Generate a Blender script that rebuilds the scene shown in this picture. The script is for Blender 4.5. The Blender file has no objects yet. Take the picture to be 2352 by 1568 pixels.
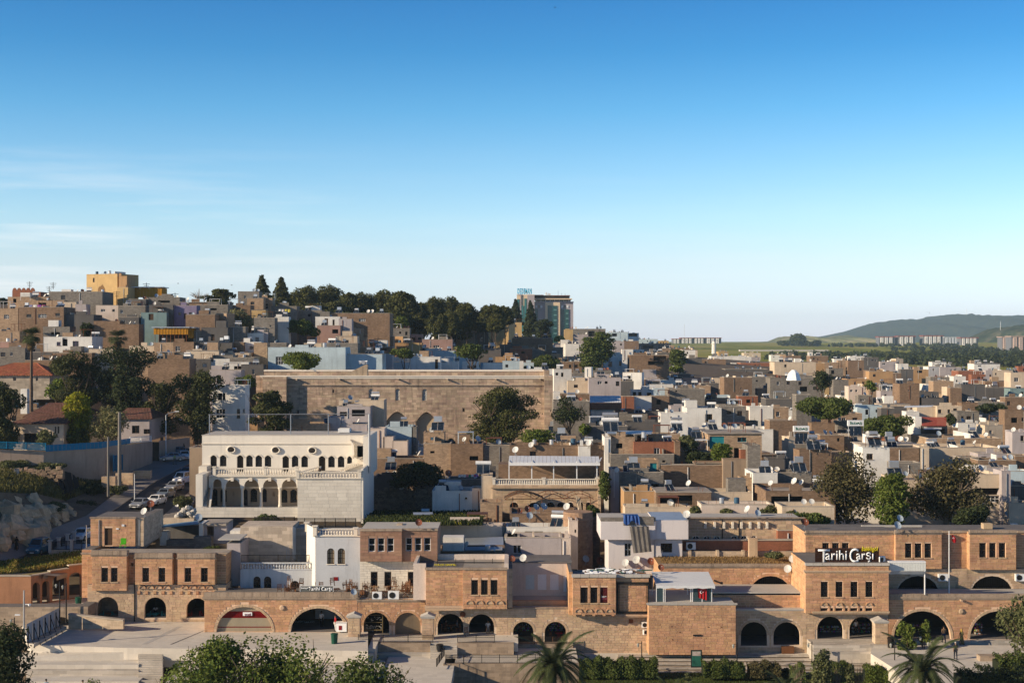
import bpy,math,random
import numpy as np
from mathutils import Vector,Matrix
random.seed(7);RNG=np.random.default_rng(7)
S=bpy.context.scene
COL=S.collection
# ---------------------------------------------------------------- camera, sky, sun, exposure
# Measures were taken from the photograph at 2352 x 1568 (a 50 mm lens, level camera on the castle hill, 30.6 m above the plaza)
F,CX,CY,H=3267.0,1176.0,784.0,30.6
cam=bpy.data.cameras.new('camera');camo=bpy.data.objects.new('camera',cam);COL.objects.link(camo)
camo.location=(0,0,H);camo.rotation_euler=(math.radians(90),0,0)
cam.lens=50;cam.sensor_width=36;cam.clip_start=1;cam.clip_end=40000
S.camera=camo
SUNDIR=Vector((1,0.40,-0.37)).normalized()
elev=math.asin(-SUNDIR.z)
sun=bpy.data.lights.new('sun','SUN');sun.energy=5.0;sun.angle=math.radians(0.55);sun.color=(1.0,0.81,0.57)
suno=bpy.data.objects.new('sun',sun);COL.objects.link(suno)
suno.rotation_euler=SUNDIR.to_track_quat('-Z','Y').to_euler()
W=bpy.data.worlds.new('World');S.world=W;W.use_nodes=True
nt=W.node_tree;nt.nodes.clear()
def N(nt,t,**k):
 n=nt.nodes.new(t)
 for a,b in k.items():setattr(n,a,b)
 return n
sky=N(nt,'ShaderNodeTexSky',sky_type='NISHITA',sun_disc=False)
sky.sun_elevation=elev
sky.sun_rotation=math.atan2(-SUNDIR.x,-SUNDIR.y)
sky.air_density=1.0;sky.dust_density=0.4;sky.ozone_density=2.0;sky.altitude=500
bg=N(nt,'ShaderNodeBackground');bg.inputs['Strength'].default_value=0.084
out=N(nt,'ShaderNodeOutputWorld')
tc=N(nt,'ShaderNodeTexCoord');sep=N(nt,'ShaderNodeSeparateXYZ')
nt.links.new(tc.outputs['Generated'],sep.inputs[0])
ramp=N(nt,'ShaderNodeValToRGB')
el=ramp.color_ramp.elements
el[0].position=0.0;el[0].color=(1.26,1.36,2.3,1)
el[1].position=0.27;el[1].color=(0.10,0.58,1.08,1)
for p,c in((0.03,(1.26,1.33,1.85)),(0.055,(1.30,1.33,1.60)),(0.085,(1.15,1.36,1.56)),(0.12,(0.84,1.22,1.48)),(0.16,(0.48,1.04,1.38)),(0.20,(0.25,0.83,1.24)),(0.42,(.08,.31,.62)),(1.0,(0.08,0.25,.46))):  # highest stops darken the sky above the view to lower ambient light
 e=el.new(p);e.color=(*c,1)
nt.links.new(sep.outputs['Z'],ramp.inputs[0])
mul=N(nt,'ShaderNodeMixRGB',blend_type='MULTIPLY');mul.inputs[0].default_value=1
nt.links.new(sky.outputs[0],mul.inputs[1]);nt.links.new(ramp.outputs[0],mul.inputs[2])
# thin streaks of cloud low in the sky
mp=N(nt,'ShaderNodeMapping');mp.inputs['Scale'].default_value=(3.0,3.0,42.0);mp.inputs['Rotation'].default_value=(0,0.03,0)
nt.links.new(tc.outputs['Generated'],mp.inputs[0])
cn=N(nt,'ShaderNodeTexNoise');cn.inputs['Scale'].default_value=2.2;cn.inputs['Detail'].default_value=7;cn.inputs['Roughness'].default_value=0.55
nt.links.new(mp.outputs[0],cn.inputs['Vector'])
cr=N(nt,'ShaderNodeValToRGB');cr.color_ramp.elements[0].position=0.47;cr.color_ramp.elements[1].position=0.72
nt.links.new(cn.outputs[0],cr.inputs[0])
zr=N(nt,'ShaderNodeValToRGB')
ze=zr.color_ramp.elements;ze[0].position=0.0;ze[0].color=(0.8,0.8,0.8,1);ze[1].position=0.14;ze[1].color=(0,0,0,1)
e=ze.new(0.07);e.color=(0.6,0.6,0.6,1)
nt.links.new(sep.outputs['Z'],zr.inputs[0])
cm=N(nt,'ShaderNodeMath',operation='MULTIPLY');nt.links.new(cr.outputs[0],cm.inputs[0]);nt.links.new(zr.outputs[0],cm.inputs[1])
xm=N(nt,'ShaderNodeMapRange');xm.inputs[1].default_value=-.33;xm.inputs[2].default_value=-.08;xm.inputs[3].default_value=1;xm.inputs[4].default_value=.12;nt.links.new(sep.outputs['X'],xm.inputs[0])
cm2=N(nt,'ShaderNodeMath',operation='MULTIPLY');nt.links.new(cm.outputs[0],cm2 .inputs[0]);nt.links.new(xm.outputs[0],cm2 .inputs[1]);cm=cm2
mix=N(nt,'ShaderNodeMixRGB');nt.links.new(cm.outputs[0],mix.inputs[0]);nt.links.new(mul.outputs[0],mix.inputs[1])
mix.inputs[2].default_value=(8.5,8.6,8.6,1)
nt.links.new(mix.outputs[0],bg.inputs[0]);nt.links.new(bg.outputs[0],out.inputs[0])
S.view_settings.view_transform='Standard';S.view_settings.look='None';S.view_settings.gamma=1.0
S.view_settings.use_curve_mapping=False;S.view_settings.exposure=0.6
S.cycles.max_bounces=5;S.cycles.diffuse_bounces=3;S.cycles.glossy_bounces=2;S.cycles.transparent_max_bounces=4
S.cycles.use_denoising=True;S.cycles.volume_bounces=1
# ---------------------------------------------------------------- measures
def WX(x,Y):return(x-CX)*Y/F
def WZ(y,Y):return H-(y-CY)*Y/F
def PT(x,y,Y):return Vector((WX(x,Y),Y,WZ(y,Y)))
def lerp(t,xs,ys):return float(np.interp(t,xs,ys))
# ground height by column of view (X / Y) and distance
GU=[WX(0,1),WX(600,1),WX(1300,1),WX(2352,1)]
GT=[([0,128,150,172,205,235,260,290,310,330,350,370,400,450,600,1000,2000,3000,9000],[-6,-5,-.5,3,5.5,9,10.5,14,18,24,29,34,41,43,38,20,20,26,26]),
([0,128,150,170,195,250,290,310,330,360,400,440,520,700,1000,2000,3000,9000],[-6,-5,-.5,1,2.5,7,10,13,17,25,30,35,38,34,24,20,26,26]),
([0,128,150,200,260,300,350,420,520,600,750,900,1200,2000,3000,9000],[-6,-5,-2.6,3,7,9,11,15,20,25,28,24,18,18,26,26]),
([0,128,150,170,198,230,270,320,430,620,900,1300,2000,3000,9000],[-6,-5,-2.6,2,4,5.5,6.5,7.5,8.5,9.5,11,13,17,28,28])]
def T(X,Y):
 return lerp(X/max(Y,1),GU,[lerp(Y,*g)for g in GT])
YC=[0,450,800,1300,1750]
YT=[([610,650,700,750,800,860,900,950,1000,1100,1250],[405,385,358,338,320,302,290,275,258,235,175]),
([610,650,700,750,800,860,900,950,1000,1100,1250],[405,385,358,338,320,302,290,275,258,235,175]),
([690,720,760,800,850,890,950,1000,1100,1250],[430,392,360,335,314,291,275,255,205,165]),
([740,770,800,850,900,950,1000,1050,1100,1200,1250],[760,640,540,425,350,300,262,230,205,175,165]),
([790,810,825,840,860,900,950,1000,1050,1100,1150,1200,1250],[1600,1300,980,790,620,432,325,272,232,207,190,175,165])]
def YD(x,y):return lerp(x,YC,[lerp(y,*t)for t in YT])
# ---------------------------------------------------------------- scene graph helpers
REG=[]
def tag(o,label=None,cat=None,group=None,kind=None):
 if label:o['label']=label
 if cat:o['category']=cat
 if group:o['group']=group
 if kind:o['kind']=kind
 if cat:REG.append(o)
 return o
def root(name,loc,rz=0,label=None,cat=None,group=None):
 o=bpy.data.objects.new(name,None);COL.objects.link(o);o.location=loc;o.rotation_euler=(0,0,rz);o.empty_display_size=.3
 return tag(o,label,cat,group)
def link(name,me,parent=None):
 o=bpy.data.objects.new(name,me);COL.objects.link(o)
 if parent is not None:o.parent=parent
 return o
class MB:
 """collects faces; build() links them as one mesh object"""
 def __init__(s,org=None):s.v=[];s.f=[];s.mi=[];s.org=Vector(org)if org is not None else None;s.m=0
 def add(s,vs,fs):
  b=len(s.v);s.v.extend(tuple(v)for v in vs);s.f.extend([tuple(b+i for i in f)for f in fs]);s.mi.extend([s.m]*len(fs));return s
 def quad(s,a,b,c,d):return s.add((a,b,c,d),((0,1,2,3),))
 def poly(s,pts):return s.add(pts,(tuple(range(len(pts))),))
 def box(s,x0,x1,y0,y1,z0,z1):
  return s.add(((x0,y0,z0),(x1,y0,z0),(x1,y1,z0),(x0,y1,z0),(x0,y0,z1),(x1,y0,z1),(x1,y1,z1),(x0,y1,z1)),
((0,3,2,1),(4,5,6,7),(0,1,5,4),(1,2,6,5),(2,3,7,6),(3,0,4,7)))
 def tube(s,a,b,r0,r1=None,n=6,cap=True):
  a,b=Vector(a),Vector(b);r1=r0 if r1 is None else r1
  d=(b-a)
  if d.length<1e-6:return s
  q=d.normalized().to_track_quat('Z','Y');vs=[]
  for k,(p,r)in enumerate(((a,r0),(b,r1))):
   for i in range(n):
    t=2*math.pi*i/n;vs.append(p+q@Vector((r*math.cos(t),r*math.sin(t),0)))
  fs=[(i,(i+1)%n,n+(i+1)%n,n+i)for i in range(n)]
  if cap:fs+=[tuple(range(n))[::-1],tuple(range(n,2*n))]
  return s.add(vs,fs)
 def path(s,pts,r,n=5):
  for a,b in zip(pts[:-1],pts[1:]):s.tube(a,b,r,n=n)
  return s
 def lathe(s,prof,c=(0,0,0),n=8):
  vs=[];c=Vector(c)
  for r,z in prof:
   for i in range(n):
    t=2*math.pi*i/n;vs.append(c+Vector((r*math.cos(t),r*math.sin(t),z)))
  fs=[]
  for k in range(len(prof)-1):
   for i in range(n):fs.append((k*n+i,k*n+(i+1)%n,(k+1)*n+(i+1)%n,(k+1)*n+i))
  fs+=[tuple(range(n))[::-1],tuple(range((len(prof)-1)*n,len(prof)*n))]
  return s.add(vs,fs)
 def prism(s,pts,y0,y1):
  n=len(pts)
  vs=[(x,y0,z)for x,z in pts]+[(x,y1,z)for x,z in pts]
  return s.add(vs,[tuple(range(n)),tuple(range(n,2*n))[::-1]]+[(i,n+i,n+(i+1)%n,(i+1)%n)for i in range(n)])
 def mesh(s,name,mats,smooth=False):
  me=bpy.data.meshes.new(name)
  vs=s.v if s.org is None else[(x-s.org.x,y-s.org.y,z-s.org.z)for x,y,z in s.v]
  me.from_pydata(vs,[],s.f)
  for m in(mats if isinstance(mats,(list,tuple))else(mats,)):me.materials.append(m)
  if any(s.mi):me.polygons.foreach_set('material_index',s.mi)
  if smooth:me.polygons.foreach_set('use_smooth',[True]*len(me.polygons))
  me.update();return me
 def build(s,name,mats,parent=None,smooth=False):return link(name,s.mesh(name,mats,smooth),parent)
def np_mesh(name,V,Q,mat,smooth=False):
 """V (n,3), Q (m,4) -> mesh, fast"""
 me=bpy.data.meshes.new(name)
 me.vertices.add(len(V));me.vertices.foreach_set('co',np.asarray(V,'f').ravel())
 me.loops.add(Q.size);me.loops.foreach_set('vertex_index',np.asarray(Q,'i').ravel())
 me.polygons.add(len(Q));me.polygons.foreach_set('loop_start',np.arange(0,Q.size,Q.shape[1],dtype='i'))
 me.polygons.foreach_set('loop_total',np.full(len(Q),Q.shape[1],dtype='i'))
 if smooth:me.polygons.foreach_set('use_smooth',np.ones(len(Q),dtype=bool))
 me.materials.append(mat);me.update(calc_edges=True);return me
KIDS={}
def kids(o):
 if o.name not in KIDS:KIDS[o.name]=list(o.children)
 return KIDS[o.name]
def copy_tree(o,parent=None):
 c=o.copy();COL.objects.link(c);c.parent=parent
 for ch in kids(o):copy_tree(ch,c)
 return c
def merge_stuff(roots,name,label,cat):
 """joins far or tiny things past the countable limit into one object"""
 par={}
 for o in S.objects:
  if o.parent is not None:par.setdefault(o.parent.name,[]).append(o)
 V=[];Fc=[];MI=[];mats=[];dead=[]
 def rec(o,M):
  M=M@Matrix.LocRotScale(o.location,o.rotation_euler,o.scale)
  if o.type=='MESH':
   b=len(V);V.extend(M@v.co for v in o.data.vertices);ms=[]
   for m in o.data.materials:
    if m not in mats:mats.append(m)
    ms.append(mats.index(m))
   for p in o.data.polygons:Fc.append(tuple(b+i for i in p.vertices));MI.append(ms[p.material_index])
  for c in par.get(o.name,[]):rec(c,M)
  dead.append(o)
 for r in roots:rec(r,Matrix())
 me=bpy.data.meshes.new(name);me.from_pydata(V,[],Fc)
 for m in mats:me.materials.append(m)
 me.polygons.foreach_set('material_index',MI);me.update()
 gone={r.name for r in roots};REG[:]=[r for r in REG if r.name not in gone]
 bpy.data.batch_remove(dead);o=link(name,me);tag(o,label,kind='stuff');o['category']=cat;return o
# ---------------------------------------------------------------- materials
MC={}
def mat(name,rgb,rough=.9,var=.16,scale=.9,stain=.35,bump=.25,bscale=14.,brick=None,island=0.,metal=0.,spec=.2,trans=0.,hue=0.,bmix=.8):
 """weathered surface: base colour, blotches, rain streaks, fine grain; brick = (length, height, mortar, joint tint); island = colour spread piece by piece"""
 if name in MC:return MC[name]
 kl=min(1,.62+.56*(.3*rgb[0]+.6*rgb[1]+.1*rgb[2]));rgb=tuple(c*kl for c in rgb)
 m=bpy.data.materials.new(name);m.use_nodes=True;t=m.node_tree;t.nodes.clear();L=t.links.new
 o=N(t,'ShaderNodeOutputMaterial');p=N(t,'ShaderNodeBsdfPrincipled')
 p.inputs['Roughness'].default_value=rough;p.inputs['Metallic'].default_value=metal
 p.inputs['Specular IOR Level'].default_value=spec
 g=N(t,'ShaderNodeNewGeometry')
 col=N(t,'ShaderNodeRGB');col.outputs[0].default_value=(*rgb,1);cur=col.outputs[0]
 def mulby(cur,fac_out,lo,hi):
  mr=N(t,'ShaderNodeMapRange');mr.inputs['To Min'].default_value=lo;mr.inputs['To Max'].default_value=hi
  L(fac_out,mr.inputs['Value'])
  mm=N(t,'ShaderNodeMixRGB',blend_type='MULTIPLY');mm.inputs[0].default_value=1;L(cur,mm.inputs[1]);L(mr.outputs[0],mm.inputs[2]);return mm.outputs[0]
 if brick:
  sx=N(t,'ShaderNodeSeparateXYZ');L(g.outputs['Position'],sx.inputs[0])
  sn=N(t,'ShaderNodeSeparateXYZ');L(g.outputs['True Normal'],sn.inputs[0]);up=N(t,'ShaderNodeMath',operation='GREATER_THAN');up.inputs[1].default_value=.7;L(sn.outputs[2],up.inputs[0])
  ad=N(t,'ShaderNodeMath',operation='ADD');L(sx.outputs[0],ad.inputs[0]);L(sx.outputs[1],ad.inputs[1])
  c0=N(t,'ShaderNodeCombineXYZ');L(ad.outputs[0],c0 .inputs[0]);L(sx.outputs[2],c0 .inputs[1])
  c1=N(t,'ShaderNodeCombineXYZ');L(sx.outputs[0],c1 .inputs[0]);L(sx.outputs[1],c1 .inputs[1])
  cb=N(t,'ShaderNodeMixRGB');L(up.outputs[0],cb.inputs[0]);L(c0 .outputs[0],cb.inputs[1]);L(c1 .outputs[0],cb.inputs[2])
  bt=N(t,'ShaderNodeTexBrick');L(cb.outputs[0],bt.inputs['Vector'])
  bt.inputs['Scale'].default_value=1;bt.inputs['Brick Width'].default_value=brick[0];bt.inputs['Row Height'].default_value=brick[1]
  bt.inputs['Mortar Size'].default_value=brick[2];bt.inputs['Color1'].default_value=(.72,.72,.72,1);bt.inputs['Color2'].default_value=(1.2,1.2,1.2,1)
  bt.inputs['Mortar'].default_value=(*brick[3],1);bt.inputs['Bias'].default_value=0
  mm=N(t,'ShaderNodeMixRGB',blend_type='MULTIPLY');mm.inputs[0].default_value=bmix;L(cur,mm.inputs[1]);L(bt.outputs[0],mm.inputs[2]);cur=mm.outputs[0]
 if var:
  n1=N(t,'ShaderNodeTexNoise');n1 .inputs['Scale'].default_value=scale*.35;n1 .inputs['Detail'].default_value=5;n1 .inputs['Roughness'].default_value=.65
  L(g.outputs['Position'],n1 .inputs['Vector']);cur=mulby(cur,n1 .outputs[0],1-var*1.9,1+var*1.6)
  n2=N(t,'ShaderNodeTexNoise');n2 .inputs['Scale'].default_value=bscale*.5;n2 .inputs['Detail'].default_value=3
  L(g.outputs['Position'],n2 .inputs['Vector']);cur=mulby(cur,n2 .outputs[0],1-var*.8,1+var*.7)
 if stain:
  mpn=N(t,'ShaderNodeMapping');mpn.inputs['Scale'].default_value=(1.3,1.3,.16);L(g.outputs['Position'],mpn.inputs[0])
  n3=N(t,'ShaderNodeTexNoise');n3 .inputs['Scale'].default_value=1.0;n3 .inputs['Detail'].default_value=6;n3 .inputs['Roughness'].default_value=.7
  L(mpn.outputs[0],n3 .inputs['Vector'])
  r=N(t,'ShaderNodeValToRGB');r.color_ramp.elements[0].position=.52;r.color_ramp.elements[1].position=.74;L(n3 .outputs[0],r.inputs[0])
  mm=N(t,'ShaderNodeMixRGB');ms=N(t,'ShaderNodeMath',operation='MULTIPLY');ms.inputs[1].default_value=stain;L(r.outputs[0],ms.inputs[0])
  L(ms.outputs[0],mm.inputs[0]);L(cur,mm.inputs[1]);mm.inputs[2].default_value=(rgb[0]*.32+.01,rgb[1]*.31+.01,rgb[2]*.33+.01,1);cur=mm.outputs[0]
 if island:
  oi=N(t,'ShaderNodeObjectInfo');a=N(t,'ShaderNodeMath',operation='ADD');L(oi.outputs['Random'],a.inputs[0]);L(g.outputs['Random Per Island'],a.inputs[1])
  fr=N(t,'ShaderNodeMath',operation='FRACT');L(a.outputs[0],fr.inputs[0]);cur=mulby(cur,fr.outputs[0],1-island,1+island*.8)
  if hue:
   hs=N(t,'ShaderNodeHueSaturation');mr=N(t,'ShaderNodeMapRange');mr.inputs['To Min'].default_value=.5-hue;mr.inputs['To Max'].default_value=.5+hue
   f2=N(t,'ShaderNodeMath',operation='MULTIPLY');f2 .inputs[1].default_value=7.3;L(fr.outputs[0],f2 .inputs[0]);f3=N(t,'ShaderNodeMath',operation='FRACT');L(f2 .outputs[0],f3 .inputs[0])
   L(f3 .outputs[0],mr.inputs[0]);L(mr.outputs[0],hs.inputs['Hue']);L(cur,hs.inputs['Color']);cur=hs.outputs[0]
 L(cur,p.inputs['Base Color'])
 if bump:
  n4=N(t,'ShaderNodeTexNoise');n4 .inputs['Scale'].default_value=bscale;n4 .inputs['Detail'].default_value=4;L(g.outputs['Position'],n4 .inputs['Vector'])
  b=N(t,'ShaderNodeBump');b.inputs['Strength'].default_value=bump;b.inputs['Distance'].default_value=.05;L(n4 .outputs[0],b.inputs['Height']);L(b.outputs[0],p.inputs['Normal'])
 if trans:
  tr=N(t,'ShaderNodeBsdfTranslucent');L(cur,tr.inputs['Color']);mx=N(t,'ShaderNodeMixShader');mx.inputs[0].default_value=trans
  L(p.outputs[0],mx.inputs[1]);L(tr.outputs[0],mx.inputs[2]);L(mx.outputs[0],o.inputs[0])
 else:L(p.outputs[0],o.inputs[0])
 MC[name]=m;return m
BLK=(.42,.21,.018,(.75,.72,.7))
WALL={
't':('tan_block',(.45,.32,.215),BLK),'b':('brown_block',(.305,.205,.137),BLK),'g':('grey_block',(.27,.245,.215),BLK),
'd':('dark_concrete',(.16,.15,.145),None),'w':('white_plaster',(.68,.66,.62),None),'c':('cream_plaster',(.60,.49,.37),None),
'bl':('pale_blue_plaster',(.47,.57,.62),None),'o':('orange_plaster',(.50,.31,.16),None),'y':('ochre_plaster',(.55,.38,.18),None),
'r':('red_brick',(.33,.13,.075),(.22,.08,.012,(1.3,1.4,1.5))),'p':('purple_plaster',(.26,.22,.34),None),'m':('mauve_plaster',(.46,.41,.41),None),
'pk':('pink_plaster',(.42,.27,.23),None),'tq':('turquoise_plaster',(.22,.32,.33),None),'gn':('green_plaster',(.36,.48,.20),None),
'st':('old_stone',(.38,.285,.205),None),'pw':('pinkish_white_plaster',(.64,.54,.47),None)}
def wallm(k):
 n,c,b=WALL[k];return mat(n,c,brick=b,stain=.45 if k not in 'wbl' else.3,var=.2)
M_ROOF=mat('roof_screed',(.40,.35,.30),var=.3,scale=1.4,stain=0,bump=.5)
M_ROOF2=mat('roof_grey_felt',(.22,.20,.19),var=.3,scale=1.4,stain=0,bump=.5)
M_CAP=mat('parapet_cap',(.50,.43,.35),var=.25,stain=.3)
M_GLASS=mat('window_glass',(.018,.02,.024),rough=.12,var=0,stain=0,bump=0,spec=.5)
M_DARK=mat('shade_dark_interior',(.045,.036,.03),var=.2,stain=0,bump=0)  # near-black brown carries the shade of rooms and openings in its colour
M_WFRAME=mat('white_window_frame',(.66,.66,.66),rough=.5,var=.05,stain=.1,bump=0)
M_BFRAME=mat('brown_window_frame',(.10,.055,.03),rough=.6,var=.1,stain=0,bump=0)
M_IRON=mat('black_iron',(.025,.024,.025),rough=.5,var=.1,stain=0,bump=0)
M_STEEL=mat('galvanised_steel',(.46,.48,.50),rough=.35,var=.15,stain=.2,bump=0,metal=.75)
M_ALU=mat('painted_steel_white',(.70,.71,.72),rough=.45,var=.1,stain=.2,bump=0)
M_WOOD=mat('brown_wood',(.20,.085,.035),rough=.6,var=.25,stain=.1,bump=.1,island=.3)
M_RUST=mat('rusted_metal',(.24,.085,.04),rough=.8,var=.3,stain=.4)
M_DISH=mat('dish_white',(.60,.60,.58),rough=.5,var=.2,stain=.6,bump=0)
M_DISHB=mat('dish_grey_blue',(.38,.46,.54),rough=.4,var=.12,stain=.35,bump=0)
M_PANEL=mat('solar_panel_glass',(.02,.035,.06),rough=.15,var=.1,stain=0,bump=0,spec=.6)
M_TANK=mat('tank_metal',(.55,.57,.60),rough=.33,var=.12,stain=.2,bump=0,metal=.6)
M_TANKB=mat('tank_blue_plastic',(.05,.13,.22),rough=.5,var=.1,stain=.2,bump=0)
M_PVC=mat('blue_tarp',(.02,.10,.38),rough=.6,var=.2,stain=.2)
M_SHEET=mat('corrugated_sheet',(.50,.54,.58),rough=.4,var=.15,stain=.4,bump=0,metal=.5)
M_POLE=mat('pole_concrete',(.24,.22,.20),var=.2,stain=.3)
M_CONC=mat('pale_concrete',(.50,.47,.43),var=.14,stain=.25)
# ---------------------------------------------------------------- openings, masonry
# an opening is (x0, x1, z0, z1, rise, shape) in the wall's own x and z
def op_curve(o,n=10,grow=0.0):
 x0,x1,z0,z1,rise,sh=o;cx=(x0+x1)/2;hw=(x1-x0)/2+grow;zs=z1-rise;r=rise+grow;pts=[]
 for i in range(n+1):
  if sh=='point':u=-1+2*i/n;pts.append((cx+hw*math.copysign(abs(u),u),zs+r*(1-abs(u)**1.7)))
  else:a=math.pi*i/n;pts.append((cx-hw*math.cos(a),zs+r*math.sin(a)))
 return pts
def op_half(o,z,grow=0.0):
 """half width of an opening at height z, or 0 above it"""
 x0,x1,z0,z1,rise,sh=o;hw=(x1-x0)/2+grow
 if z<z0-grow*.3 or z>z1+grow:return 0.0
 zs=z1-rise
 if z<=zs or rise<=0:return hw
 k=min(1,(z-zs)/(rise+grow))
 return hw*((1-k)**(1/1.7)if sh=='point' else math.sqrt(max(0,1-k*k)))
def wall_face(mb,x0,x1,z0,z1,y,ops,t=.3,reveal=True):
 """front face at depth y (facing -y) with holes, their reveals going back by t"""
 ops=[o for o in ops if o[0]<x1 and o[1]>x0]
 xs=sorted({x0,x1,*[v for o in ops for v in o[:2]if x0<v<x1]});zs=sorted({z0,z1,*[v for o in ops for v in o[2:4]if z0<v<z1]})
 for a,b in zip(xs[:-1],xs[1:]):
  for c,d in zip(zs[:-1],zs[1:]):
   mx,mz=(a+b)/2,(c+d)/2
   if not any(o[0]<mx<o[1]and o[2]<mz<o[3]for o in ops):mb.quad((a,y,c),(b,y,c),(b,y,d),(a,y,d))
 for o in ops:
  a,b,c,d,rise,sh=o
  sp=d-rise
  if rise>0:
   cv=op_curve(o)
   for p,q in zip(cv[:-1],cv[1:]):
    mb.quad((p[0],y,p[1]),(q[0],y,q[1]),(q[0],y,d),(p[0],y,d))
    if reveal:mb.quad((p[0],y,p[1]),(p[0],y+t,p[1]),(q[0],y+t,q[1]),(q[0],y,q[1]))
  elif reveal:mb.quad((a,y,d),(a,y+t,d),(b,y+t,d),(b,y,d))
  if reveal:
   mb.quad((a,y,c),(a,y+t,c),(a,y+t,sp),(a,y,sp));mb.quad((b,y,c),(b,y,sp),(b,y+t,sp),(b,y+t,c))
   mb.quad((a,y,c),(b,y,c),(b,y+t,c),(a,y+t,c))
UNIT={}
def unit_box(m):
 if m.name not in UNIT:UNIT[m.name]=MB().box(-.5,.5,-.5,.5,-.5,.5).mesh('stone_block',m)
 return UNIT[m.name]
def masonry(parent,x0,x1,z0,z1,y,ops,m,h=.27,l=.62,proud=.035,margin=0.0,limit=300,org=(0,0,0),name='stone_block',jt=.036,keep=1.0,used=None):
 """stone courses as separate blocks proud of a mortar wall; the 300 largest are parts, the rest one stuff part"""
 n=max(1,round((z1-z0)/h));hh=(z1-z0)/n;bl=[]
 rn=random.Random(int(abs(x0*37+z0*91))+len(ops))
 for i in range(n):
  za,zb=z0+i*hh,z0+(i+1)*hh;free=[(x0,x1)]
  for o in ops:
   w=max(op_half(o,za+.02,margin),op_half(o,zb-.02,margin),op_half(o,(za+zb)/2,margin))
   if w>0:
    c=(o[0]+o[1])/2;nf=[]
    for a,b in free:
     if b<=c-w or a>=c+w:nf.append((a,b));continue
     if a<c-w:nf.append((a,c-w))
     if b>c+w:nf.append((c+w,b))
    free=nf
  for a,b in free:
   if b-a<.06:continue
   k=max(1,round((b-a)/(l*rn.uniform(.85,1.2))));cut=[a+(b-a)*j/k+(rn.uniform(-.22,.22)*l if 0<j<k else 0)+(l*.25*(1 if i%2 else-1)if 0<j<k else 0)for j in range(k+1)]
   cut=[a]+sorted(min(b-.05,max(a+.05,c_))for c_ in cut[1:-1])+[b]
   for p,q in zip(cut[:-1],cut[1:]):
    if q-p>.08 and(keep>=1 or rn.random()<keep):bl.append(((p+q)/2,(za+zb)/2,q-p-jt,hh-jt,proud*rn.uniform(.7,1.15)))
 used=used if used is not None else[0]
 room=max(0,limit-used[0])
 order=sorted(range(len(bl)),key=lambda i:-bl[i][2]*bl[i][3]);top=set(order[:room]);used[0]+=min(room,len(bl))
 me=unit_box(m);rest=MB()
 for i,(cx,cz,w,hh_,pr)in enumerate(bl):
  if i in top:
   o=link(name,me,parent);o.location=(cx-org[0],y-pr/2+.01-org[1],cz-org[2]);o.scale=(w,pr+.02,hh_)
  else:rest.box(cx-w/2-org[0],cx+w/2-org[0],y-pr-org[1],y+.02-org[1],cz-hh_/2-org[2],cz+hh_/2-org[2])
 if rest.v:tag(rest.build('stone_courses',m,parent),kind='stuff')
def voussoirs(parent,o,y,w,m,org,n=17,proud=.05):
 cv=op_curve(o,n);cw=op_curve(o,n,w)
 for i in range(n):
  a,b,c,d=cv[i],cv[i+1],cw[i+1],cw[i];cx=(a[0]+c[0])/2;cz=(a[1]+c[1])/2
  q=[((p[0]-cx)*.94+cx,(p[1]-cz)*.94+cz)for p in(a,b,c,d)]
  MB(org).prism(q,y-proud,y+.02).build('voussoir',m,parent)
def window(parent,x0,x1,z0,z1,y,fm,org=(0,0,0),rise=0,bars=1,cross=0,rec=.16,name='window',glass=None,sill=None,grille=False,shape='round'):
 """frame, mullions and pane set back in an opening"""
 w=x1-x0;t=min(.07,w*.09);mb=MB(org);yy=y+rec
 mb.box(x0,x0+t,yy,yy+.05,z0,z1-rise);mb.box(x1-t,x1,yy,yy+.05,z0,z1-rise);mb.box(x0+t,x1-t,yy,yy+.05,z0,z0+t)
 if rise:
  cv=op_curve((x0,x1,z0,z1,rise,shape));ci=[((p[0]-(x0+x1)/2)*(1-2*t/w)+(x0+x1)/2,(p[1]-z1+rise)*(1-t/rise)+z1-rise)for p in cv]
  for i in range(len(cv)-1):mb.prism([cv[i],ci[i],ci[i+1],cv[i+1]][::-1],yy,yy+.05)
 else:mb.box(x0+t,x1-t,yy,yy+.05,z1-t,z1)
 for k in range(bars):c=x0+w*(k+1)/(bars+1);mb.box(c-t/2,c+t/2,yy+.005,yy+.045,z0+t,z1-(0 if rise else t)-rise*.05)
 for k in range(cross):c=z0+(z1-z0)*(k+1)/(cross+1);mb.box(x0+t,x1-t,yy+.008,yy+.042,c-t/2,c+t/2)
 fr=mb.build(name,fm,parent)
 gp=MB(org);g=yy+.03
 if rise:gp.poly([(x0,g,z0),(x1,g,z0)]+[(p[0],g,p[1])for p in op_curve((x0,x1,z0,z1,rise,shape))[::-1]])
 else:gp.quad((x0,g,z0),(x1,g,z0),(x1,g,z1),(x0,g,z1))
 gp.build('pane',glass or M_GLASS,fr)
 if grille:
  gb=MB(org)
  for k in range(1,5):c=x0+w*k/5;gb.box(c-.012,c+.012,yy-.08,yy-.056,z0,z1-rise*.4)
  for k in range(1,7):c=z0+(z1-z0)*k/7;gb.box(x0,x1,yy-.055,yy-.04,c-.012,c+.012)
  gb.build('grille',M_IRON,fr)
 if sill:MB(org).box(x0-.08,x1+.08,y-.1,y+rec,z0-.1,z0).build('sill',sill,parent)
 return fr
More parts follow.
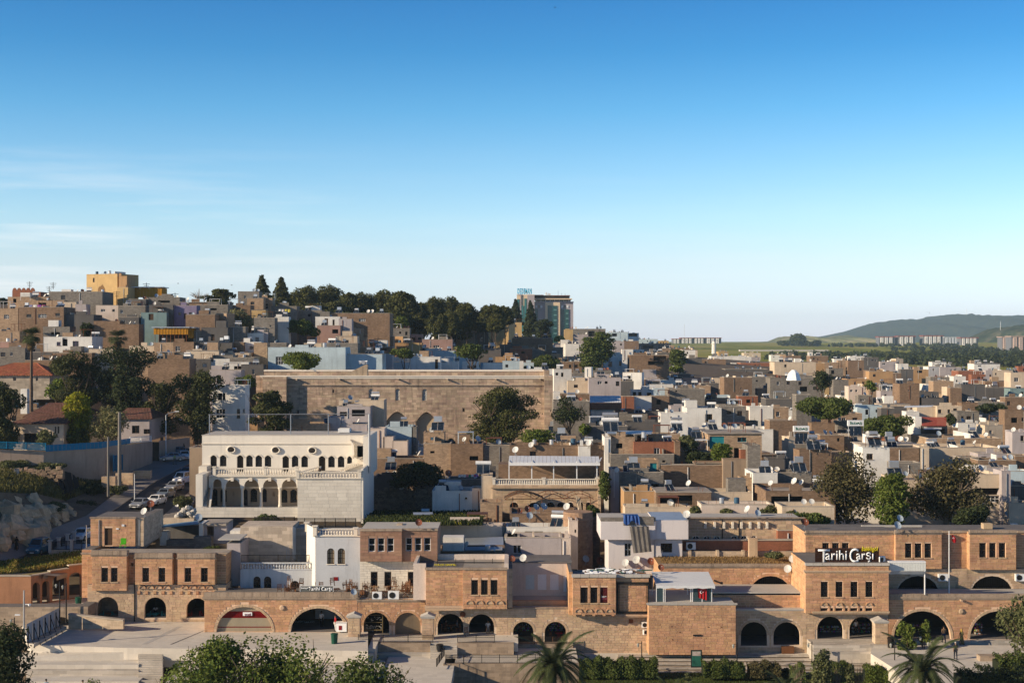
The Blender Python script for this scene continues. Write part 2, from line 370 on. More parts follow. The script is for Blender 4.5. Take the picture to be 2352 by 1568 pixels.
# ---------------------------------------------------------------- houses of the old town
HOUSES=[];RECTS=[]
COLW={'t':'tan','b':'brown','g':'grey','d':'dark grey','w':'white','c':'cream','bl':'pale blue','o':'orange','y':'ochre','r':'red brick','p':'purple','m':'mauve',
'pk':'pink','tq':'turquoise','gn':'green','st':'old stone','pw':'pinkish white'}
def house(x0,x1,yt,yb,col,Y=None,dep=None,rot=0,wins=(),label=None,par=.45,roofm=None,name='house',base=None,fm=None,group=None,side=None,rim=None,explicit=True,hut=False,stepped=False):
 """a flat-roofed block house: front top edge at picture height yt, hidden below yb by what stands before it"""
 rn=random.Random(int(x0*13+yt*7))
 if label is None and x0>1200 and col in 'tb' and rn.random()<.2:col=rn.choice(['w','c','m','w','pw'])
 Y=Y or YD((x0+x1)/2,yb);px=F/Y;Wd=(x1-x0)/px;r=math.radians(rot);c,s=math.cos(r),math.sin(r)
 dep=dep or min(11,max(3.5,Wd*rn.uniform(.6,1.0)))
 if abs(s)>.01:dep=min(dep,Wd*.5/abs(s))
 w=(Wd-dep*abs(s))/c;zt=WZ(yt,Y)
 X0=WX(x0,Y)+(dep*s if s>0 else 0);Y0=Y+(w*abs(s)if s<0 else 0)
 gz=min(T(X0,Y),T(X0+Wd,Y),T(X0,Y+dep))-.6;zb=min(gz,zt-2.2)if base is None else base
 h=zt-zb;R=root(name,(X0,Y0,zb),r)
 m=wallm(col);t=.22;zr=h-par
 ops=[]
 for wn in wins:
  a,b=(wn[0]-(CX+X0*px))/px/c,(wn[1]-(CX+X0*px))/px/c
  zz1,zz0=WZ(wn[2],Y)-zb,WZ(wn[3],Y)-zb
  a,b=max(a,.05),min(b,w-.05)
  if b-a>.15 and zz1-zz0>.15:ops.append((a,b,max(zz0,.1),min(zz1,h-.1),0,wn[4]if len(wn)>4 else 'w'))
 if not ops and rn.random()<.55 and w>3.5 and zt-WZ(yb,Y)>1.6:
  a=rn.uniform(.4,w*.5)
  for _ in range(rn.randint(1,3)):
   ww=rn.uniform(.55,1.1);hh=rn.uniform(.6,1.2);kk=rn.choice('wwwo')
   if a+ww<w-.3:ops.append((a,a+ww,h-.9-hh,h-.9,0,kk));a+=ww+rn.uniform(.5,2.2)
 mb=MB()
 wall_face(mb,0,w,0,h,0,ops,t)
 mb.quad((w,0,0),(w,dep,0),(w,dep,h),(w,0,h));mb.quad((0,dep,0),(0,0,0),(0,0,h),(0,dep,h));mb.quad((w,dep,0),(0,dep,0),(0,dep,h),(w,dep,h))
 if par>.05:
  mb.quad((t,t,zr),(w-t,t,zr),(w-t,t,h),(t,t,h)[::1])if False else None
  mb.add(((t,t,zr),(w-t,t,zr),(w-t,dep-t,zr),(t,dep-t,zr),(t,t,h),(w-t,t,h),(w-t,dep-t,h),(t,dep-t,h)),((0,4,5,1),(1,5,6,2),(2,6,7,3),(3,7,4,0)))
 mb.build('wall',m,R)
 cp=MB();e=.04
 if par>.05:
  for b in((-e,w+e,-e,t),(-e,w+e,dep-t,dep+e),(-e,t,t,dep-t),(w-t,w+e,t,dep-t)):cp.box(*b,h-.01,h+.07)
  cp.build('parapet_cap',wallm(rim)if rim else(M_CAP if rn.random()<.6 else m),R)
  MB().quad((t,t,zr),(w-t,t,zr),(w-t,dep-t,zr),(t,dep-t,zr)).build('roof',roofm or(M_ROOF if rn.random()<.75 else M_ROOF2),R)
 else:
  ov=rn.uniform(.05,.4);MB().box(-ov,w+ov,-ov,dep+ov,h-.02,h+.13).build('roof',roofm or(M_ROOF if rn.random()<.75 else M_CAP),R)
 for o in ops:
  k=o[5]
  if k=='o':MB().box(o[0],o[1],.9,.95,o[2],o[3]).build('opening',M_DARK,R)  # near-black board paints the opening's inner shade
  elif k=='d':MB().box(o[0],o[1],t-.06,t,o[2],o[3]).build('door',fm or M_BFRAME,R)
  elif k=='W':window(R,*o[:4],0,M_WFRAME,bars=2,cross=1)
  else:window(R,*o[:4],0,fm or(M_WFRAME if rn.random()<.4 else M_BFRAME),bars=1 if(o[1]-o[0])*px>4 else 0,sill=M_CAP if Y<340 else None)
 if stepped or rn.random()<.42:
  a=rn.uniform(0,w*.5);b=a+rn.uniform(.15,.5)*w;k=rn.uniform(.3,.9)
  MB().box(a,min(b,w),.0,t,h+.07,h+.07+k).build('upstand',m,R)
 if hut or(rn.random()<.5 and w>5 and dep>4.5):
  a=rn.uniform(.3,w-2.9);d0=max(.5,dep-3.2);k=rn.uniform(1.3,2.1)
  if hut or rn.random()<.6:MB().box(a,a+2.4,d0,d0+2.2,zr,zr+k).build('stair_head',rn.choice([m,wallm('g'),wallm('t'),wallm('w')]),R)
 if rn.random()<.45 and w>4 and dep>4:
  q=rn.uniform(1,w-1);rb=MB();rb.box(q,q+.18,.3,dep*rn.uniform(.4,.9),zr,zr+rn.uniform(.5,1.3));rb.build('roof_partition',rn.choice([m,wallm('c'),wallm('g'),wallm('w')]),R)
 if rn.random()<.3 and w>4:
  q=rn.uniform(.3,w-2);k=rn.uniform(1.4,2.2);rb=MB();rb.box(q,q+2.6,.6,3.0,zr+k,zr+k+.06);[rb.tube((x,y,zr),(x,y,zr+k),.04,n=4)for x in(q+.1,q+2.5)for y in(.7,2.9)];rb.build('roof_shelter',rn.choice([M_SHEET,M_RUST,M_ALU,M_WOOD]),R)
 if rn.random()<.4:
  pb=MB();q=rn.uniform(.2,.8)*w;pb.tube((q,-.07,h-.3),(q,-.07,max(0,h-4)),.05);pb.build('drain_pipe',rn.choice([M_WFRAME,M_STEEL,M_RUST]),R)
 if rn.random()<.3 and Y<450:
  rb=MB()
  for k in range(rn.randint(3,7)):q=rn.uniform(.1,.9)*w;rb.tube((q,t/2,h),(q+rn.uniform(-.1,.1),t/2,h+rn.uniform(.3,.9)),.02,n=4)
  rb.build('steel_rods',M_RUST,R)
 nw=sum(1 for o in ops if o[5]in 'wW')
 form='low' if Wd>2.2*max(h-1,.1)else('narrow' if(WZ(yt,Y)-WZ(yb,Y))>1.1*Wd else 'boxy')
 tag(R,label or f"{form} {COLW[col]} {('windowless', 'one-window', 'two-window', 'three-window', 'four-window')[min(nw, 4)]} house",'house',group or 'flat roofed houses of the old town')
 HOUSES.append((R,w,dep,zr,Y,x0,x1,yt,yb,h));RECTS.append((x0,x1,yt,yb,Y,dep));R['_x']=(x0+x1)/2;R['_y']=(yt+yb)/2
 return R
# ---------------------------------------------------------------- roof clutter: dishes, heaters, tanks, coolers
def proto(name,fn):
 r=bpy.data.objects.new(name,None);COL.objects.link(r);fn(r);return r
def mk_dish(m,face,radius=.5):
 def f(r):
  pts=[(0,0)]+[(radius*k/3,radius*.26*(k/3)**2)for k in(1,2,3)]
  n=14;vs=[(0,0,0)];fs=[]
  for rr,d in pts[1:]:
   for i in range(n):a=2*math.pi*i/n;vs.append((rr*math.cos(a),-d,rr*1.08*math.sin(a)))
  for i in range(n):fs.append((0,1+i,1+(i+1)%n))
  for k in range(2):
   for i in range(n):fs.append((1+k*n+i,1+(k+1)*n+i,1+(k+1)*n+(i+1)%n,1+k*n+(i+1)%n))
  M=Matrix.Translation((0,0,.95))@Matrix.Rotation(face,4,'Z')@Matrix.Rotation(math.radians(-32),4,'X')
  mb=MB();mb.add([M@Vector(v)for v in vs],fs);mb.build('reflector',m,r,smooth=True)
  st=MB();st.tube((0,.06,0),(0,.06,.92),.03);st.tube((0,.06,.5),(.22,.28,0),.018);st.tube((0,.06,.5),(-.22,.28,0),.018);st.build('mast',M_STEEL,r)
  ar=MB();a0=M@Vector((0,-.02,-radius));a1=M@Vector((0,-.62,-.05));ar.tube(a0,a1,.014);ar.build('feed_arm',M_STEEL,r)
  MB().tube(a1,M@Vector((0,-.5,-.02)),.045).build('receiver',M_ALU,r)
 return f
M_RDISH=mat('dish_rust_red',(.30,.10,.055),rough=.6,var=.25,stain=.4,bump=0)
def mk_heater(kind):
 def f(r):
  if kind=='cyl':MB().tube((-.55,.35,1.75),(.55,.35,1.75),.3,n=12).build('tank',M_TANK,r,smooth=False)
  elif kind=='box':MB().box(-.55,.55,.05,.62,1.35,2.1).build('tank',M_TANK,r)
  elif kind=='long':MB().tube((-1.0,.35,1.5),(1.0,.35,1.5),.27,n=12).build('tank',M_ALU,r)
  elif kind=='double':
   MB().tube((-.95,.5,1.5),(.95,.5,1.5),.26,n=12).build('tank',M_ALU,r);MB().tube((-.85,.45,2.1),(.85,.45,2.1),.22,n=12).build('tank',M_TANK,r)
  fr=MB()
  for x in(-.6,.6):fr.path([(x,.7,0),(x,.6,1.45),(x,-1.0,.25),(x,-1.0,0)],.025,4);fr.tube((x,-1.0,.06),(x,.7,.06),.02,n=4)
  fr.build('stand',M_STEEL,r)
  for x in(-.82,.04):
   q=MB();a,b=Vector((x,-.95,.25)),Vector((x+.78,.32,1.15));n=Vector((0,-.58,.8))*.06
   q.add([(x,-.95,.25),(x+.78,-.95,.25),(x+.78,.32,1.2),(x,.32,1.2)]+[Vector(v)+Vector((0,-.03,.05))for v in((x,-.95,.25),(x+.78,-.95,.25),(x+.78,.32,1.2),(x,.32,1.2))],
((0,3,2,1),(4,5,6,7),(0,1,5,4),(1,2,6,5),(2,3,7,6),(3,0,4,7)))
   p=q.build('collector',M_PANEL,r)
   e=MB();nn=Vector((0,-.034,.056))
   for p0,p1 in(((x,-.95,.25),(x+.78,-.95,.25)),((x+.78,-.95,.25),(x+.78,.32,1.2)),((x+.78,.32,1.2),(x,.32,1.2)),((x,.32,1.2),(x,-.95,.25))):e.tube(Vector(p0)+nn,Vector(p1)+nn,.025,n=4)
   e.build('edge_frame',M_STEEL,p)
 return f
def mk_tank(m):
 def f(r):
  MB().lathe([(.42,.5),(.45,.55),(.45,1.35),(.4,1.45),(.15,1.5)],n=14).build('vessel',m,r,smooth=False)
  s=MB()
  for x,y in((-.35,-.35),(.35,-.35),(.35,.35),(-.35,.35)):s.tube((x,y,0),(x,y,.5),.03,n=4)
  s.box(-.42,.42,-.42,.42,.46,.5);s.build('stand',M_STEEL,r)
 return f
def mk_ac(r):
 MB().box(-.42,.42,-.16,.16,0,.62).build('casing',M_ALU,r)
 g=MB();
 g.lathe([(.24,0),(.24,.02)],n=16);g.v=[(x-.1,-.165-z,y+.31)for x,y,z in g.v];g.f=[f[::-1]for f in g.f];g.build('fan_grille',M_IRON,r)
 b=MB();b.box(-.36,-.3,-.16,.16,-.05,0);b.box(.3,.36,-.16,.16,-.05,0);b.build('foot',M_STEEL,r)
PROT={}
def get_proto(k):
 if k in PROT:return PROT[k]
 spec={'dish':('satellite_dish',mk_dish(M_DISH,math.radians(-22))),'dishb':('satellite_dish',mk_dish(M_DISHB,math.radians(18))),'dishr':('satellite_dish',mk_dish(M_RDISH,math.radians(12))),
'dishl':('satellite_dish',mk_dish(M_DISH,math.radians(-62))),'cyl':('solar_water_heater',mk_heater('cyl')),'box':('solar_water_heater',mk_heater('box')),'long':('solar_water_heater',mk_heater('long')),
'double':('solar_water_heater',mk_heater('double')),'tank':('water_tank',mk_tank(M_TANK)),'tankb':('water_tank',mk_tank(M_TANKB)),'ac':('air_conditioner',mk_ac)}[k]
 PROT[k]=proto(*spec);PROT[k]['_proto']=1;PROT[k]['_used']=0;return PROT[k]
LAB={'dish':'white satellite dish','dishb':'blue-grey satellite dish','dishr':'rust-red satellite dish','dishl':'side-turned satellite dish',
'cyl':'round-tank solar heater','box':'square-tank solar heater','long':'long-drum solar heater','double':'twin-drum solar heater',
'tank':'metal water tank','tankb':'blue water tank','ac':'white air conditioner unit'}
CATS={'dish':('satellite dish','satellite dishes on the roofs'),'cyl':('water heater','solar water heaters on the roofs'),'tank':('water tank','water tanks on the roofs'),'ac':('air conditioner','air conditioners')}
def put(k,loc,rz=0,sc=1,label=None,xy=None):
 p=get_proto(k)
 if not p['_used']:o=p;p['_used']=1
 else:o=copy_tree(p)
 for q in('_proto','_used'):
  if o is not p and q in o:del o[q]
 o.location=loc;o.rotation_euler=(0,0,rz);o.scale=(sc,)*3
 c=CATS['dish' if k.startswith('dish')else 'cyl' if k in('cyl','box','long','double')else 'tank' if k.startswith('tank')else 'ac']
 tag(o,label or LAB[k],c[0],c[1])
 o['_x']=CX+loc[0]*F/loc[1];o['_y']=CY-(loc[2]+.8*sc-H)*F/loc[1]
 return o
def clutter(hs,dens=1.0,rn=random.Random(3)):
 R,w,dep,zr,Y,x0,x1,yt,yb,h=hs
 M=Matrix.Translation(R.location)@Matrix.Rotation(R.rotation_euler.z,4,'Z')
 n=min(5,int(w*dep/22*dens+rn.random()))
 taken=[]
 for _ in range(n):
  for _t in range(5):
   a,b=rn.uniform(.8,max(.9,w-.8)),rn.uniform(.9,max(1.0,dep-.8))
   if all(abs(a-p)>1.7 for p,q in taken):break
  else:continue
  taken.append((a,b))
  k=rn.choice(['dish','dish','dishb','dishr','dishl','cyl','box','long','cyl','double','tank','tankb','dishb'])
  rz=rn.uniform(-.35,.35)
  put(k,M@Vector((a,b,zr)),rz,rn.uniform(.68,1.0))
  if k.startswith('dish')and rn.random()<.35 and w>4:put(k,M@Vector((a+1.0,b+.1,zr)),rz,rn.uniform(.7,.95))
# ---------------------------------------------------------------- plants
def leafm(name,rgb,tr=.25):return mat(name,tuple(c*1.42 for c in rgb),rough=.75,var=0,stain=0,bump=0,island=.38,trans=tr,hue=.02,spec=.15)
LEAF={'pine':leafm('pine_needles',(.062,.070,.024)),'dark':leafm('dark_leaves',(.042,.056,.022)),'fresh':leafm('fresh_leaves',(.115,.150,.030),.35),'olive':leafm('olive_leaves',(.105,.115,.048)),
'yellow':leafm('yellow_green_leaves',(.24,.24,.02),.4),'mid':leafm('mid_green_leaves',(.085,.112,.028),.3),'brown':leafm('bronze_green_leaves',(.088,.078,.034),.25),'palm':leafm('palm_leaflets',(.060,.076,.030),.2),
'pale':leafm('pale_blossom_leaves',(.20,.19,.09),.35),'wood':leafm('hill_pine_needles',(.070,.075,.022))}
M_BARK=mat('tree_bark',(.13,.095,.07),var=.3,stain=.3,bump=.5)
M_BARKP=mat('pale_bark',(.26,.20,.15),var=.3,stain=.3,bump=.5)
def scatter(cl,n,leaf,asp=.62,up=.35,seed=0):
 """leaf-sized quads on and in ellipsoid clumps; cl = rows of (x, y, z, rx, ry, rz)"""
 g=np.random.default_rng(seed);cl=np.asarray(cl,float)
 vol=(cl[:,3]*cl[:,4]*cl[:,5])**.7;k=g.choice(len(cl),n,p=vol/vol.sum())
 d=g.normal(size=(n,3));d/=np.linalg.norm(d,axis=1)[:,None]
 r=g.uniform(.45,1.0,n)**.5*(1+.12*g.normal(size=n));P=cl[k,:3]+d*cl[k,3:6]*r[:,None]
 nr=d*.8+g.normal(size=(n,3))*.75;nr[:,2]+=up;nr/=np.linalg.norm(nr,axis=1)[:,None]
 a=np.cross(nr,g.normal(size=(n,3)));a/=np.linalg.norm(a,axis=1)[:,None];b=np.cross(nr,a)
 s=leaf*g.uniform(.6,1.35,n)[:,None]
 V=np.stack([P-a*s,P-b*s*asp,P+a*s,P+b*s*asp],1).reshape(-1,3)
 return V,np.arange(4*n).reshape(-1,4)
def clumps(kind,rnd,rx,rz,n=None):
 """crown shapes centred on 0; half width rx, half height rz"""
 out=[]
 if kind=='round':
  for _ in range(n or 34):
   d=rnd.normal(size=3);d/=np.linalg.norm(d);q=rnd.uniform(.2,.80);s=rnd.uniform(.26,.42)
   out.append((d[0]*q*rx,d[1]*q*rx,d[2]*q*rz,s*rx,s*rx,s*rz*.85))
 elif kind=='pine':
  for _ in range(n or 34):
   z=rnd.uniform(-.92,.8);rr=rx*math.sqrt(max(.12,1-abs(z)**2.4));a=rnd.uniform(0,6.28);q=rnd.uniform(0,.80)*rr;s=rnd.uniform(.24,.42)
   out.append((q*math.cos(a),q*math.sin(a),z*rz,s*rx,s*rx,s*rz*.62))
 elif kind=='cone':
  for i in range(n or 26):
   z=-.95+1.85*i/(n or 26);rr=rx*max(.05,(1-z)/2)**.8;a=i*2.4;q=rr*.55
   out.append((q*math.cos(a),q*math.sin(a),z*rz,max(.1*rx,rr*.55),max(.1*rx,rr*.55),rz*.12))
 elif kind=='column':
  for i in range(n or 18):
   z=-.9+1.8*i/(n or 18);rr=rx*math.sqrt(max(.05,1-abs(z)**3));a=i*2.4;q=rr*.35
   out.append((q*math.cos(a),q*math.sin(a),z*rz,rr*.62,rr*.62,rz*.16))
 elif kind=='bush':
  for _ in range(n or 16):
   a=rnd.uniform(0,6.28);q=rnd.uniform(0,.75)*rx;z=rnd.uniform(-.6,.5)*(1-.5*q/rx)
   out.append((q*math.cos(a),q*math.sin(a),z*rz,.34*rx,.34*rx,.38*rz))
 return out
TCACHE={}
def tree(x0,x1,yt,yb,Y=None,kind='round',leaf='mid',n=3000,ls=.22,yg=None,name='tree',label='tree',group=None,limbs=5,bark=None,seed=None,share=None,lean=0.0,trunk=True,nc=None):
 """crown fills the picture box x0..x1, yt..yb at distance Y; the trunk reaches down to yg or the ground"""
 Y=Y or YD((x0+x1)/2,yb);px=F/Y;e_=1.14 if Y>150 else 1.0;ls*=1.3 if Y>150 else 1.0;rx=(x1-x0)/2/px*e_;rz=(yb-yt)/2/px*(e_+1)/2
 cx,cz=WX((x0+x1)/2,Y),WZ((yt+yb)/2,Y);gz=(WZ(yg,Y)if yg else T(cx,Y)-.3);gz=min(gz,cz-rz*.6)
 R=root(name,(cx,Y,gz),0,label,'palm' if 'palm' in name else('bush' if 'bush' in name or 'hedge' in name else 'tree'),group)
 seed=seed if seed is not None else int(x0*3+yt)
 rnd=np.random.default_rng(seed)
 key=(share,leaf)
 if share is not None and key in TCACHE:me,(bx,bz)=TCACHE[key]
 else:
  cl=clumps(kind,rnd,rx,rz,nc);V,Q=scatter(cl,n,ls,seed=seed);me=np_mesh('crown',V,Q,LEAF[leaf]);bx,bz=rx,rz
  if share is not None:TCACHE[key]=(me,(bx,bz))
 c=link('crown',me,R);c.location=(0,0,cz-gz);c.scale=(rx/bx,rx/bx,rz/bz)
 if share is not None:c.rotation_euler=(0,0,rnd.uniform(0,6.28))
 if trunk:
  rn=random.Random(seed);tb=MB();hh=cz-gz;r0=max(.09,rx*.075);pts=[Vector((lean*-1,0,0)),Vector((lean*-.4+rn.uniform(-.1,.1)*rx,0,hh*.5)),Vector((0,0,hh))]
  tb.tube(pts[0],pts[1],r0,r0*.75,n=7);tb.tube(pts[1],pts[2],r0*.75,r0*.4,n=7)
  if kind in('cone','column'):tb.tube(pts[2],(0,0,hh+rz*.9),r0*.4,.02)
  tb.build('trunk',M_BARKP if bark=='pale' else M_BARK,R)
  if limbs and kind in('round','pine'):
   for k in range(limbs):
    lb=MB();a=k*6.28/limbs+rn.uniform(0,.8);s0=pts[1].lerp(pts[2],rn.uniform(.0,.7));q=rn.uniform(.55,.85)*rx;e=Vector((math.cos(a)*q,math.sin(a)*q,hh+rn.uniform(-.1,.65)*rz));mid=s0 .lerp(e,.5)+Vector((0,0,-.08*rz))
    lb.tube(s0,mid,r0*.42,r0*.28,n=5);lb.tube(mid,e,r0*.28,r0*.08,n=5)
    for _ in range(3):
     e2=mid.lerp(e,rn.uniform(.2,.9))+Vector((rn.uniform(-1,1)*rx*.25,rn.uniform(-1,1)*rx*.25,rn.uniform(.05,.35)*rz));lb.tube(mid.lerp(e,.3),e2,r0*.16,r0*.05,n=4)
    lb.build('limb',M_BARKP if bark=='pale' else M_BARK,R)
 R['_x']=(x0+x1)/2;R['_y']=(yt+yb)/2
 return R
def box_foliage(R,w,dep,h,n,ls,leaf,seed):
 g=np.random.default_rng(seed);f=g.random(n);P=np.stack([g.uniform(-w,w,n),np.where(f<.5,g.normal(0,.07,n),g.uniform(0,dep,n)),np.where(f<.5,g.uniform(0,h,n),h+g.normal(0,.05,n))],1)
 P[:,2]*=.9+.09*np.sin(P[:,0]*2.1+seed)+.08*np.sin(P[:,0]*5.7)+.06*g.normal(size=n);P[:,1]+=.12*np.sin(P[:,0]*3.3)
 nr=g.normal(size=(n,3))*.6;nr[:,1]-=(f<.5)*.9;nr[:,2]+=(f>=.5)*1.1;nr/=np.linalg.norm(nr,axis=1)[:,None];a=np.cross(nr,g.normal(size=(n,3)));a/=np.linalg.norm(a,axis=1)[:,None];b=np.cross(nr,a);s=ls*g.uniform(.6,1.3,n)[:,None]
 V=np.stack([P-a*s,P-b*s*.7,P+a*s,P+b*s*.7],1).reshape(-1,3);link('foliage',np_mesh('foliage',V,np.arange(4*n).reshape(-1,4),LEAF[leaf]),R)
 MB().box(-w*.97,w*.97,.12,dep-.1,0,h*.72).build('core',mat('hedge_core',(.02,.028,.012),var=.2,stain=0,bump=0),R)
def grass_tufts(name,pts_fn,n,size,rgb,seed=1,label=None):
 g=np.random.default_rng(seed);P=np.array([pts_fn(g)for _ in range(n)]);a=g.uniform(0,6.28,n);h=size*g.uniform(.4,1.3,n);w=h*.35
 d=np.stack([np.cos(a),np.sin(a),np.zeros(n)],1);tip=np.stack([g.normal(size=n)*.3*h,g.normal(size=n)*.3*h,h],1)
 V=np.stack([P-d*w[:,None]*.5,P+d*w[:,None]*.5,P+tip+d*w[:,None]*.25,P+tip-d*w[:,None]*.25],1).reshape(-1,3)
 o=link(name,np_mesh(name,V,np.arange(4*n).reshape(-1,4),mat('blades_'+name+str(seed),rgb,rough=.8,var=.3,scale=.8,stain=0,bump=0,island=.3,trans=.25)))
 tag(o,label or 'grass','grass',kind='stuff');o['_x']=0;return o
# ---------------------------------------------------------------- the front row: stone market buildings with arcades
SO=mat('orange_stone',(.58,.335,.19),island=.2,var=.2,stain=.5,bump=.3,hue=.008)
SB=mat('beige_stone',(.56,.405,.27),island=.17,var=.2,stain=.55,bump=.3,hue=.008)
SW=mat('white_limestone',(.66,.615,.54),island=.08,var=.10,stain=.25,bump=.25)
MO=mat('mortar_orange',(.72,.50,.35),var=.1,stain=.3);MBG=mat('mortar_beige',(.64,.51,.39),var=.1,stain=.3);MWH=mat('mortar_white',(.56,.52,.46),var=.1,stain=.2)
SOB=mat('orange_stone_side',(.60,.35,.19),brick=(.62,.27,.012,(1.2,1.4,1.5)),var=.15,stain=.35)
SBB=mat('beige_stone_side',(.54,.42,.305),brick=(.62,.27,.012,(1.15,1.2,1.2)),var=.15,stain=.4)
M_CORN=mat('weathered_cornice',(.40,.31,.235),var=.3,stain=.75,scale=1.6)
M_PAVE=mat('plaza_paving',(.60,.55,.48),bmix=.28,brick=(.9,.6,.014,(.7,.7,.7)),var=.08,stain=0,bump=.1)
STY={'o':(MO,SO,SOB),'b':(MBG,SB,SBB),'w':(MWH,SW,MWH)}
def bld(name,label,x,Y,y,cat='building',group=None):
 R=root(name,(WX(x,Y),Y,WZ(y,Y)),0,label,cat,group);R['_x']=x;R['_y']=y;return R
def cop(o,Y):
 """picture measures of an opening (x0, x1, top, bottom, rise, shape) -> wall measures"""
 x0,x1,yt,yb=o[:4];r=o[4]if len(o)>4 else 0;sh=o[5]if len(o)>5 else 'round'
 r=(x1-x0)/2 if r=='s' else r
 return(WX(x0,Y),WX(x1,Y),WZ(yb,Y),WZ(yt,Y),r*Y/F,sh)
def slab(R,x0,x1,yt,yb,Y,dep,ops=(),sty='o',blocks=True,t=.35,top=None,name='wall',used=None,h=.27,l=.62,margin=0.0,hollow=True):
 """one block of a building: front wall with openings, sides, back and top; returns the openings in wall measures"""
 org=R.location;mo,st,sd=STY[sty];O=[cop(o,Y)for o in ops];a,b,c,d=WX(x0,Y),WX(x1,Y),WZ(yb,Y),WZ(yt,Y)
 mb=MB(org);wall_face(mb,a,b,c,d,Y,O,t);mb.m=1
 mb.quad((b,Y,c),(b,Y+dep,c),(b,Y+dep,d),(b,Y,d));mb.quad((a,Y+dep,c),(a,Y,c),(a,Y,d),(a,Y+dep,d))
 mb.quad((b,Y+dep,c),(a,Y+dep,c),(a,Y+dep,d),(b,Y+dep,d));mb.m=2
 mb.quad((a,Y,d),(b,Y,d),(b,Y+dep,d),(a,Y+dep,d));mb.quad((a,Y,c),(a,Y+dep,c),(b,Y+dep,c),(b,Y,c))
 mb.build(name,[mo if blocks else sd,sd,top or M_ROOF2],R)
 if blocks:masonry(R,a,b,c,d,Y,O,st,h=h,l=l,org=org,margin=margin,used=used)
 return O
def strip(R,x0,x1,yt,yb,Y,out,dep=.3,m=None,name='cornice'):
 """a moulding that stands out from the wall by out"""
 o=MB(R.location);a,b,c,d=WX(x0,Y),WX(x1,Y),WZ(yb,Y),WZ(yt,Y);k=(d-c)
 o.box(a-out*.5,b+out*.5,Y-out*.55,Y+dep,c,c+k*.45);o.box(a-out,b+out,Y-out,Y+dep+.004,c+k*.45,d);return o.build(name,m or M_CORN,R)
def coping(R,x0,x1,yt,yb,Y,out=.12,m=None):
 """a parapet course of separate coping stones"""
 a,b,c,d=WX(x0,Y),WX(x1,Y),WZ(yb,Y),WZ(yt,Y);n=max(1,round((b-a)/.85));w=(b-a)/n;rn=random.Random(int(x0));me=unit_box(m or M_CORN)
 for i in range(n):
  o=link('coping_stone',me,R);o.location=(a+w*(i+.5)-R.location.x,Y-out/2+.12+rn.uniform(-.01,.01)-R.location.y,(c+d)/2-R.location.z);o.scale=(w*.975,out+.25,(d-c)*rn.uniform(.93,1.0))
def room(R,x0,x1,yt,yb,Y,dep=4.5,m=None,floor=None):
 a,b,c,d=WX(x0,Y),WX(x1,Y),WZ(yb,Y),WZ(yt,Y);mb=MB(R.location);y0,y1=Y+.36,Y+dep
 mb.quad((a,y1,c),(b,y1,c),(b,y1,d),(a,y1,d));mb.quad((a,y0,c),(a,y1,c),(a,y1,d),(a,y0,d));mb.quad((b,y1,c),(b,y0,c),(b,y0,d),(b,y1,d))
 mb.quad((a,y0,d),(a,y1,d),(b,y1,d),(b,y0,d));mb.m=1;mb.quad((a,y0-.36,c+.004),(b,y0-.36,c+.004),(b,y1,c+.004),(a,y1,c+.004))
 mb.build('shop_interior',[m or M_DARK,floor or M_ROOF2],R)  # default wall colour has the arch room's darkness painted in
def wins(R,lst,Y,fm=M_BFRAME,bars=1,cross=1,sill=True,grille=False,**k):
 for o in lst:
  c=cop(o,Y);window(R,c[0],c[1],c[2],c[3],Y,fm,R.location,rise=c[4],bars=bars,cross=cross,grille=grille,sill=SB if sill else None,shape=c[5],**k)
def corbels(R,xs,yt,yb,ybr,Y,out,sty='o'):
 """little blind arches under a bay: arch heads at xs (x0, x1), brackets between them down to ybr"""
 ms=STY[sty][1]
 for a,b in xs:
  o=cop((a,b,yt,yb,min(yb-yt,(b-a)/2)),Y);zs=o[3]-o[4];cv=op_curve(o,8);ci=op_curve(o,8,-.09)
  for i in range(8):MB(R.location).prism([cv[i],ci[i],ci[i+1],cv[i+1]][::-1],Y-.13,Y+.02).build('arch_stone',ms,R)
  MB(R.location).poly([(p[0],Y-.06,p[1])for p in ci][::-1]).build('arch_panel',SB,R)
 ed=sorted({round(v,1)for a,b in xs for v in(a,b)});pts=[ed[0]]+[(ed[i]+ed[i+1])/2 for i in range(1,len(ed)-1,2)]+[ed[-1]]
 for x in pts:
  X,z1,z0=WX(x,Y),WZ(yb,Y),WZ(ybr,Y);w=.14
  MB(R.location).add(((X-w,Y-.04,z1),(X+w,Y-.04,z1),(X+w,Y-.04,z0+.2),(X-w,Y-.04,z0+.2),(X-w,Y+out+.05,z1),(X+w,Y+out+.05,z1),(X+w,Y+out+.05,z0),(X-w,Y+out+.05,z0)),
((0,3,2,1),(0,1,5,4),(1,2,6,5),(2,3,7,6),(3,0,4,7))).build('corbel',ms,R)
def pier(x0,x1,yt,yb,Y,dep,label):
 R=bld('stone_pier',label,(x0+x1)/2,Y,yb,'pier','capped stone piers along the arcade');w=WX(x1,Y)-WX(x0,Y);yc=yt+10
 slab(R,x0+1,x1-1,yc,yb,Y,dep,(),'b',top=M_CORN)
 o=MB(R.location);a,b,z0,z1=WX(x0,Y)-.08,WX(x1,Y)+.08,WZ(yc,Y),WZ(yt,Y)
 o.box(a,b,Y-.12,Y+dep+.1,z0,z0+.14);o.build('cap_slab',M_CONC,R)
 o=MB(R.location);m_=(a+b)/2;o.prism([(a-.05,z0+.14),(b+.05,z0+.14),(b+.05,z0+.18),(m_,z1+.05),(a-.05,z0+.18)],Y-.17,Y+dep+.15);o.build('cap_gable',M_CONC,R)
 return R
E=0.0
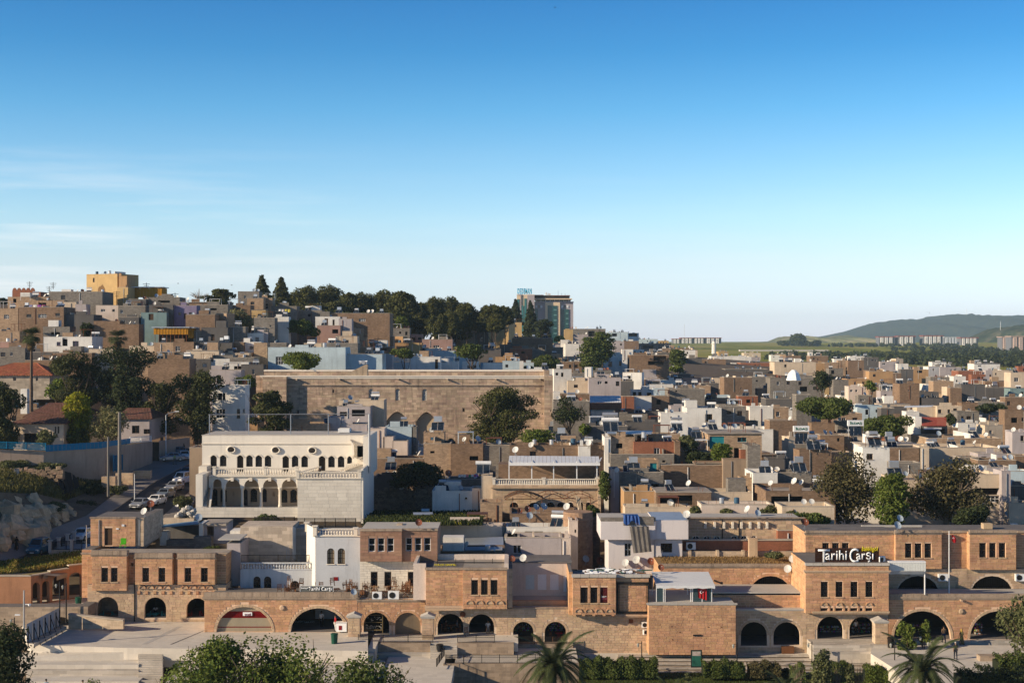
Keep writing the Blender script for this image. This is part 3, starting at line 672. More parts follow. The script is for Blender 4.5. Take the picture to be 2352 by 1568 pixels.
# --- two-storey building at the plaza's west end
R=bld('market_building','two-storey stone building with six dark upper windows west of the plaza',350,155.5,1427);U=[0];Yb=155.5
ops=[(222,271.5,1370,1416,'s'),(332,381.5,1371,1418,'s'),(428.5,478,1373,1418,'s')]
LW=[0]
slab(R,201,519,1342,1427,Yb,7,ops,'b',used=U)
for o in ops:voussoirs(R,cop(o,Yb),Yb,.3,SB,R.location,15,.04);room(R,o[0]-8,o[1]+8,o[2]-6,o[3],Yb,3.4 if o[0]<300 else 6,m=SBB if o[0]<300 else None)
slab(R,201,519,1272,1342,Yb+.55,3.6,[(300,306,1292,1300)],'o',used=U)
for x0,x1,yt,ws in((211,291,1265,((232.5,248),(254.5,270))),(310.5,396,1271,((326.8,342.3),(363.8,379.5))),(408,493.5,1271.5,((423.8,439.3),(461.3,477.3)))):
 o=[(a,b,1303,1335.5)for a,b in ws];Yy=Yb-.45
 slab(R,x0,x1,yt,1342 if x0>300 else 1356,Yy,.99,o,'o',used=U);wins(R,o,Yy);coping(R,x0-1,x1+1,yt-2,yt+9,Yy,.16);strip(R,x0-1,x1+1,yt+9,yt+12,Yy,.1)
for x0 in(318.5,416):
 corbels(R,[(x0+k*19,x0+k*19+17)for k in range(4)],1343,1357,1367,Yb-.1,.1,'o')
strip(R,188,520,1269,1273,Yb+.55,.12)
MB(R.location).box(WX(201,Yb),WX(519,Yb),Yb+.7,Yb+4.2,WZ(1274,Yb),WZ(1272.5,Yb)).build('roof',M_ROOF,R)
for a in(309.3,):MB(R.location).tube((WX(a,Yb),Yb-.08,WZ(1340,Yb)),(WX(a,Yb),Yb-.08,WZ(1426,Yb)),.06).build('drain_pipe',M_IRON,R)
slab(R,188,212,1262,1372,Yb+2.2,7,(),'o',used=U)
# roof room of that building
R=bld('roof_room','stone roof room with a brown door and small wall lamp',275,161,1262,'roof house');Y=161;door=[(240,258.3,1212,1252)]
slab(R,208,311,1191,1254,Y,7,door,'o');strip(R,208,311,1187,1191,Y,.1)
c=cop(door[0],Y);MB(R.location).box(c[0],c[1],Y+.12,Y+.18,c[2],c[3]).build('door',M_BFRAME,R)
MB(R.location).box(WX(280,Y),WX(286,Y),Y-.12,Y,WZ(1208,Y),WZ(1203.5,Y)).build('wall_lamp',M_ALU,R)
MB(R.location).box(WX(267,Y),WX(273,Y),Y-.1,Y,WZ(1215,Y),WZ(1212,Y)).build('vent_cover',M_ALU,R)
slab(R,312,330,1189,1254,Y+.2,9,(),'b',blocks=False)
for q in range(2):MB(R.location).tube((WX(228+q*92,Y),Y-.1,WZ(1193,Y)),(WX(228+q*92,Y),Y-.1,WZ(1252,Y)),.06).build('drain_pipe',M_STEEL,R)
# --- shuttered arcade
R=bld('arcade_building','low stone arcade with two wide arches, one closed by a red shutter',642,150,1451);Y=150;U=[0]
A1,A2=(497.5,625,1393,1450.5,57),(668,795.5,1396,1450.5,54)
slab(R,469.5,821,1376,1451,Y,7,(A1,A2),'o',used=U,margin=.3);coping(R,468.5,822,1359,1370,Y,.18);strip(R,468.5,822,1370,1377,Y,.16);slab(R,469.5,821,1361,1376,Y+.14,.4,(),'o',blocks=False,top=M_CORN)
for a in(A1,A2):voussoirs(R,cop(a,Y),Y,.27,SB,R.location,27,.07)
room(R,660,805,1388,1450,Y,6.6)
M_SHUT=mat('cream_roller_shutter',(.50,.44,.33),var=.08,stain=.2,bump=0);M_SHUTR=mat('red_roller_shutter',(.30,.012,.016),rough=.5,var=.08,stain=.1,bump=0)
o=cop(A1,Y);zt,z0=o[3],o[2];n=26
for i in range(n):
 za,zb=z0+(zt-z0)*i/n,z0+(zt-z0)*(i+1)/n;hw=op_half(o,(za+zb)/2)+.1;cx=(o[0]+o[1])/2
 red=14<=i<21 or i==4
 mb=MB(R.location);mb.add(((cx-hw,Y+.30,za),(cx+hw,Y+.30,za),(cx+hw,Y+.25,zb-.02),(cx-hw,Y+.25,zb-.02),(cx-hw,Y+.34,za),(cx+hw,Y+.34,za),(cx+hw,Y+.34,zb),(cx-hw,Y+.34,zb)),((0,1,2,3),(3,2,6,7),(1,5,6,2),(4,0,3,7)))
 mb.build('shutter_slat',M_SHUTR if red else M_SHUT,R)
def text(body,x0,x1,y0,y1,Y,m,R,name='lettering',ext=.03,shear=0,bold=.0,rx=90,rz=0,mirror=False):
 """lettering fitted to a picture box x0..x1, y0 (top)..y1"""
 c=bpy.data.curves.new(name,'FONT');c.body=body;c.size=1;c.extrude=0;c.shear=shear;c.offset=bold;c.resolution_u=4
 o=bpy.data.objects.new(name,c);me=bpy.data.meshes.new_from_object(o);bpy.data.objects.remove(o);me.materials.clear();me.materials.append(m)
 xs=[v.co.x for v in me.vertices];ys_=[v.co.y for v in me.vertices];ax,bx,ay,by=min(xs),max(xs),min(ys_),max(ys_);w,h=(x1-x0)*Y/F,(y1-y0)*Y/F
 for v in me.vertices:v.co=((v.co.x-(ax+bx)/2)/(bx-ax)*w*(-1 if mirror else 1),(v.co.y-(ay+by)/2)/(by-ay)*h,0)
 me.update();o=link(name,me,R);L=R.location
 o.location=(WX((x0+x1)/2,Y)-L.x,Y-L.y,WZ((y0+y1)/2,Y)-L.z);o.rotation_euler=(math.radians(rx),0,math.radians(rz))
 sd=o.modifiers.new('depth','SOLIDIFY');sd.thickness=ext;sd.offset=0
 return o
M_WPAINT=mat('white_sign_paint',(.80,.82,.84),rough=.5,var=0,stain=0,bump=0);M_YPAINT=mat('yellow_sign_paint',(.62,.52,.02),rough=.5,var=0,stain=0,bump=0)
pl=MB(R.location).box(WX(558,Y+.2),WX(579,Y+.2),Y+.16,Y+.23,WZ(1414,Y),WZ(1406,Y)).build('shutter_sign',M_WPAINT,R)
text('İSOT',561,576,1407.5,1413,Y+.14,M_SHUTR,R,bold=.02,mirror=True)
# wooden terrace sign over the second arch
R=bld('terrace_sign','grey board sign with white script lettering on the arcade roof',727,150.4,1362,'sign');Y=150.4
for k in range(7):MB(R.location).box(WX(690,Y),WX(765,Y),Y,Y+.05,WZ(1363-k*2.5,Y)+.01,WZ(1360.5-k*2.5,Y)).build('board_plank',mat('grey_board',(.16,.17,.165),var=.2,stain=.2,bump=0),R)
f=MB(R.location)
for a,b,c,d in((689,690,1344.5,1364),(765,766,1344.5,1364),(689,766,1344,1345),(689,766,1363,1364)):f.box(WX(a,Y),WX(b,Y),Y-.03,Y+.08,WZ(d,Y),WZ(c,Y))
f.build('sign_frame',M_ALU,R)
text('Tarihi Carşı',709,763,1347,1358,Y-.05,M_WPAINT,R,shear=.1,bold=.02);text('Balıklıgöl',691.5,708,1348,1352.5,Y-.05,M_WPAINT,R,shear=.1,bold=.02)
# --- two-arch shop wing, with a jeweller's window and a closed shutter
R=bld('shop_wing','low stone wing with a jeweller window arch and a shuttered arch',898,150,1457);Y=150;U=[0]
A1,A2=(835,894,1405.5,1457,'s'),(907.3,966,1406,1457,'s')
slab(R,821.5,977,1382,1458,Y,6,(A1,A2),'o',used=U,margin=.24);strip(R,821.5,977,1376,1382,Y,.13);slab(R,821.5,977,1374,1382,Y+.14,.4,(),'o',blocks=False,top=M_CONC)
for a in(A1,A2):voussoirs(R,cop(a,Y),Y,.24,SO,R.location,17,.045)
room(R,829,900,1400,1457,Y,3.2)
o=cop(A2,Y)
for i in range(22):
 za,zb=o[2]+(o[3]-o[2])*i/22,o[2]+(o[3]-o[2])*(i+1)/22;hw=op_half(o,(za+zb)/2)+.1;cx=(o[0]+o[1])/2
 MB(R.location).add(((cx-hw,Y+.30,za),(cx+hw,Y+.30,za),(cx+hw,Y+.25,zb-.02),(cx-hw,Y+.25,zb-.02),(cx+hw,Y+.34,zb),(cx-hw,Y+.34,zb)),((0,1,2,3),(3,2,4,5))).build('shutter_slat',mat('brown_shutter',(.30,.24,.17),var=.08,stain=.3,bump=0),R)
g=MB(R.location);M_GOLD=mat('glinting_jewellery',(.55,.52,.45),rough=.3,var=.3,stain=0,bump=0,metal=.5)
rn=random.Random(5)
for k in range(90):
 x,y=rn.uniform(838,877),rn.uniform(1416,1448);s=rn.uniform(.03,.09);X,Z=WX(x,Y+.5),WZ(y,Y+.5)
 if y<1425 or y>1433:g.box(X-s,X+s,Y+.48,Y+.52,Z-s*.5,Z+s*.5)
tag(g.build('jewellery',M_GOLD,R),kind='stuff')
d=MB(R.location)
for a,b,c,e in((837,838,1412,1450),(877,878.5,1406,1455),(838,877,1413,1414),(838,877,1447,1449),(838,877,1430,1431)):d.box(WX(a,Y),WX(b,Y),Y+.42,Y+.5,WZ(e,Y),WZ(c,Y))
d.build('shop_window_frame',mat('brass_frame',(.25,.18,.08),rough=.4,var=.1,stain=0,bump=0),R)
pier(798,827.5,1408,1467.5,147.6,1.0,'capped stone pier between the wide arch and the jeweller arch');pier(968,997,1409,1476,147.6,1.0,'capped stone pier between the shuttered arch and the tea room arches')
# --- tea room building with the proud upper storey
R=bld('tea_room_building','orange stone upper storey with three windows over two tea room arches',1080,150,1457);Y=150;U=[0]
A1,A2=(1005,1064.5,1408.5,1458.5,'s'),(1077,1135,1409.5,1459.5,'s')
slab(R,977.5,1166,1398,1460,Y,9,(A1,A2),'b',used=U,margin=.22)
for a in(A1,A2):voussoirs(R,cop(a,Y),Y,.22,SB,R.location,17,.04)
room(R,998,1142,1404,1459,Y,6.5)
Yt=149.1;W3=[(1082.5,1098,1331,1365),(1105,1120.5,1331,1365),(1127,1143,1331,1365)]
slab(R,978,1063,1308,1390,Yt,8,(),'o',used=U);slab(R,1063,1164.5,1308,1398,Yt-.35,8.3,W3,'o',used=U,top=M_ROOF);wins(R,W3,Yt-.35,bars=1,cross=0)
coping(R,976,1063,1303,1308,Yt,.14);coping(R,1063,1166,1303,1308,Yt-.35,.14);strip(R,978,1063,1390,1401,Yt,.12,m=SB)
corbels(R,[(1069.5+23*k,1069.5+19+23*k)for k in range(4)],1377,1390,1402,Yt-.35,.9,'o')
bw=MB(R.location);Yr=149.2;z1=WZ(1302,Yr)
for x0,x1,y0,y1 in((949,978,Yr+.2,Yr+.5),(949,956,Yr+.5,Yr+7.0),(956,1165,Yr+6.7,Yr+7.0),(1158,1168,Yr+.3,Yr+6.7)):bw.box(WX(x0,Yr),WX(x1,Yr),y0,y1,WZ(1378,Yr),z1+.35)
bw.build('parapet',wallm('pw'),R)
MB(R.location).box(WX(950,Yr),WX(1164,Yr),Yr+.5,Yr+6.7,z1-.5,z1-.25).build('roof',M_ROOF2,R)
slab(R,1166,1177,1305,1397,Yt+.8,6,(),'b',blocks=False)
text('TELKARİ GÜMÜŞ',998,1049,1293.5,1299.5,151.6,M_YPAINT,R,bold=.03,rx=-90,rz=0,mirror=True,ext=.06)
MB(R.location).tube((WX(1000,153),153,WZ(1291,153)),(WX(1165,153),153,WZ(1291,153)),.05).build('roof_rail',M_IRON,R)
for k in range(4):MB(R.location).tube((WX(1005+42*k,153),153,WZ(1299,153)),(WX(1005+42*k,153),153,WZ(1282,153)),.03).build('rail_post',M_IRON,R)
# --- low arches right of it, with the boarded terrace wall behind
R=bld('arcade_building','low stone building with two open arches and a raised terrace behind',1240,150,1480);Y=150;U=[0]
A1,A2=(1178.5,1225.5,1427,1481,'s'),(1251,1300.5,1427,1481,'s')
slab(R,1166,1316,1398,1482,Y,5,(A1,A2),'b',used=U,margin=.26,top=M_CONC);strip(R,1164,1316,1394,1398,Y,.1)
for a in(A1,A2):voussoirs(R,cop(a,Y),Y,.26,SB,R.location,15,.04)
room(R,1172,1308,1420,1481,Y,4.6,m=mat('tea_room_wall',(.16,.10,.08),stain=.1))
strip(R,1166,1308,1378,1394,Y+2,.2,m=SO,name='ledge');slab(R,1166,1308,1378,1397,Y+2.2,3,(),'o',blocks=False,top=M_CONC)
R=bld('terrace_house','pinkish plastered wall with four boarded-up white windows',1240,155,1390,'house');Y=155
B4=[(1207.5,1227,1320,1353),(1235,1255,1318,1354),(1263.5,1283,1318,1354),(1294,1310,1321,1358)]
mb=MB(R.location);O=[cop(o,Y)for o in B4];a,b,c,d=WX(1170,Y),WX(1312,Y),WZ(1392,Y),WZ(1292,Y);wall_face(mb,a,b,c,d,Y,O,.1)
mb.quad((a,Y,d),(b,Y,d),(b,Y+5,d),(a,Y+5,d));mb.quad((a,Y+5,c),(a,Y,c),(a,Y,d),(a,Y+5,d));mb.quad((b,Y,c),(b,Y+5,c),(b,Y+5,d),(b,Y,d));mb.build('wall',wallm('pw'),R)
for i,o in enumerate(O):MB(R.location).box(o[0],o[1],Y+.05,Y+.09,o[2],o[3]).build('window_board',M_ALU if i else M_SHEET,R)
MB(R.location).box(a-.1,b+.1,Y-.12,Y+5,d+.004,d+.14).build('roof',M_ROOF2,R)
# --- building with the black metal frame
R=bld('framed_building','orange stone building with three windows beside a black metal wall frame',1410,149,1495);Y=150;U=[0]
slab(R,1316,1490,1411,1500,Y,8,(),'b',used=U)
Yt=148.6;W3=[(1333,1350.5,1348,1384),(1356,1373,1348,1384),(1378.5,1396,1348,1384)]
slab(R,1315,1414.5,1326,1411,Yt,5,W3,'o',used=U,top=M_ROOF);wins(R,W3,Yt,bars=0,cross=0);slab(R,1415,1490,1326,1410,Yt+.55,4.5,(),'o',used=U,top=M_ROOF)
coping(R,1313,1415,1318,1325,Yt,.16,M_CONC);coping(R,1415,1493,1318,1325,Yt+.5,.16,M_CONC);strip(R,1415,1490,1410,1416,Yt+.55,.14,m=SB)
corbels(R,[(1320+23.6*k,1320+17.5+23.6*k)for k in range(4)],1396,1409,1418,Yt,1.3,'o')
Yf=Yt+.45;fr=MB(R.location)
for a,b,c,d in((1417,1420,1336,1408),(1487,1490,1336,1408),(1417,1490,1336,1339),(1417,1490,1405,1408),(1419,1488,1340,1341),(1421.5,1422.5,1339,1405),(1484,1485,1339,1405),(1419,1488,1403,1404)):fr.box(WX(a,Yf),WX(b,Yf),Yf-.1,Yf,WZ(d,Yf),WZ(c,Yf))
fr.build('metal_frame',M_IRON,R)
M_ORNG=mat('orange_return_stone',(.58,.30,.13),brick=(.5,.27,.01,(1.2,1.3,1.4)),var=.12,stain=.15)
slab(R,1306.5,1315,1313,1412,Yt+.5,8,(),'o',blocks=False)
ps=MB(R.location);ps.box(WX(1379,Yt),WX(1395.5,Yt),Yt+.1,Yt+.13,WZ(1383,Yt),WZ(1349,Yt));ps.build('poster',mat('dark_red_poster',(.10,.012,.016),var=0,stain=0,bump=0),R)
text('İSOT',1381.5,1393.5,1367,1371.5,Yt+.08,M_WPAINT,R,bold=.02,ext=.005);text('ŞEHRİ',1380.3,1394.8,1372.3,1376,Yt+.08,mat('pink_print',(.5,.12,.18),var=0,stain=0,bump=0),R,bold=.02,ext=.005)
MB(R.location).box(WX(1444,Y),WX(1454,Y),Y-.06,Y,WZ(1430,Y),WZ(1421,Y)).build('vent_board',M_RUST,R)
for k,(x,y)in enumerate(((1482,1439),(1484,1455))):put('ac',(WX(x,Y),Y-.3,WZ(y,Y)),math.radians(15*k),.95-.1*k,label=('upper' if k==0 else 'lower')+' of two small air conditioners on the corner beside the blank stone wall')
# --- big blank stone block with the glass pavilion on its roof
R=bld('stone_block_building','big blank block of pinkish brown stone under the glass cafe pavilion',1590,147.5,1500);Y=147.6
slab(R,1490,1690,1388,1503,Y,9,(),'o',top=M_CONC);strip(R,1488,1691,1385,1389,Y,.12,m=M_CONC)
MB(R.location).box(WX(1591.5,Y),WX(1610.5,Y),Y-.12,Y+.02,WZ(1459.5,Y),WZ(1456,Y)).build('spotlight',M_IRON,R)
for x,y in((1541,1437),(1655,1438),(1543,1467),(1560,1450),(1625,1438)):MB(R.location).box(WX(x,Y),WX(x+3,Y),Y-.06,Y,WZ(y+2,Y),WZ(y,Y)).build('wall_fixing',M_RUST,R)
R=bld('glass_pavilion','glazed cafe pavilion with a white canvas roof and a red flag inside',1575,149,1383,'pavilion');Y=149.2;Yk=153.5
ps=MB(R.location)
for x in(1507,1523,1527,1586,1590,1612,1634):ps.box(WX(x,Y),WX(x+1.6,Y),Y,Y+.08,WZ(1384,Y),WZ(1342,Y))
for x in(1507,1590,1634):ps.box(WX(x,Y),WX(x+1.6,Y),Yk,Yk+.08,WZ(1384,Y),WZ(1342,Y))
ps.build('post',M_ALU,R);MB(R.location).box(WX(1506,Y),WX(1637,Y),Y-.02,Y+.1,WZ(1384.5,Y),WZ(1382.5,Y)).build('sill_rail',M_ALU,R)
for x0,x1 in((1508.6,1523),(1591.6,1612),(1613.6,1634)):MB(R.location).box(WX(x0,Y),WX(x1,Y),Y+.03,Y+.05,WZ(1383,Y),WZ(1344,Y)).build('pane',mat('tinted_glass',(.05,.09,.11),rough=.1,var=0,stain=0,bump=0,spec=.6),R)
cv=MB(R.location);za,zb=WZ(1342.5,Y),WZ(1328.5,Y);n=14;X0,X1=WX(1506,Y),WX(1641,Y)
for i in range(n):
 a,b=X0+(X1-X0)*i/n,X0+(X1-X0)*(i+1)/n;w=.06*(i%2)
 cv.quad((a,Y-.5,za),(b,Y-.5,za),(b,Y+4.6,zb),(a,Y+4.6,zb));cv.quad((a,Y-.52,za-.28+.05*math.sin(i*2.1)),(b,Y-.52,za-.28+.05*math.sin((i+1)*2.1)),(b,Y-.5,za),(a,Y-.5,za))
cv.build('canvas_roof',mat('white_canvas',(.72,.74,.76),rough=.7,var=.06,stain=.15,bump=0,trans=.2),R)
M_RED=mat('red_cloth',(.42,.012,.02),rough=.7,var=.08,stain=0,bump=0)
fl=MB(R.location);n=6
for i in range(n):a,b=1603+20*i/n,1603+20*(i+1)/n;fl.quad((WX(a,Y),Y-.1+.06*(i%2),WZ(1372+i,Y)),(WX(b,Y),Y-.1+.06*((i+1)%2),WZ(1372+i,Y)),(WX(b,Y),Y-.1+.06*((i+1)%2),WZ(1351,Y)),(WX(a,Y),Y-.1+.06*(i%2),WZ(1351,Y)))
fo=fl.build('flag',M_RED,R)
def crescent(R,x,y,r,Y,m):
 mb=MB(R.location);P=[];X,Z=WX(x,Y),WZ(y,Y);k=r*Y/F
 P=[(X+k*math.cos(t),Z+k*math.sin(t))for t in np.linspace(.75,5.53,14)]+[(X+.3*k+.78*k*math.cos(t),Z+.78*k*math.sin(t))for t in np.linspace(5.25,1.03,12)]
 for i in range(12):mb.quad((P[i][0],Y,P[i][1]),(P[i+1][0],Y,P[i+1][1]),(P[-2-i][0],Y,P[-2-i][1]),(P[-1-i][0],Y,P[-1-i][1]))
 mb.build('crescent',m,R)
 sb=MB(R.location);c=Vector((X+1.15*k,Y,Z));pts=[(c.x+(k*.42 if i%2==0 else k*.17)*math.cos(math.pi/5*i+math.pi),Z+(k*.42 if i%2==0 else k*.17)*math.sin(math.pi/5*i+math.pi))for i in range(10)]
 for i in range(10):sb.poly([(c.x,Y,Z),(pts[i][0],Y,pts[i][1]),(pts[(i+1)%10][0],Y,pts[(i+1)%10][1])])
 sb.build('star',m,R)
crescent(R,1611,1359,3.4,Y-.14,M_WPAINT)
R=bld('awning_pole','black metal telescope pole standing out beside the canvas roof',1650,151,1336,'pole');MB(R.location).tube((WX(1640,151),151,WZ(1332,151)),(WX(1655,151),151,WZ(1338,151)),.09).tube((WX(1655,151),151,WZ(1338,151)),(WX(1660,151),151,WZ(1338.5,151)),.14).build('barrel',M_IRON,R)
# --- grassy-roofed arcade set back, barred arches
R=bld('grass_roof_arcade','set-back stone arcade with barred arches under a dry grass roof',1700,157,1400);Y=157;U=[0]
BA=[(1571,1632,1321,1372,30),(1722,1817,1322,1363,41)]
slab(R,1517,1849,1303,1400,Y,8,BA,'o',used=U,margin=.28,top=mat('dry_grass_ground',(.36,.22,.10),var=.35,scale=2,stain=.3));coping(R,1515,1850,1294,1300,Y,.18);strip(R,1515,1850,1300,1304,Y,.12)
for a in BA:voussoirs(R,cop(a,Y),Y,.3,SO,R.location,19,.04)
room(R,1560,1830,1315,1372,Y,5)
for a in BA:
 g=MB(R.location);o=cop(a,Y);n=22
 for i in range(1,n):x=o[0]+(o[1]-o[0])*i/n;g.box(x-.015,x+.015,Y+.1,Y+.13,o[2],o[2]+max(.1,(o[3]-o[4]+o[4]*math.sqrt(max(0,1-((x-(o[0]+o[1])/2)/((o[1]-o[0])/2))**2)))-o[2]))
 g.build('iron_grille',M_IRON,R)
R2=bld('terrace_slab','long flat terrace slab before the barred arches',1700,150,1400,'terrace');Y=150.5
slab(R2,1640,1848,1366,1400,Y+1.5,5,(),'o',top=M_CONC);MB(R2 .location).box(WX(1636,Y),WX(1850,Y),Y+1.3,Y+6.4,WZ(1367,Y),WZ(1364.5,Y)).build('slab_edge',M_CONC,R2)
# --- two arches right of the blank block
R=bld('arcade_building','low stone arcade with two dark arches between the blank block and the sign building',1780,150,1498);Y=150;U=[0]
A1,A2=(1701.5,1762,1427.5,1482,'s'),(1776.5,1838,1428,1481,'s')
slab(R,1690,1869,1402,1503,Y,6,(A1,A2),'b',used=U,margin=.24,top=M_CONC);strip(R,1689,1870,1397.5,1402,Y,.1,m=M_CONC)
for a in(A1,A2):voussoirs(R,cop(a,Y),Y,.24,SB,R.location,17,.04)
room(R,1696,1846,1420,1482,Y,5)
b2=MB(R.location);b2 .box(WX(1794,Y),WX(1822,Y),Y-.5,Y-.1,WZ(1498,Y),WZ(1482,Y));b2 .build('wooden_crate',M_WOOD,R)
# --- building under the big sign
R=bld('sign_building','stone building with four tall windows below the big shop sign',1945,150,1466);Y=150;U=[0]
A1,A2=(1877,1937,1415,1466,'s'),(1951,2009,1415.5,1466,'s')
slab(R,1868.5,2040,1408,1467,Y,8,(A1,A2),'b',used=U,margin=.2)
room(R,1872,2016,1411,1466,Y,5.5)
for a in(A1,A2):voussoirs(R,cop(a,Y),Y,.2,SB,R.location,17,.03)
Yt=149.3;W4=[(1885.5,1902,1335,1370),(1919.5,1936,1335,1370),(1953.8,1970.2,1335,1370),(1988,2004.7,1335,1370)]
SL=[(1884.5,1902,1395.5,1402.5),(1907,1914,1395.5,1402.5),(1919,1936,1395.5,1402.5),(1941,1948,1395.5,1402.5),(1953,1970,1395.5,1402.5),(1975,1982,1395.5,1402.5),(1988,2004.5,1395.5,1402.5)]
slab(R,1850,2041.5,1292,1408,Yt,7.6,W4+SL,'o',used=U,top=M_ROOF2);wins(R,W4,Yt,grille=True,bars=1,cross=2)
coping(R,1849,2043,1292,1298,Yt,.15,M_CONC);strip(R,1849,2043,1309,1315,Yt,.14,m=SB);strip(R,1868,2040,1403,1409,Yt,.14,m=SB)
for o in SL:c=cop(o,Yt);MB(R.location).box(c[0],c[1],Yt+.2,Yt+.22,c[2],c[3]).build('dark_slot',M_DARK,R)
for k in range(4):x=1885.5+34.2*k;corbels(R,[(x,x+16)],1381.5,1389.5,1391,Yt-.02,.02,'o')
pier(2009,2040,1420,1487,147.4,1.2,'capped stone pier between the shop arches and the widest arch')
R=bld('big_sign','big dark wooden shop sign with white script and small yellow script',1945,149.6,1291,'sign');Y=149.9
M_SIGN=mat('dark_sign_wood',(.055,.022,.012),rough=.5,var=.25,stain=.2,bump=.1)
for k in range(6):MB(R.location).box(WX(1872.5,Y),WX(2019,Y),Y,Y+.08,WZ(1291-k*5.5,Y)+.01,WZ(1285.5-k*5.5,Y)).build('board_plank',M_SIGN,R)
for b_,x0,x1,y0,y1 in(('T',1879,1906,1261,1291),('arihi',1896,1945.5,1263,1285),('C',1951.5,1972,1258.5,1291.5),('arşı',1967,2006.5,1267.5,1290)):text(b_,x0,x1,y0,y1,Y-.06,M_WPAINT,R,bold=.006,ext=.05)
text('Balıklıgöl',1979.5,2017,1254.5,1268,Y-.06,M_YPAINT,R,bold=.02,ext=.04,shear=.15)
put('ac',(WX(2026,Y),Y+.3,WZ(1292,Y)),math.radians(35),1.05,label='air conditioner standing right beside the big wooden shop sign')
# --- long two-storey building behind
R=bld('market_building','long two-storey orange stone building with triple windows behind the big sign',2130,157,1370);Y=157;U=[0]
WA=[(1889,1904.5,1246,1266),(1911.5,1927.5,1246,1266),(1934,1950,1246,1266)]
slab(R,1850,2056,1222,1315,Y,7,WA,'o',used=U,top=M_ROOF2);wins(R,WA,Y,bars=2,cross=0,sill=False)
WB=[(2079,2094.5,1247,1280),(2101.5,2117,1247,1280),(2124,2139.5,1247,1280)];WC=[(2249.5,2265.5,1246,1279.5),(2272.5,2288,1246,1279.5),(2294.5,2310,1246,1279.5)]
AR=[(2060,2157.5,1322,1365,42),(2230,2327,1322,1363,41)]
slab(R,2041,2420,1306,1368,Y,7,AR,'b',used=U,margin=.1);room(R,2050,2340,1318,1366,Y,5)
slab(R,2056,2420,1222,1306,Y+.5,6.5,(),'o',used=U,top=M_ROOF2)
for wn,x0,x1,yb_ in((WB,2056.5,2163,1306),(WC,2227,2334,1308)):
 slab(R,x0,x1,1222,yb_,Y-.5,1,wn,'o',used=U);wins(R,wn,Y-.5,bars=0,cross=1);coping(R,x0-1,x1+1,1216.5,1223,Y-.5,.2);strip(R,x0,x1,1223,1227,Y-.5,.1)
coping(R,1850,2055,1218,1223,Y,.2);strip(R,1850,2055,1223,1228,Y,.12);coping(R,2165,2226,1218,1223,Y+.5,.15);coping(R,2336,2420,1218,1223,Y+.5,.15)
g=MB(R.location)
for a in AR:
 o=cop(a,Y);n=24
 for i in range(1,n):x=o[0]+(o[1]-o[0])*i/n;g.box(x-.012,x+.012,Y+.12,Y+.15,o[2],o[2]+(o[3]-o[2])*math.sqrt(max(0,1-((x-(o[0]+o[1])/2)/((o[1]-o[0])/2))**2)))
g.build('iron_grille',M_IRON,R)
MB(R.location).box(WX(2005,Y),WX(2148,Y),Y+5,Y+5.3,WZ(1214,Y+5),WZ(1206,Y+5)).build('roof_upstand',M_CONC,R)
MB(R.location).box(WX(2280,Y),WX(2301,Y),Y+3,Y+3.9,WZ(1214.5,Y+3),WZ(1202,Y+3)).build('chimney',SB,R)
for x,l in((2151.5+12,'air conditioner on the wall left of the flagpole arches'),):put('ac',(WX(x,Y),Y-.35,WZ(1332,Y)),0,1.25,label='air conditioner on the stone wall between the barred half-round arches')
put('ac',(WX(2340,Y),Y-.35,WZ(1332,Y)),0,1.25,label='air conditioner at the picture edge beyond the last barred arch')
# flagpole with its flag
R=bld('flagpole','tall white flagpole with a small red crescent flag',2180,153,1364,'flagpole');Y=153
MB(R.location).tube((WX(2180,Y),Y,WZ(1364,Y)),(WX(2180,Y),Y,WZ(1219,Y)),.06,.04).build('pole',M_ALU,R)
fl=MB(R.location);cols=[(2186,1226,1242),(2190,1229,1245),(2194,1233,1247),(2197,1236,1243)]
for i in range(3):a,b=cols[i],cols[i+1];y0,y1=Y+.05*(i%2),Y+.05*((i+1)%2);fl.quad((WX(a[0],Y),y0,WZ(a[2],Y)),(WX(b[0],Y),y1,WZ(b[2],Y)),(WX(b[0],Y),y1,WZ(b[1],Y)),(WX(a[0],Y),y0,WZ(a[1],Y)))
fl.build('flag',M_RED,R);crescent(R,2190,1235,1.8,Y-.02,M_WPAINT)
# awning
R=bld('corner_awning','white sheet-metal awning on a thin post beside the sign building',2095,150,1365,'awning');Y=149.8
M_AW=mat('pale_awning_sheet',(.62,.64,.62),rough=.5,var=.08,stain=.2,bump=0)
a=MB(R.location);a.box(WX(2041,Y),WX(2126.5,Y),Y,Y+.7,WZ(1292,Y),WZ(1288.5,Y));a.build('top_edge',M_ALU,R)
for k in range(14):x0=2043+6*k;MB(R.location).box(WX(x0,Y),WX(x0+5.7,Y),Y+.03,Y+.09,WZ(1311,Y),WZ(1292,Y)).build('panel',M_AW,R)
MB(R.location).box(WX(2041,Y),WX(2126,Y),Y-.02,Y+.12,WZ(1318,Y),WZ(1311.3,Y)).build('valance',M_STEEL,R)
MB(R.location).tube((WX(2124.5,Y),Y+.05,WZ(1365,Y)),(WX(2124.5,Y),Y+.05,WZ(1311,Y)),.07).build('post',M_ALU,R)
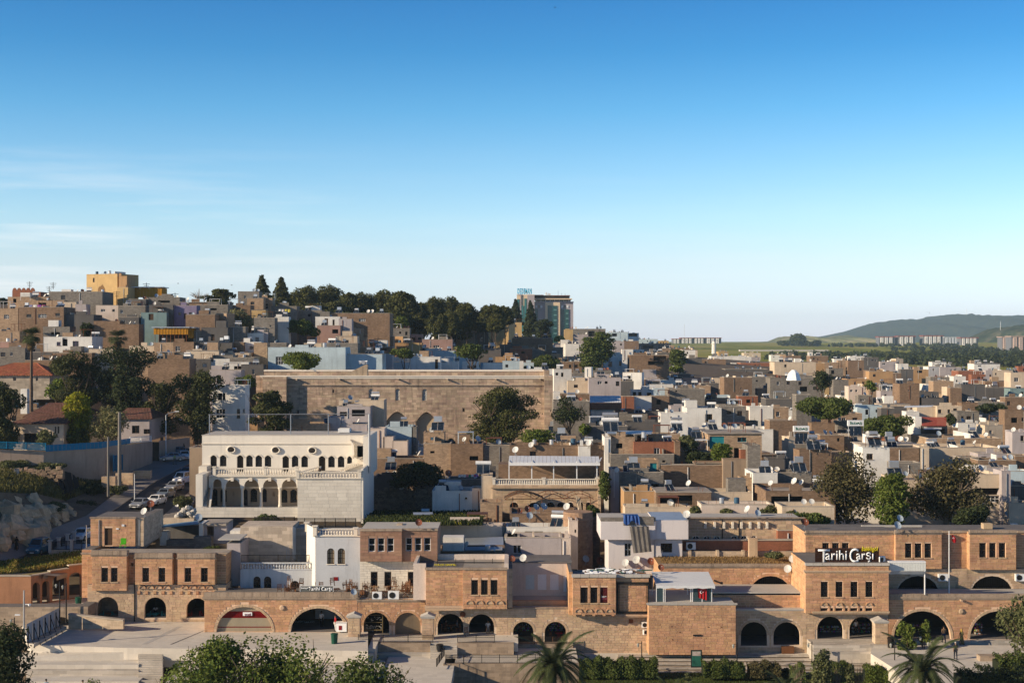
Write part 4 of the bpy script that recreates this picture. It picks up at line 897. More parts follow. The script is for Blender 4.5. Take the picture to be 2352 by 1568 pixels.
# --- lower right arcade
R=bld('arcade_building','low stone arcade with two very wide arches at the paved square',2230,150,1467);Y=150;U=[0]
A1,A2=(2053,2184,1402.5,1467,62),(2228,2360,1402.5,1467,62)
slab(R,2041,2420,1376,1468,Y,6.5,(A1,A2),'o',used=U,margin=.28,top=M_CONC);strip(R,2041,2420,1369,1377,Y,.16);coping(R,2041,2420,1363,1369,Y+.05,.12)
for a in(A1,A2):voussoirs(R,cop(a,Y),Y,.27,SB,R.location,27,.07)
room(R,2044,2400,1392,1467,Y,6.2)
mb=MB(R.location);mb.tube((WX(2206,Y),Y-.5,WZ(1377,Y)),(WX(2206,Y),Y,WZ(1377,Y)),.12);mb.build('water_spout',SB,R)
# spouts on the left arcade
for x,y,Yy in((645,1374,150),):MB((0,0,0)).tube((0,0,0),(0,0,0.01),.001)
# wall lantern boards, round plates
for i,(x,y)in enumerate(((648,1395),(1063,1410),(2208,1403))):
 R=bld('round_wall_stone',('round carved boss','round dark clock-like plate','round carved boss')[i]+(' between the two wide left arches',' above the tea room arches',' between the two widest arches')[i],x,149.9,y,'wall ornament')
 MB().lathe([(.28,0),(.3,.02),(.18,.1)],n=14).build('disc',SB if i!=1 else M_RUST,R);R.rotation_euler=(math.radians(90),0,0)
# ---------------------------------------------------------------- ground, plaza, steps, street, far land
def struct(name,mb_or_me,m=None,parent=None):
 o=mb_or_me.build(name,m,parent)if isinstance(mb_or_me,MB)else link(name,mb_or_me,parent);o['kind']='structure';return o
us=np.concatenate([np.linspace(-1.6,-.5,10)[:-1],np.linspace(-.5,.5,90),np.linspace(.5,1.6,10)[1:]]);ys=np.concatenate([[-400,-100,20],np.linspace(60,460,90),np.geomspace(470,26000,70)])
V=[];rn=random.Random(2)
for y in ys:
 for u in us:
  yy=max(y,60);X=u*(yy+120 if y<460 else yy);z=T(X,max(y,20));z+=0 if y<200 else math.sin(X*.013)*math.cos(y*.011)*min(1.2,y*.0006)
  V.append((X,y,z-.35))
n=len(us);Q=np.array([(j*n+i,j*n+i+1,(j+1)*n+i+1,(j+1)*n+i)for j in range(len(ys)-1)for i in range(n-1)])
def landmat(name,c1,c2,c3,sc):
 m=bpy.data.materials.new(name);m.use_nodes=True;t=m.node_tree;t.nodes.clear();L=t.links.new
 o=N(t,'ShaderNodeOutputMaterial');p=N(t,'ShaderNodeBsdfDiffuse');g=N(t,'ShaderNodeNewGeometry');mp=N(t,'ShaderNodeMapping');mp.inputs['Scale'].default_value=sc
 L(g.outputs['Position'],mp.inputs[0]);a=N(t,'ShaderNodeTexNoise');a.inputs['Scale'].default_value=1;a.inputs['Detail'].default_value=8;a.inputs['Roughness'].default_value=.65;L(mp.outputs[0],a.inputs['Vector'])
 r=N(t,'ShaderNodeValToRGB');e=r.color_ramp.elements;e[0].position=.38;e[0].color=(*c1,1);e[1].position=.64;e[1].color=(*c3,1);k=e.new(.5);k.color=(*c2,1)
 L(a.outputs[0],r.inputs[0]);L(r.outputs[0],p.inputs[0]);L(p.outputs[0],o.inputs[0]);return m
M_LAND=landmat('dry_grassland',(.12,.135,.03),(.22,.23,.045),(.30,.25,.09),(.012,.004,.02))
M_EARTH=mat('bare_earth',(.20,.15,.10),var=.35,scale=1.5,stain=0,bump=.6)
gm=np_mesh('ground',np.array(V),Q,M_EARTH,True);gm.materials.append(M_LAND)
idx=np.zeros(len(Q),'i');idx[[k for k,q in enumerate(Q)if V[q[0]][1]>900]]=1;gm.polygons.foreach_set('material_index',idx);gm.update()
struct('ground',gm)
def sheet(name,pts,m,y=None):
 """pts rows of (x, y, Y) left/right pairs -> a strip"""
 mb=MB();P=[(PT(*a),PT(*b))for a,b in pts]
 for(a,b),(c,d)in zip(P[:-1],P[1:]):mb.quad(a,b,d,c)
 return struct(name,mb,m)
def flat(name,poly,z,m,thick=.5):
 """horizontal slab; poly rows of picture (x, y) on the plane at height z"""
 pts=[]
 for x,y in poly:Y=(H-z)*F/(y-CY);pts.append((WX(x,Y),Y))
 mb=MB();n=len(pts);vs=[(x,y,z)for x,y in pts]+[(x,y,z-thick)for x,y in pts]
 mb.add(vs,[tuple(range(n))]+[(i,n+i,n+(i+1)%n,(i+1)%n)for i in range(n)]);return struct(name,mb,m)
M_STEP=mat('pale_stone_step',(.50,.45,.39),brick=(1.4,.5,.01,(.8,.8,.8)),var=.12,stain=.2)
M_RET=mat('retaining_stone',(.40,.31,.23),brick=(.8,.32,.012,(1.15,1.15,1.15)),var=.2,stain=.6)
def rock(mb,c,r,rn,sq=(1,1,.8)):
 g=[];
 for i in range(5):
  th=math.pi*(i+.5)/5
  for j in range(7):
   ph=2*math.pi*j/7+rn.uniform(-.25,.25);q=r*rn.uniform(.72,1.15);g.append((c[0]+q*sq[0]*math.sin(th)*math.cos(ph),c[1]+q*sq[1]*math.sin(th)*math.sin(ph),c[2]+q*sq[2]*math.cos(th)))
 f=[(i*7+j,i*7+(j+1)%7,(i+1)*7+(j+1)%7,(i+1)*7+j)for i in range(4)for j in range(7)]+[tuple(range(7)),tuple(range(28,35))[::-1]]
 mb.add(g,f)
# the plaza
flat('plaza',[(70,1480),(292,1487),(560,1490),(845,1494),(845,1440),(205,1415),(40,1415)],-.02,M_PAVE,1.2)
level0=((850,1190,146.4,151,-.3),)
mb=MB();q=[(WX(0,143),141.9,-1.2),(WX(318,143),142.4,-.35),(WX(860,143),142.4,-.6),(WX(860,143),144,-.6),(WX(318,143),144,-.12),(WX(0,143),144,-1.0)];mb.quad(q[0],q[1],q[4],q[5]).quad(q[1],q[2],q[3],q[4]);dn=lambda v:(v[0],v[1],v[2]-1.6);mb.quad(dn(q[0]),dn(q[1]),q[1],q[0]).quad(dn(q[1]),dn(q[2]),q[2],q[1]);struct('path',mb,M_PAVE)
for i,x in enumerate((107,137,158,178,193)):
 R=root('stone_block',(WX(x,143.8),143.5,-.95+.14*i),.1*i,'rough stone block lying below the plaza wall','stone block','rough blocks below the plaza wall');mb=MB();rock(mb,(0,0,.1),.5,random.Random(i),(1.1,.6,.42));mb.build('block',M_STEP,R);R['_x']=x;R['_y']=1494
def wz_at(z,Y):return CY+(H-z)*F/Y
def level(name,x0,x1,Yf,Yb,z,drop,m=M_STEP,m2=None):
 mb=MB();a,b=WX(x0,Yf),WX(x1,Yf);mb.box(a,b,Yf,Yb,z-drop,z);return struct(name,mb,m)
level('plaza',850,1190,146.4,151,-.3,1.0,M_PAVE);level('path',845,862,143,150,-.2,1.4,M_PAVE)
level('terrace_floor',60,318,140.3,142.5,-1.25,1.2,M_PAVE);level('terrace_step',60,318,139.6,140.3,-1.65,1.2);level('terrace_floor',60,318,137.2,139.6,-2.15,1.2,M_PAVE)
level('terrace_step',60,306,136.4,137.2,-2.6,1.2);level('terrace_floor',60,318,132,136.4,-3.1,2,M_PAVE);level('path',372,862,132,142.4,-1.3,1.0,M_PAVE)
for k in range(11):
 z=-.6-.15*k;Yk=142.4-.33*k;level('step',317,373,Yk-.33,Yk,z,1.8)
for k in range(6):level('step',306,366,137.6-.35*k,138.0-.35*k,-2.2-.15*k,1.2)
level('lower_plaza',855,1030,128,145.9,-1.47,1,M_PAVE)
level('terrace_edge',850,988,145.6,146.4,-.3,1.6,M_RET);level('kerb',850,988,145.0,145.6,-1.15,1.0,M_STEP)
for k in range(7):level('step',988,1050,145.9-.32*k,146.3-.32*k,-.32-.165*k,1.6)
level('terrace_edge',1050,1180,145.6,146.4,-.3,1.6,M_RET)
for k in range(8):level('step',947,1003,139.2-.36*k,139.6-.36*k,-1.5-.17*k,1.4)
level('lower_path',1020,1330,141.3,149.9,-1.47,.8,M_PAVE);level('retaining_wall',1018,1330,140.9,141.3,-1.3,6,M_RET)
level('terrace_plinth',1166,1316,149.4,150.2,-1.45-.02,1.2,M_RET)
level('terrace_plinth',1166,1316,148.9,150.1,-1.05,1.2,M_RET)
# long seating steps before the blank wall
for k in range(5):
 Yk=149.4-1.2*k;z=-2.22-.16*k;R=root('seating_step',(WX(1700,Yk),Yk,z),0,f"{('top', 'second', 'middle', 'fourth', 'lowest')[k]} of the five long stone seating steps below the blank wall",'step','long stone seating steps');R['_x']=1700;R['_y']=1505+8*k
 n=22;a0,a1=WX(1418 if k==0 else 1418,Yk),WX(2000,Yk);me=unit_box(M_STEP)
 for i in range(n):o=link('step_slab',me,R);w=(a1-a0)/n;o.location=(a0+w*(i+.5)-R.location.x,-.32,-.06);o.scale=(w*.985,.78,.12)
 MB().box(a0-R.location.x,a1-R.location.x,-.62,.45,-1.2,-.12).build('riser',M_RET,R)
level('path',1310,2060,149.4,153,-2.2,1.0,M_PAVE);level('terrace_plinth',1868,2042,146.8,153,-.72,2.0,M_STEP);level('step',1868,2012,146.2,146.8,-1.25,1.2)
flat('lawn',[(1320,1700),(2075,1700),(2035,1541),(1330,1541)],-2.87,mat('lawn_earth',(.10,.11,.03),var=.3,stain=0,bump=.4),1)
flat('path',[(2000,1481),(2480,1481),(2480,1660),(2140,1660),(2050,1532),(2000,1500)],-.95,M_PAVE,1.5);level('step',2041,2420,149.2,156,-.78,.6,M_STEP)
mb=MB();mb.box(WX(2240,142),WX(2420,142),140.5,141.6,-1.3,-.45);struct('kerb',mb,M_RET)
mb=MB();mb.quad(*[Vector((WX(x,Y),Y,-.012))for x,Y in((390,143.9),(395,143.9),(470,150.8),(467,150.8))]);struct('drain_channel',mb,M_ROOF2)
mb=MB();mb.quad(*[Vector((WX(x,Y),Y,-.014))for x,Y in((325,144),(338,144),(420,153),(408,153))]);struct('paving_band',mb,M_CONC)
# the climbing street: asphalt, pavements either side
M_ASPH=mat('asphalt',(.10,.098,.10),var=.18,stain=.2,bump=.3);M_SIDE=mat('pavement_concrete',(.30,.27,.25),var=.15,stain=.2)
LFT=[(-60,1316,159),(5,1296,165),(112,1252,176),(207,1205.5,190),(275,1163,203),(350,1110.5,218),(435,1065,236),(470,1045,246)]
RGT=[(100,1322,159),(165,1300,166),(222,1278,175),(290,1250,186),(385,1177,205),(445,1120,222),(480,1072,240),(510,1050,250)]
OUT=[(-80,1278,160),(0,1262,168),(107,1220,179),(198,1186,193),(250,1146,206),(318,1098,222),(400,1056,240),(440,1040,250)]
RG2=[(130,1325,159.5),(200,1302,167),(255,1282,176),(330,1255,187),(425,1180,205),(472,1115,224),(500,1070,242),(540,1045,252)]
sheet('road',list(zip(LFT,RGT)),M_ASPH)
def raised(L0,R0,h,name,m):
 mb=MB();P=[(PT(*a),PT(*b))for a,b in zip(L0,R0)];u=Vector((0,0,h))
 for(a,b),(c,d)in zip(P[:-1],P[1:]):mb.quad(a+u,b+u,d+u,c+u);mb.quad(b+u,b-u*3,d-u*3,d+u);mb.quad(a+u,c+u,c-u*3,a-u*3)
 return struct(name,mb,m)
raised(OUT,LFT,.12,'pavement',M_SIDE);raised(RGT,RG2,.12,'pavement',M_SIDE)
# wedge of sunlight-catching forecourt up by the gate
mb=MB();mb.quad(PT(318,1098,222)+Vector((0,0,.02)),PT(400,1056,240),PT(340,1040,246),PT(268,1080,228));struct('forecourt',mb,M_SIDE)
# rocky bank beside the street
M_ROCK=mat('limestone_rock',(.64,.46,.29),var=.35,scale=1.8,stain=.5,bump=1.0,bscale=5)
mb=MB();BK=[(-80,1276,158),(0,1262,168),(107,1220,179),(198,1186,193),(250,1146,206),(262,1130,210)];TP=[(-80,1140,166),(0,1130,178),(90,1135,190),(150,1150,200),(225,1120,214),(245,1095,224)]
P=[(PT(*a),PT(*b))for a,b in zip(BK,TP)]
for(a,b),(c,d)in zip(P[:-1],P[1:]):
 for k in range(4):
  mb.quad(a.lerp(b,k/4),c.lerp(d,k/4),c.lerp(d,(k+1)/4),a.lerp(b,(k+1)/4))
struct('bank',mb,M_EARTH)
TP2=[(-80,1085,196),(0,1080,205),(90,1085,212),(160,1095,218),(235,1090,224),(262,1070,232)]
sheet('bank',list(zip(TP,TP2)),mat('weedy_earth',(.13,.12,.05),var=.4,scale=2,stain=0,bump=.7))
def onbank(g):a,b=g.random()**1.0*4.9,g.random();i=int(a);a-=i;return tuple(PT(*TP[i]).lerp(PT(*TP[i+1]),a).lerp(PT(*TP2[i]).lerp(PT(*TP2[i+1]),a),b))
grass_tufts('bank_weeds',onbank,9000,.5,(.16,.15,.045),51,'dry weeds on the bank above the boulders')
rn=random.Random(11)
RK=[(22,1213,172,2.0),(58,1232,174,2.1),(86,1222,177,1.6),(10,1180,176,2.1),(40,1186,178,1.7),(62,1184,180,1.6),(88,1180,182,1.7),(113,1176,186,1.4),(135,1186,188,1.3),(98,1205,180,1.2),(30,1156,182,1.2),(75,1152,186,1.3),(120,1196,184,.9),(-6,1225,170,1.6),(3,1245,168,1.2),(150,1168,193,.9),(165,1180,192,.7),(55,1205,177,1.3),(20,1196,176,1.4),(128,1205,184,.7),(142,1198,187,.6)]
for i,(x,y,Y,r)in enumerate(RK):
 p=PT(x,y,Y);R=root('rock',p,0,'weathered limestone boulder','rock','limestone boulders of the street bank');mb=MB();rock(mb,(0,0,0),r,rn,(1.15,1,.9));rock(mb,(r*.5,-.3,-r*.35),r*.6,rn);mb.build('boulder',M_ROCK,R);R['_x']=x;R['_y']=y
# old rubble wall above the bank, black net, grey sheet
def stones_wall(R,x0,x1,yt,yb,Y,n,m,s0=.16,s1=.34,seed=1,ragged=.4):
 rn=random.Random(seed);a,b,c,d=WX(x0,Y),WX(x1,Y),WZ(yb,Y),WZ(yt,Y);mb=MB(R.location);mb.box(a,b,Y,Y+1.2,c-1,d-ragged);mb.build('wall_core',m,R);k=0;rest=MB(R.location)
 for i in range(n):
  x,z=rn.uniform(a,b),rn.uniform(c,d+ragged*(rn.random()-.4));r=rn.uniform(s0,s1);tgt=MB(R.location)if i<120 else rest
  sx,sz=r*rn.uniform(.8,1.5),r*rn.uniform(.6,1);tgt.add([(x-sx,Y-.02,z-sz),(x+sx,Y-.02,z-sz*.8),(x+sx*.8,Y-.02,z+sz),(x-sx*.9,Y-.02,z+sz*.8),(x-sx*.7,Y-.16,z-sz*.6),(x+sx*.6,Y-.18,z-sz*.5),(x+sx*.5,Y-.16,z+sz*.7),(x-sx*.6,Y-.17,z+sz*.6)],
((0,1,5,4),(1,2,6,5),(2,3,7,6),(3,0,4,7),(4,5,6,7)))
  if i<120:tgt.build('rubble_stone',m,R)
 tag(rest.build('rubble_stones',m,R),kind='stuff')
M_RUB=mat('rubble_stone',(.30,.215,.15),island=.35,var=.25,stain=.3,bump=.5,hue=.015);M_RUBD=mat('dark_rubble_stone',(.20,.16,.12),island=.4,var=.25,stain=.3,bump=.5)
R=bld('rubble_wall','ruined rubble wall above the boulders on the street bank',90,206,1150,'wall');stones_wall(R,-5,143,1077,1152,206,420,M_RUB,.18,.4,3)
R=bld('black_net','black shade net hanging over the bank beside the ruined wall',160,204,1180,'net');mb=MB(R.location);top=[(124,1076,208),(142,1080,209),(165,1085,212),(180,1100,213)];bot=[(150,1150,201),(160,1165,200),(178,1172,200),(196,1158,204)]
for(a,b),(c,d)in zip(zip(top[:-1],bot[:-1]),zip(top[1:],bot[1:])):
 A,B,C,D=PT(*a),PT(*b),PT(*c),PT(*d)
 for k in range(5):
  w0,w1=Vector((0,-.3*(k%2),0)),Vector((0,-.3*((k+1)%2),0));mb.quad(A.lerp(C,k/5)+w0,B.lerp(D,k/5)+w0,B.lerp(D,(k+1)/5)+w1,A.lerp(C,(k+1)/5)+w1)
mb.build('net',mat('black_netting',(.018,.017,.018),rough=.9,var=.3,stain=0,bump=0),R)
R=bld('grey_sheet','grey plastic sheet hanging down the bank',34,201,1145,'plastic sheet');mb=MB(R.location)
for i in range(6):
 a,b=i/6,(i+1)/6;f=lambda t,k:PT(38-4+9*t if k else 20+26*t,1075 if k else 1146,203 if k else 200.5)+Vector((0,-.35*(int(t*6)%2),0));mb.quad(f(a,0),f(b,0),f(b,1),f(a,1))
mb.build('sheet',mat('grey_plastic',(.34,.35,.37),rough=.6,var=.1,stain=.2,bump=0),R)
# compound wall with the blue fence
M_CW=mat('compound_wall',(.45,.345,.27),var=.18,stain=.5);M_BLUE=mat('bright_blue_paint',(.0,.22,.42),rough=.5,var=.1,stain=.15,bump=0)
R=bld('compound_wall','long pinkish compound wall along the climbing street',260,225,1080,'wall')
WL=[(-60,1031,1080,204),(105,1036,1075,216),(175,1041,1080,217),(255,1024,1100,219),(265,1022,1100,222)]
WL=[(-60,1029,1100,212),(100,1037,1100,214),(240,1028,1200,218),(264,1022,1180,222),(277,1022,1150,224),(349,1014,1090,236)]
mb=MB(R.location)
for(x0,t0,b0,Y0),(x1,t1,b1,Y1)in zip(WL[:-1],WL[1:]):
 A,B,C,D=PT(x0,b0,Y0),PT(x1,b1,Y1),PT(x1,t1,Y1),PT(x0,t0,Y0);k=Vector((0,.35,0));A.z-=2;B.z-=2;mb.quad(A,B,C,D);mb.quad(D,C,C+k,D+k);mb.quad(B+k,A+k,D+k,C+k)
mb.build('wall',M_CW,R)
R=bld('blue_fence','bright blue metal fence of bars and panels on the compound wall',130,214,1030,'fence')
def bars(R,x0,x1,t0,t1,b0,b1,Y0,Y1,n,w,m,nm='bars',posts=3):
 mb=MB(R.location);A,B,C,D=PT(x0,b0,Y0),PT(x1,b1,Y1),PT(x1,t1,Y1),PT(x0,t0,Y0)
 for i in range(n+1):mb.tube(A.lerp(B,i/n),D.lerp(C,i/n),w,n=4,cap=False)
 tag(mb.build(nm,m,R),kind='stuff')
 for k,(p,q)in enumerate(((A,B),(D,C))):r=MB(R.location);u=Vector((0,0,.06 if k==0 else-.02));r.tube(p+u,q+u,w*1.8,n=4);r.build('rail',m,R)
 for i in range(posts+1):r=MB(R.location);r.tube(A.lerp(B,i/posts),D.lerp(C,i/posts)+Vector((0,0,.06)),w*2.6,n=4);r.build('post',m,R)
bars(R,-30,105,1013,1018,1028,1034,212,213.6,70,.03,M_BLUE)
PN=[(105,1022,1037,213.6),(235,1014,1029,217.8),(262,1011,1023,221.6),(299,1006,1018,227)]
for(x0,t0,b0,Y0),(x1,t1,b1,Y1)in zip(PN[:-1],PN[1:]):
 n=max(1,int((x1-x0)/9));A,B,C,D=PT(x0,b0,Y0),PT(x1,b1,Y1),PT(x1,t1,Y1),PT(x0,t0,Y0)
 for i in range(n):p=MB(R.location);p.quad(A.lerp(B,i/n),A.lerp(B,(i+.97)/n),D.lerp(C,(i+.97)/n),D.lerp(C,i/n));k=Vector((0,.04,0));p.quad(D.lerp(C,i/n),D.lerp(C,(i+.97)/n),D.lerp(C,(i+.97)/n)+k,D.lerp(C,i/n)+k);p.build('panel',M_BLUE,R)
bars(R,299,347,1004,1001,1017,1014,227,236,24,.03,M_ALU,posts=2)
R=bld('street_gate','blue metal gate in the compound wall behind the lamp post',272,222,1080,'gate');mb=MB(R.location);mb.quad(PT(260,1082,219),PT(282,1078,222),PT(282,1043,222),PT(260,1046,219));mb.build('gate_panel',mat('blue_gate',(.01,.14,.30),var=.1,stain=.2,bump=0),R)
for k in range(4):x=260+7.3*k;MB(R.location).tube(PT(x,1083,218.8+k),PT(x,1043,218.8+k),.05).build('gate_bar',M_BLUE,R)
R=bld('black_gate','black sheet gate at the top of the street',357,237,1055,'gate');MB(R.location).box(WX(350,237),WX(365,237),237,237.2,WZ(1058,237),WZ(1015,237)).build('gate_panel',M_IRON,R)
R=bld('street_wall','sunlit street wall behind the parked cars at the top of the hill',400,245,1045,'wall');mb=MB(R.location)
A=[(365,1046,1012,238),(436,1036,1004,252)];a,b=A;P0,P1,P2,P3=PT(a[0],a[1]+6,a[3]),PT(b[0],b[1]+6,b[3]),PT(b[0],b[2],b[3]),PT(a[0],a[2],a[3]);k=Vector((0,.4,0));mb.quad(P0,P1,P2,P3).quad(P3,P2,P2+k,P3+k);mb.build('wall',M_CW,R)
R=bld('low_wall','low stone wall stepping down along the pavement',300,214,1120,'wall')
for x0,x1,y0,y1,Y in((233,265,1094,1125,212),(265,305,1086,1112,216),(305,345,1080,1094,221)):slab(R,x0,x1,y0,y1+8,Y,1.0,(),'b',h=.35,l=.7)
# left arcade with the grassy roof
R=bld('curved_arcade','terracotta arcade with tall arches under a grassy roof at the picture edge',150,160,1385)
seg=[(-60,1326,1391,158.2,0),(71,1323,1391,158.2,0),(115,1317,1383,160.3,1),(158,1306,1376,162.2,1),(190,1296,1372,163.3,1)]
M_TC=mat('terracotta_plaster',(.47,.235,.13),var=.18,stain=.45)
for(x0,t0,b0,Y0,k0),(x1,t1,b1,Y1,k)in zip(seg[:-1],seg[1:]):
 A,B=PT(x0,b0,Y0),PT(x1,b1,Y1);Z=WZ(t0,Y0);L=(B-A);L.z=0;w=L.length;zb=min(A.z,B.z)-.2;top=max(WZ(t0,Y0),WZ(t1,Y1));ang=math.atan2(L.y,L.x)
 o=[]
 if k:
  if x0<80:o=[(w*.08,w*.46,.25,(top-zb)*.78,w*.19,'round'),(w*.58,w*.97,.25,(top-zb)*.78,w*.2,'round')]
  elif x0<140:o=[(w*.12,w*.88,.25,(top-zb)*.86,w*.3,'round')]
  else:o=[(w*.02,w*.9,.25,(top-zb)*.8,w*.35,'round')]
 mb=MB();wall_face(mb,0,w,0,top-zb,0,o,.5);mb.quad((0,0,top-zb),(w,0,top-zb),(w,.5,top-zb),(0,.5,top-zb))
 ob=mb.build('arcade_wall',M_TC,R);ob.location=(A.x-R.location.x,A.y-R.location.y,zb-R.location.z);ob.rotation_euler=(0,0,ang)
 cb=MB();cb.box(-.02,w+.02,-.08,.5,top-zb,top-zb+.12);q=cb.build('coping',M_CAP,R);q.location=ob.location;q.rotation_euler=ob.rotation_euler
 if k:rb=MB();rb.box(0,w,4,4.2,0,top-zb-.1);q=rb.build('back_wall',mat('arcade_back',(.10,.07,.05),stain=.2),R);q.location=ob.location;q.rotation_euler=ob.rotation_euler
M_GRS=mat('roof_grass_soil',(.30,.24,.09),var=.35,scale=2.2,stain=0,bump=.6)
mb=MB();
mb.add([PT(-60,1325,158.5),PT(71,1322,158.5),PT(115,1316,160.6),PT(158,1305,162.5),PT(190,1295,163.6),PT(190,1270,171),PT(110,1278,169),PT(-60,1300,164.6)],[tuple(range(8))]);struct('roof_garden_ground',mb,M_GRS)
def onroof(g):
 a=g.random();b=g.random();L=PT(*(np.array((-20,1323,158.7))*(1-a)+np.array((188,1296,163.6))*a));M_=PT(*(np.array((-20,1298,164.6))*(1-a)+np.array((188,1270,170.5))*a));return tuple(L.lerp(M_,b))
grass_tufts('dry_grass',onroof,12000,.34,(.46,.34,.10),4,'dry yellow grass on the arcade roof');grass_tufts('green_weeds',onroof,2500,.45,(.20,.21,.03),9,'green weeds on the arcade roof')
flat('arcade_floor',[(60,1394),(178,1394),(205,1396),(205,1364),(120,1360),(60,1376)],1.2,M_PAVE,1.5)
STY['r']=(M_RET,M_RET,M_RET);R=bld('retaining_wall','shade-toned retaining wall below the terracotta arcade',100,152,1430,'wall');slab(R,-60,178,1393,1475,153,2,[(120,162,1416,1440,18)],'r',blocks=False)  # darker stone puts the wall's shade into its colour
slab(R,178,202,1392,1416,152.6,3,(),'r',blocks=False)
# sloping parapet before the left building
R=bld('ramp_parapet','sloping stone ramp parapet before the first arch',220,152,1438,'wall');A=[(157,1410,1436,151.4),(283,1426,1439,150)];mb=MB(R.location);k=Vector((0,.5,0))
P0,P1,P2,P3=PT(157,1432,151.4),PT(283,1439.5,150),PT(283,1425,150),PT(157,1411,151.4);P0 .z-=.6;P1 .z-=.2;mb.quad(P0,P1,P2,P3).quad(P3,P2,P2+k,P3+k).quad(P1,P1+k,P2+k,P2);mb.build('wall',SBB,R)
u=Vector((0,0,.12));mb=MB(R.location);mb.add([P3-k*.2,P2-k*.2,P2+k*1.2,P3+k*1.2,P3-k*.2+u,P2-k*.2+u,P2+k*1.2+u,P3+k*1.2+u],((0,1,5,4),(4,5,6,7),(1,2,6,5),(3,0,4,7)));mb.build('coping',M_CAP,R)
# screen fence at the plaza's left edge
R=bld('screen_fence','white screen on black posts at the left edge of the plaza',160,148,1440,'fence');a,b=PT(61,1476,142.6),PT(137,1432,151.5)
a.z=b.z=.05
for i in range(6):
 p,q=a.lerp(b,i/6),a.lerp(b,(i+.97)/6);MB(R.location).quad((p.x,p.y,.35),(q.x,q.y,.35),(q.x,q.y,2.3),(p.x,p.y,2.3)).build('screen_panel',M_DISHB,R)
 MB(R.location).tube((p.x+.2,p.y-.1,0),(p.x+.2,p.y-.1,2.1),.06).tube((p.x+.2,p.y-.1,1.8),(p.x+1.0,p.y-.5,0),.04).build('post',M_IRON,R)
mb=MB();k=Vector((.9,-.5,0));a2=a.copy();b2=b.copy();mb.add([a2,b2,b2+k,a2+k,a2+Vector((0,0,.35)),b2+Vector((0,0,.35)),b2+k+Vector((0,0,.35)),a2+k+Vector((0,0,.35))],((4,7,6,5),(3,2,6,7),(0,3,7,4),(1,5,6,2)));struct('kerb',mb,M_STEP)
# roof terrace with the posts over the street (left of the roof room)
R=bld('street_terrace','small terrace with white stone posts and iron rails above the street',150,171.5,1275,'terrace');slab(R,112,190,1262,1310,171.5,5,(),'b',blocks=False,top=M_CONC)
for i,(x,y0,y1,Y)in enumerate(((115,1240,1262,171.5),(134.5,1233,1256,173),(154.5,1225,1250,175),(170.5,1220,1246,177),(192,1213,1240,180),(164.5,1238,1262,171.5))):
 o=MB(R.location);X,z0,z1=WX(x,Y),WZ(y1,Y),WZ(y0,Y);o.box(X-.17,X+.17,Y-.17,Y+.17,z0-.3,z1-.12);o.box(X-.26,X+.26,Y-.26,Y+.26,z1-.12,z1);o.build('stone_post',M_CONC,R)
bars(R,115,192,1243,1217,1262,1240,171.5,180,34,.02,M_IRON,posts=3);bars(R,116,188,1243,1242,1262,1262,171.5,171.5,30,.02,M_IRON,posts=2)
# --- far land
def ridge(name,prof,Y,deep,m,seed=1,base=None,noise=2.0,nz=10):
 rn=np.random.default_rng(seed);xs=np.linspace(prof[0][0],prof[-1][0],160);tops=np.interp(xs,[p[0]for p in prof],[p[1]for p in prof]);V=[]
 for k in range(nz+1):
  t=k/nz
  for i,(x,y)in enumerate(zip(xs,tops)):
   zt=WZ(y,Y)+(rn.uniform(-1,1)*noise if k==nz else 0);yy=Y-deep*(1-t)+deep*.10*math.sin(i*.23+k*.8);z=10+(zt-10)*(math.sin(t*math.pi/2)**.9)+(rn.uniform(-1,1)*noise*1.5 if 0<k<nz else 0);V.append((WX(x,Y),yy,z))
 for i,(x,y)in enumerate(zip(xs,tops)):V.append((WX(x,Y),Y+deep,0))
 n=len(xs);Q=np.array([(k*n+i,k*n+i+1,(k+1)*n+i+1,(k+1)*n+i)for k in range(nz+1)for i in range(n-1)]);return struct(name,np_mesh(name,np.array(V),Q,m,False))
M_HILL=landmat('forested_hill',(.008,.014,.013),(.014,.021,.017),(.030,.034,.024),(.02,.02,.02));M_HILL2=landmat('bare_green_hill',(.10,.11,.05),(.15,.15,.07),(.20,.17,.10),(.008,.008,.02));M_HILL3=landmat('garden_hill',(.015,.024,.012),(.03,.042,.018),(.08,.075,.045),(.02,.02,.03))
ZD=lambda pts:[(1764+a/4,612.5+b/4)for a,b in pts]
ridge('hill',ZD([(480,700),(505,642),(700,590),(900,545),(1100,505),(1200,485),(1330,495),(1450,490),(1560,455),(1660,443),(1740,438),(1850,460),(1980,468),(2100,455),(2352,448),(2800,440),(3600,500)]),7500,1800,M_HILL,3,noise=4)
ridge('hill',ZD([(-200,705),(20,685),(150,642),(250,632),(400,650),(560,650),(690,628),(712,655),(760,700)]),4800,700,M_HILL2,4,noise=1)
ridge('hill',ZD([(1840,700),(1900,645),(2000,600),(2130,558),(2250,545),(2352,535),(2700,480),(3300,560)]),3600,500,M_HILL3,5,noise=1)
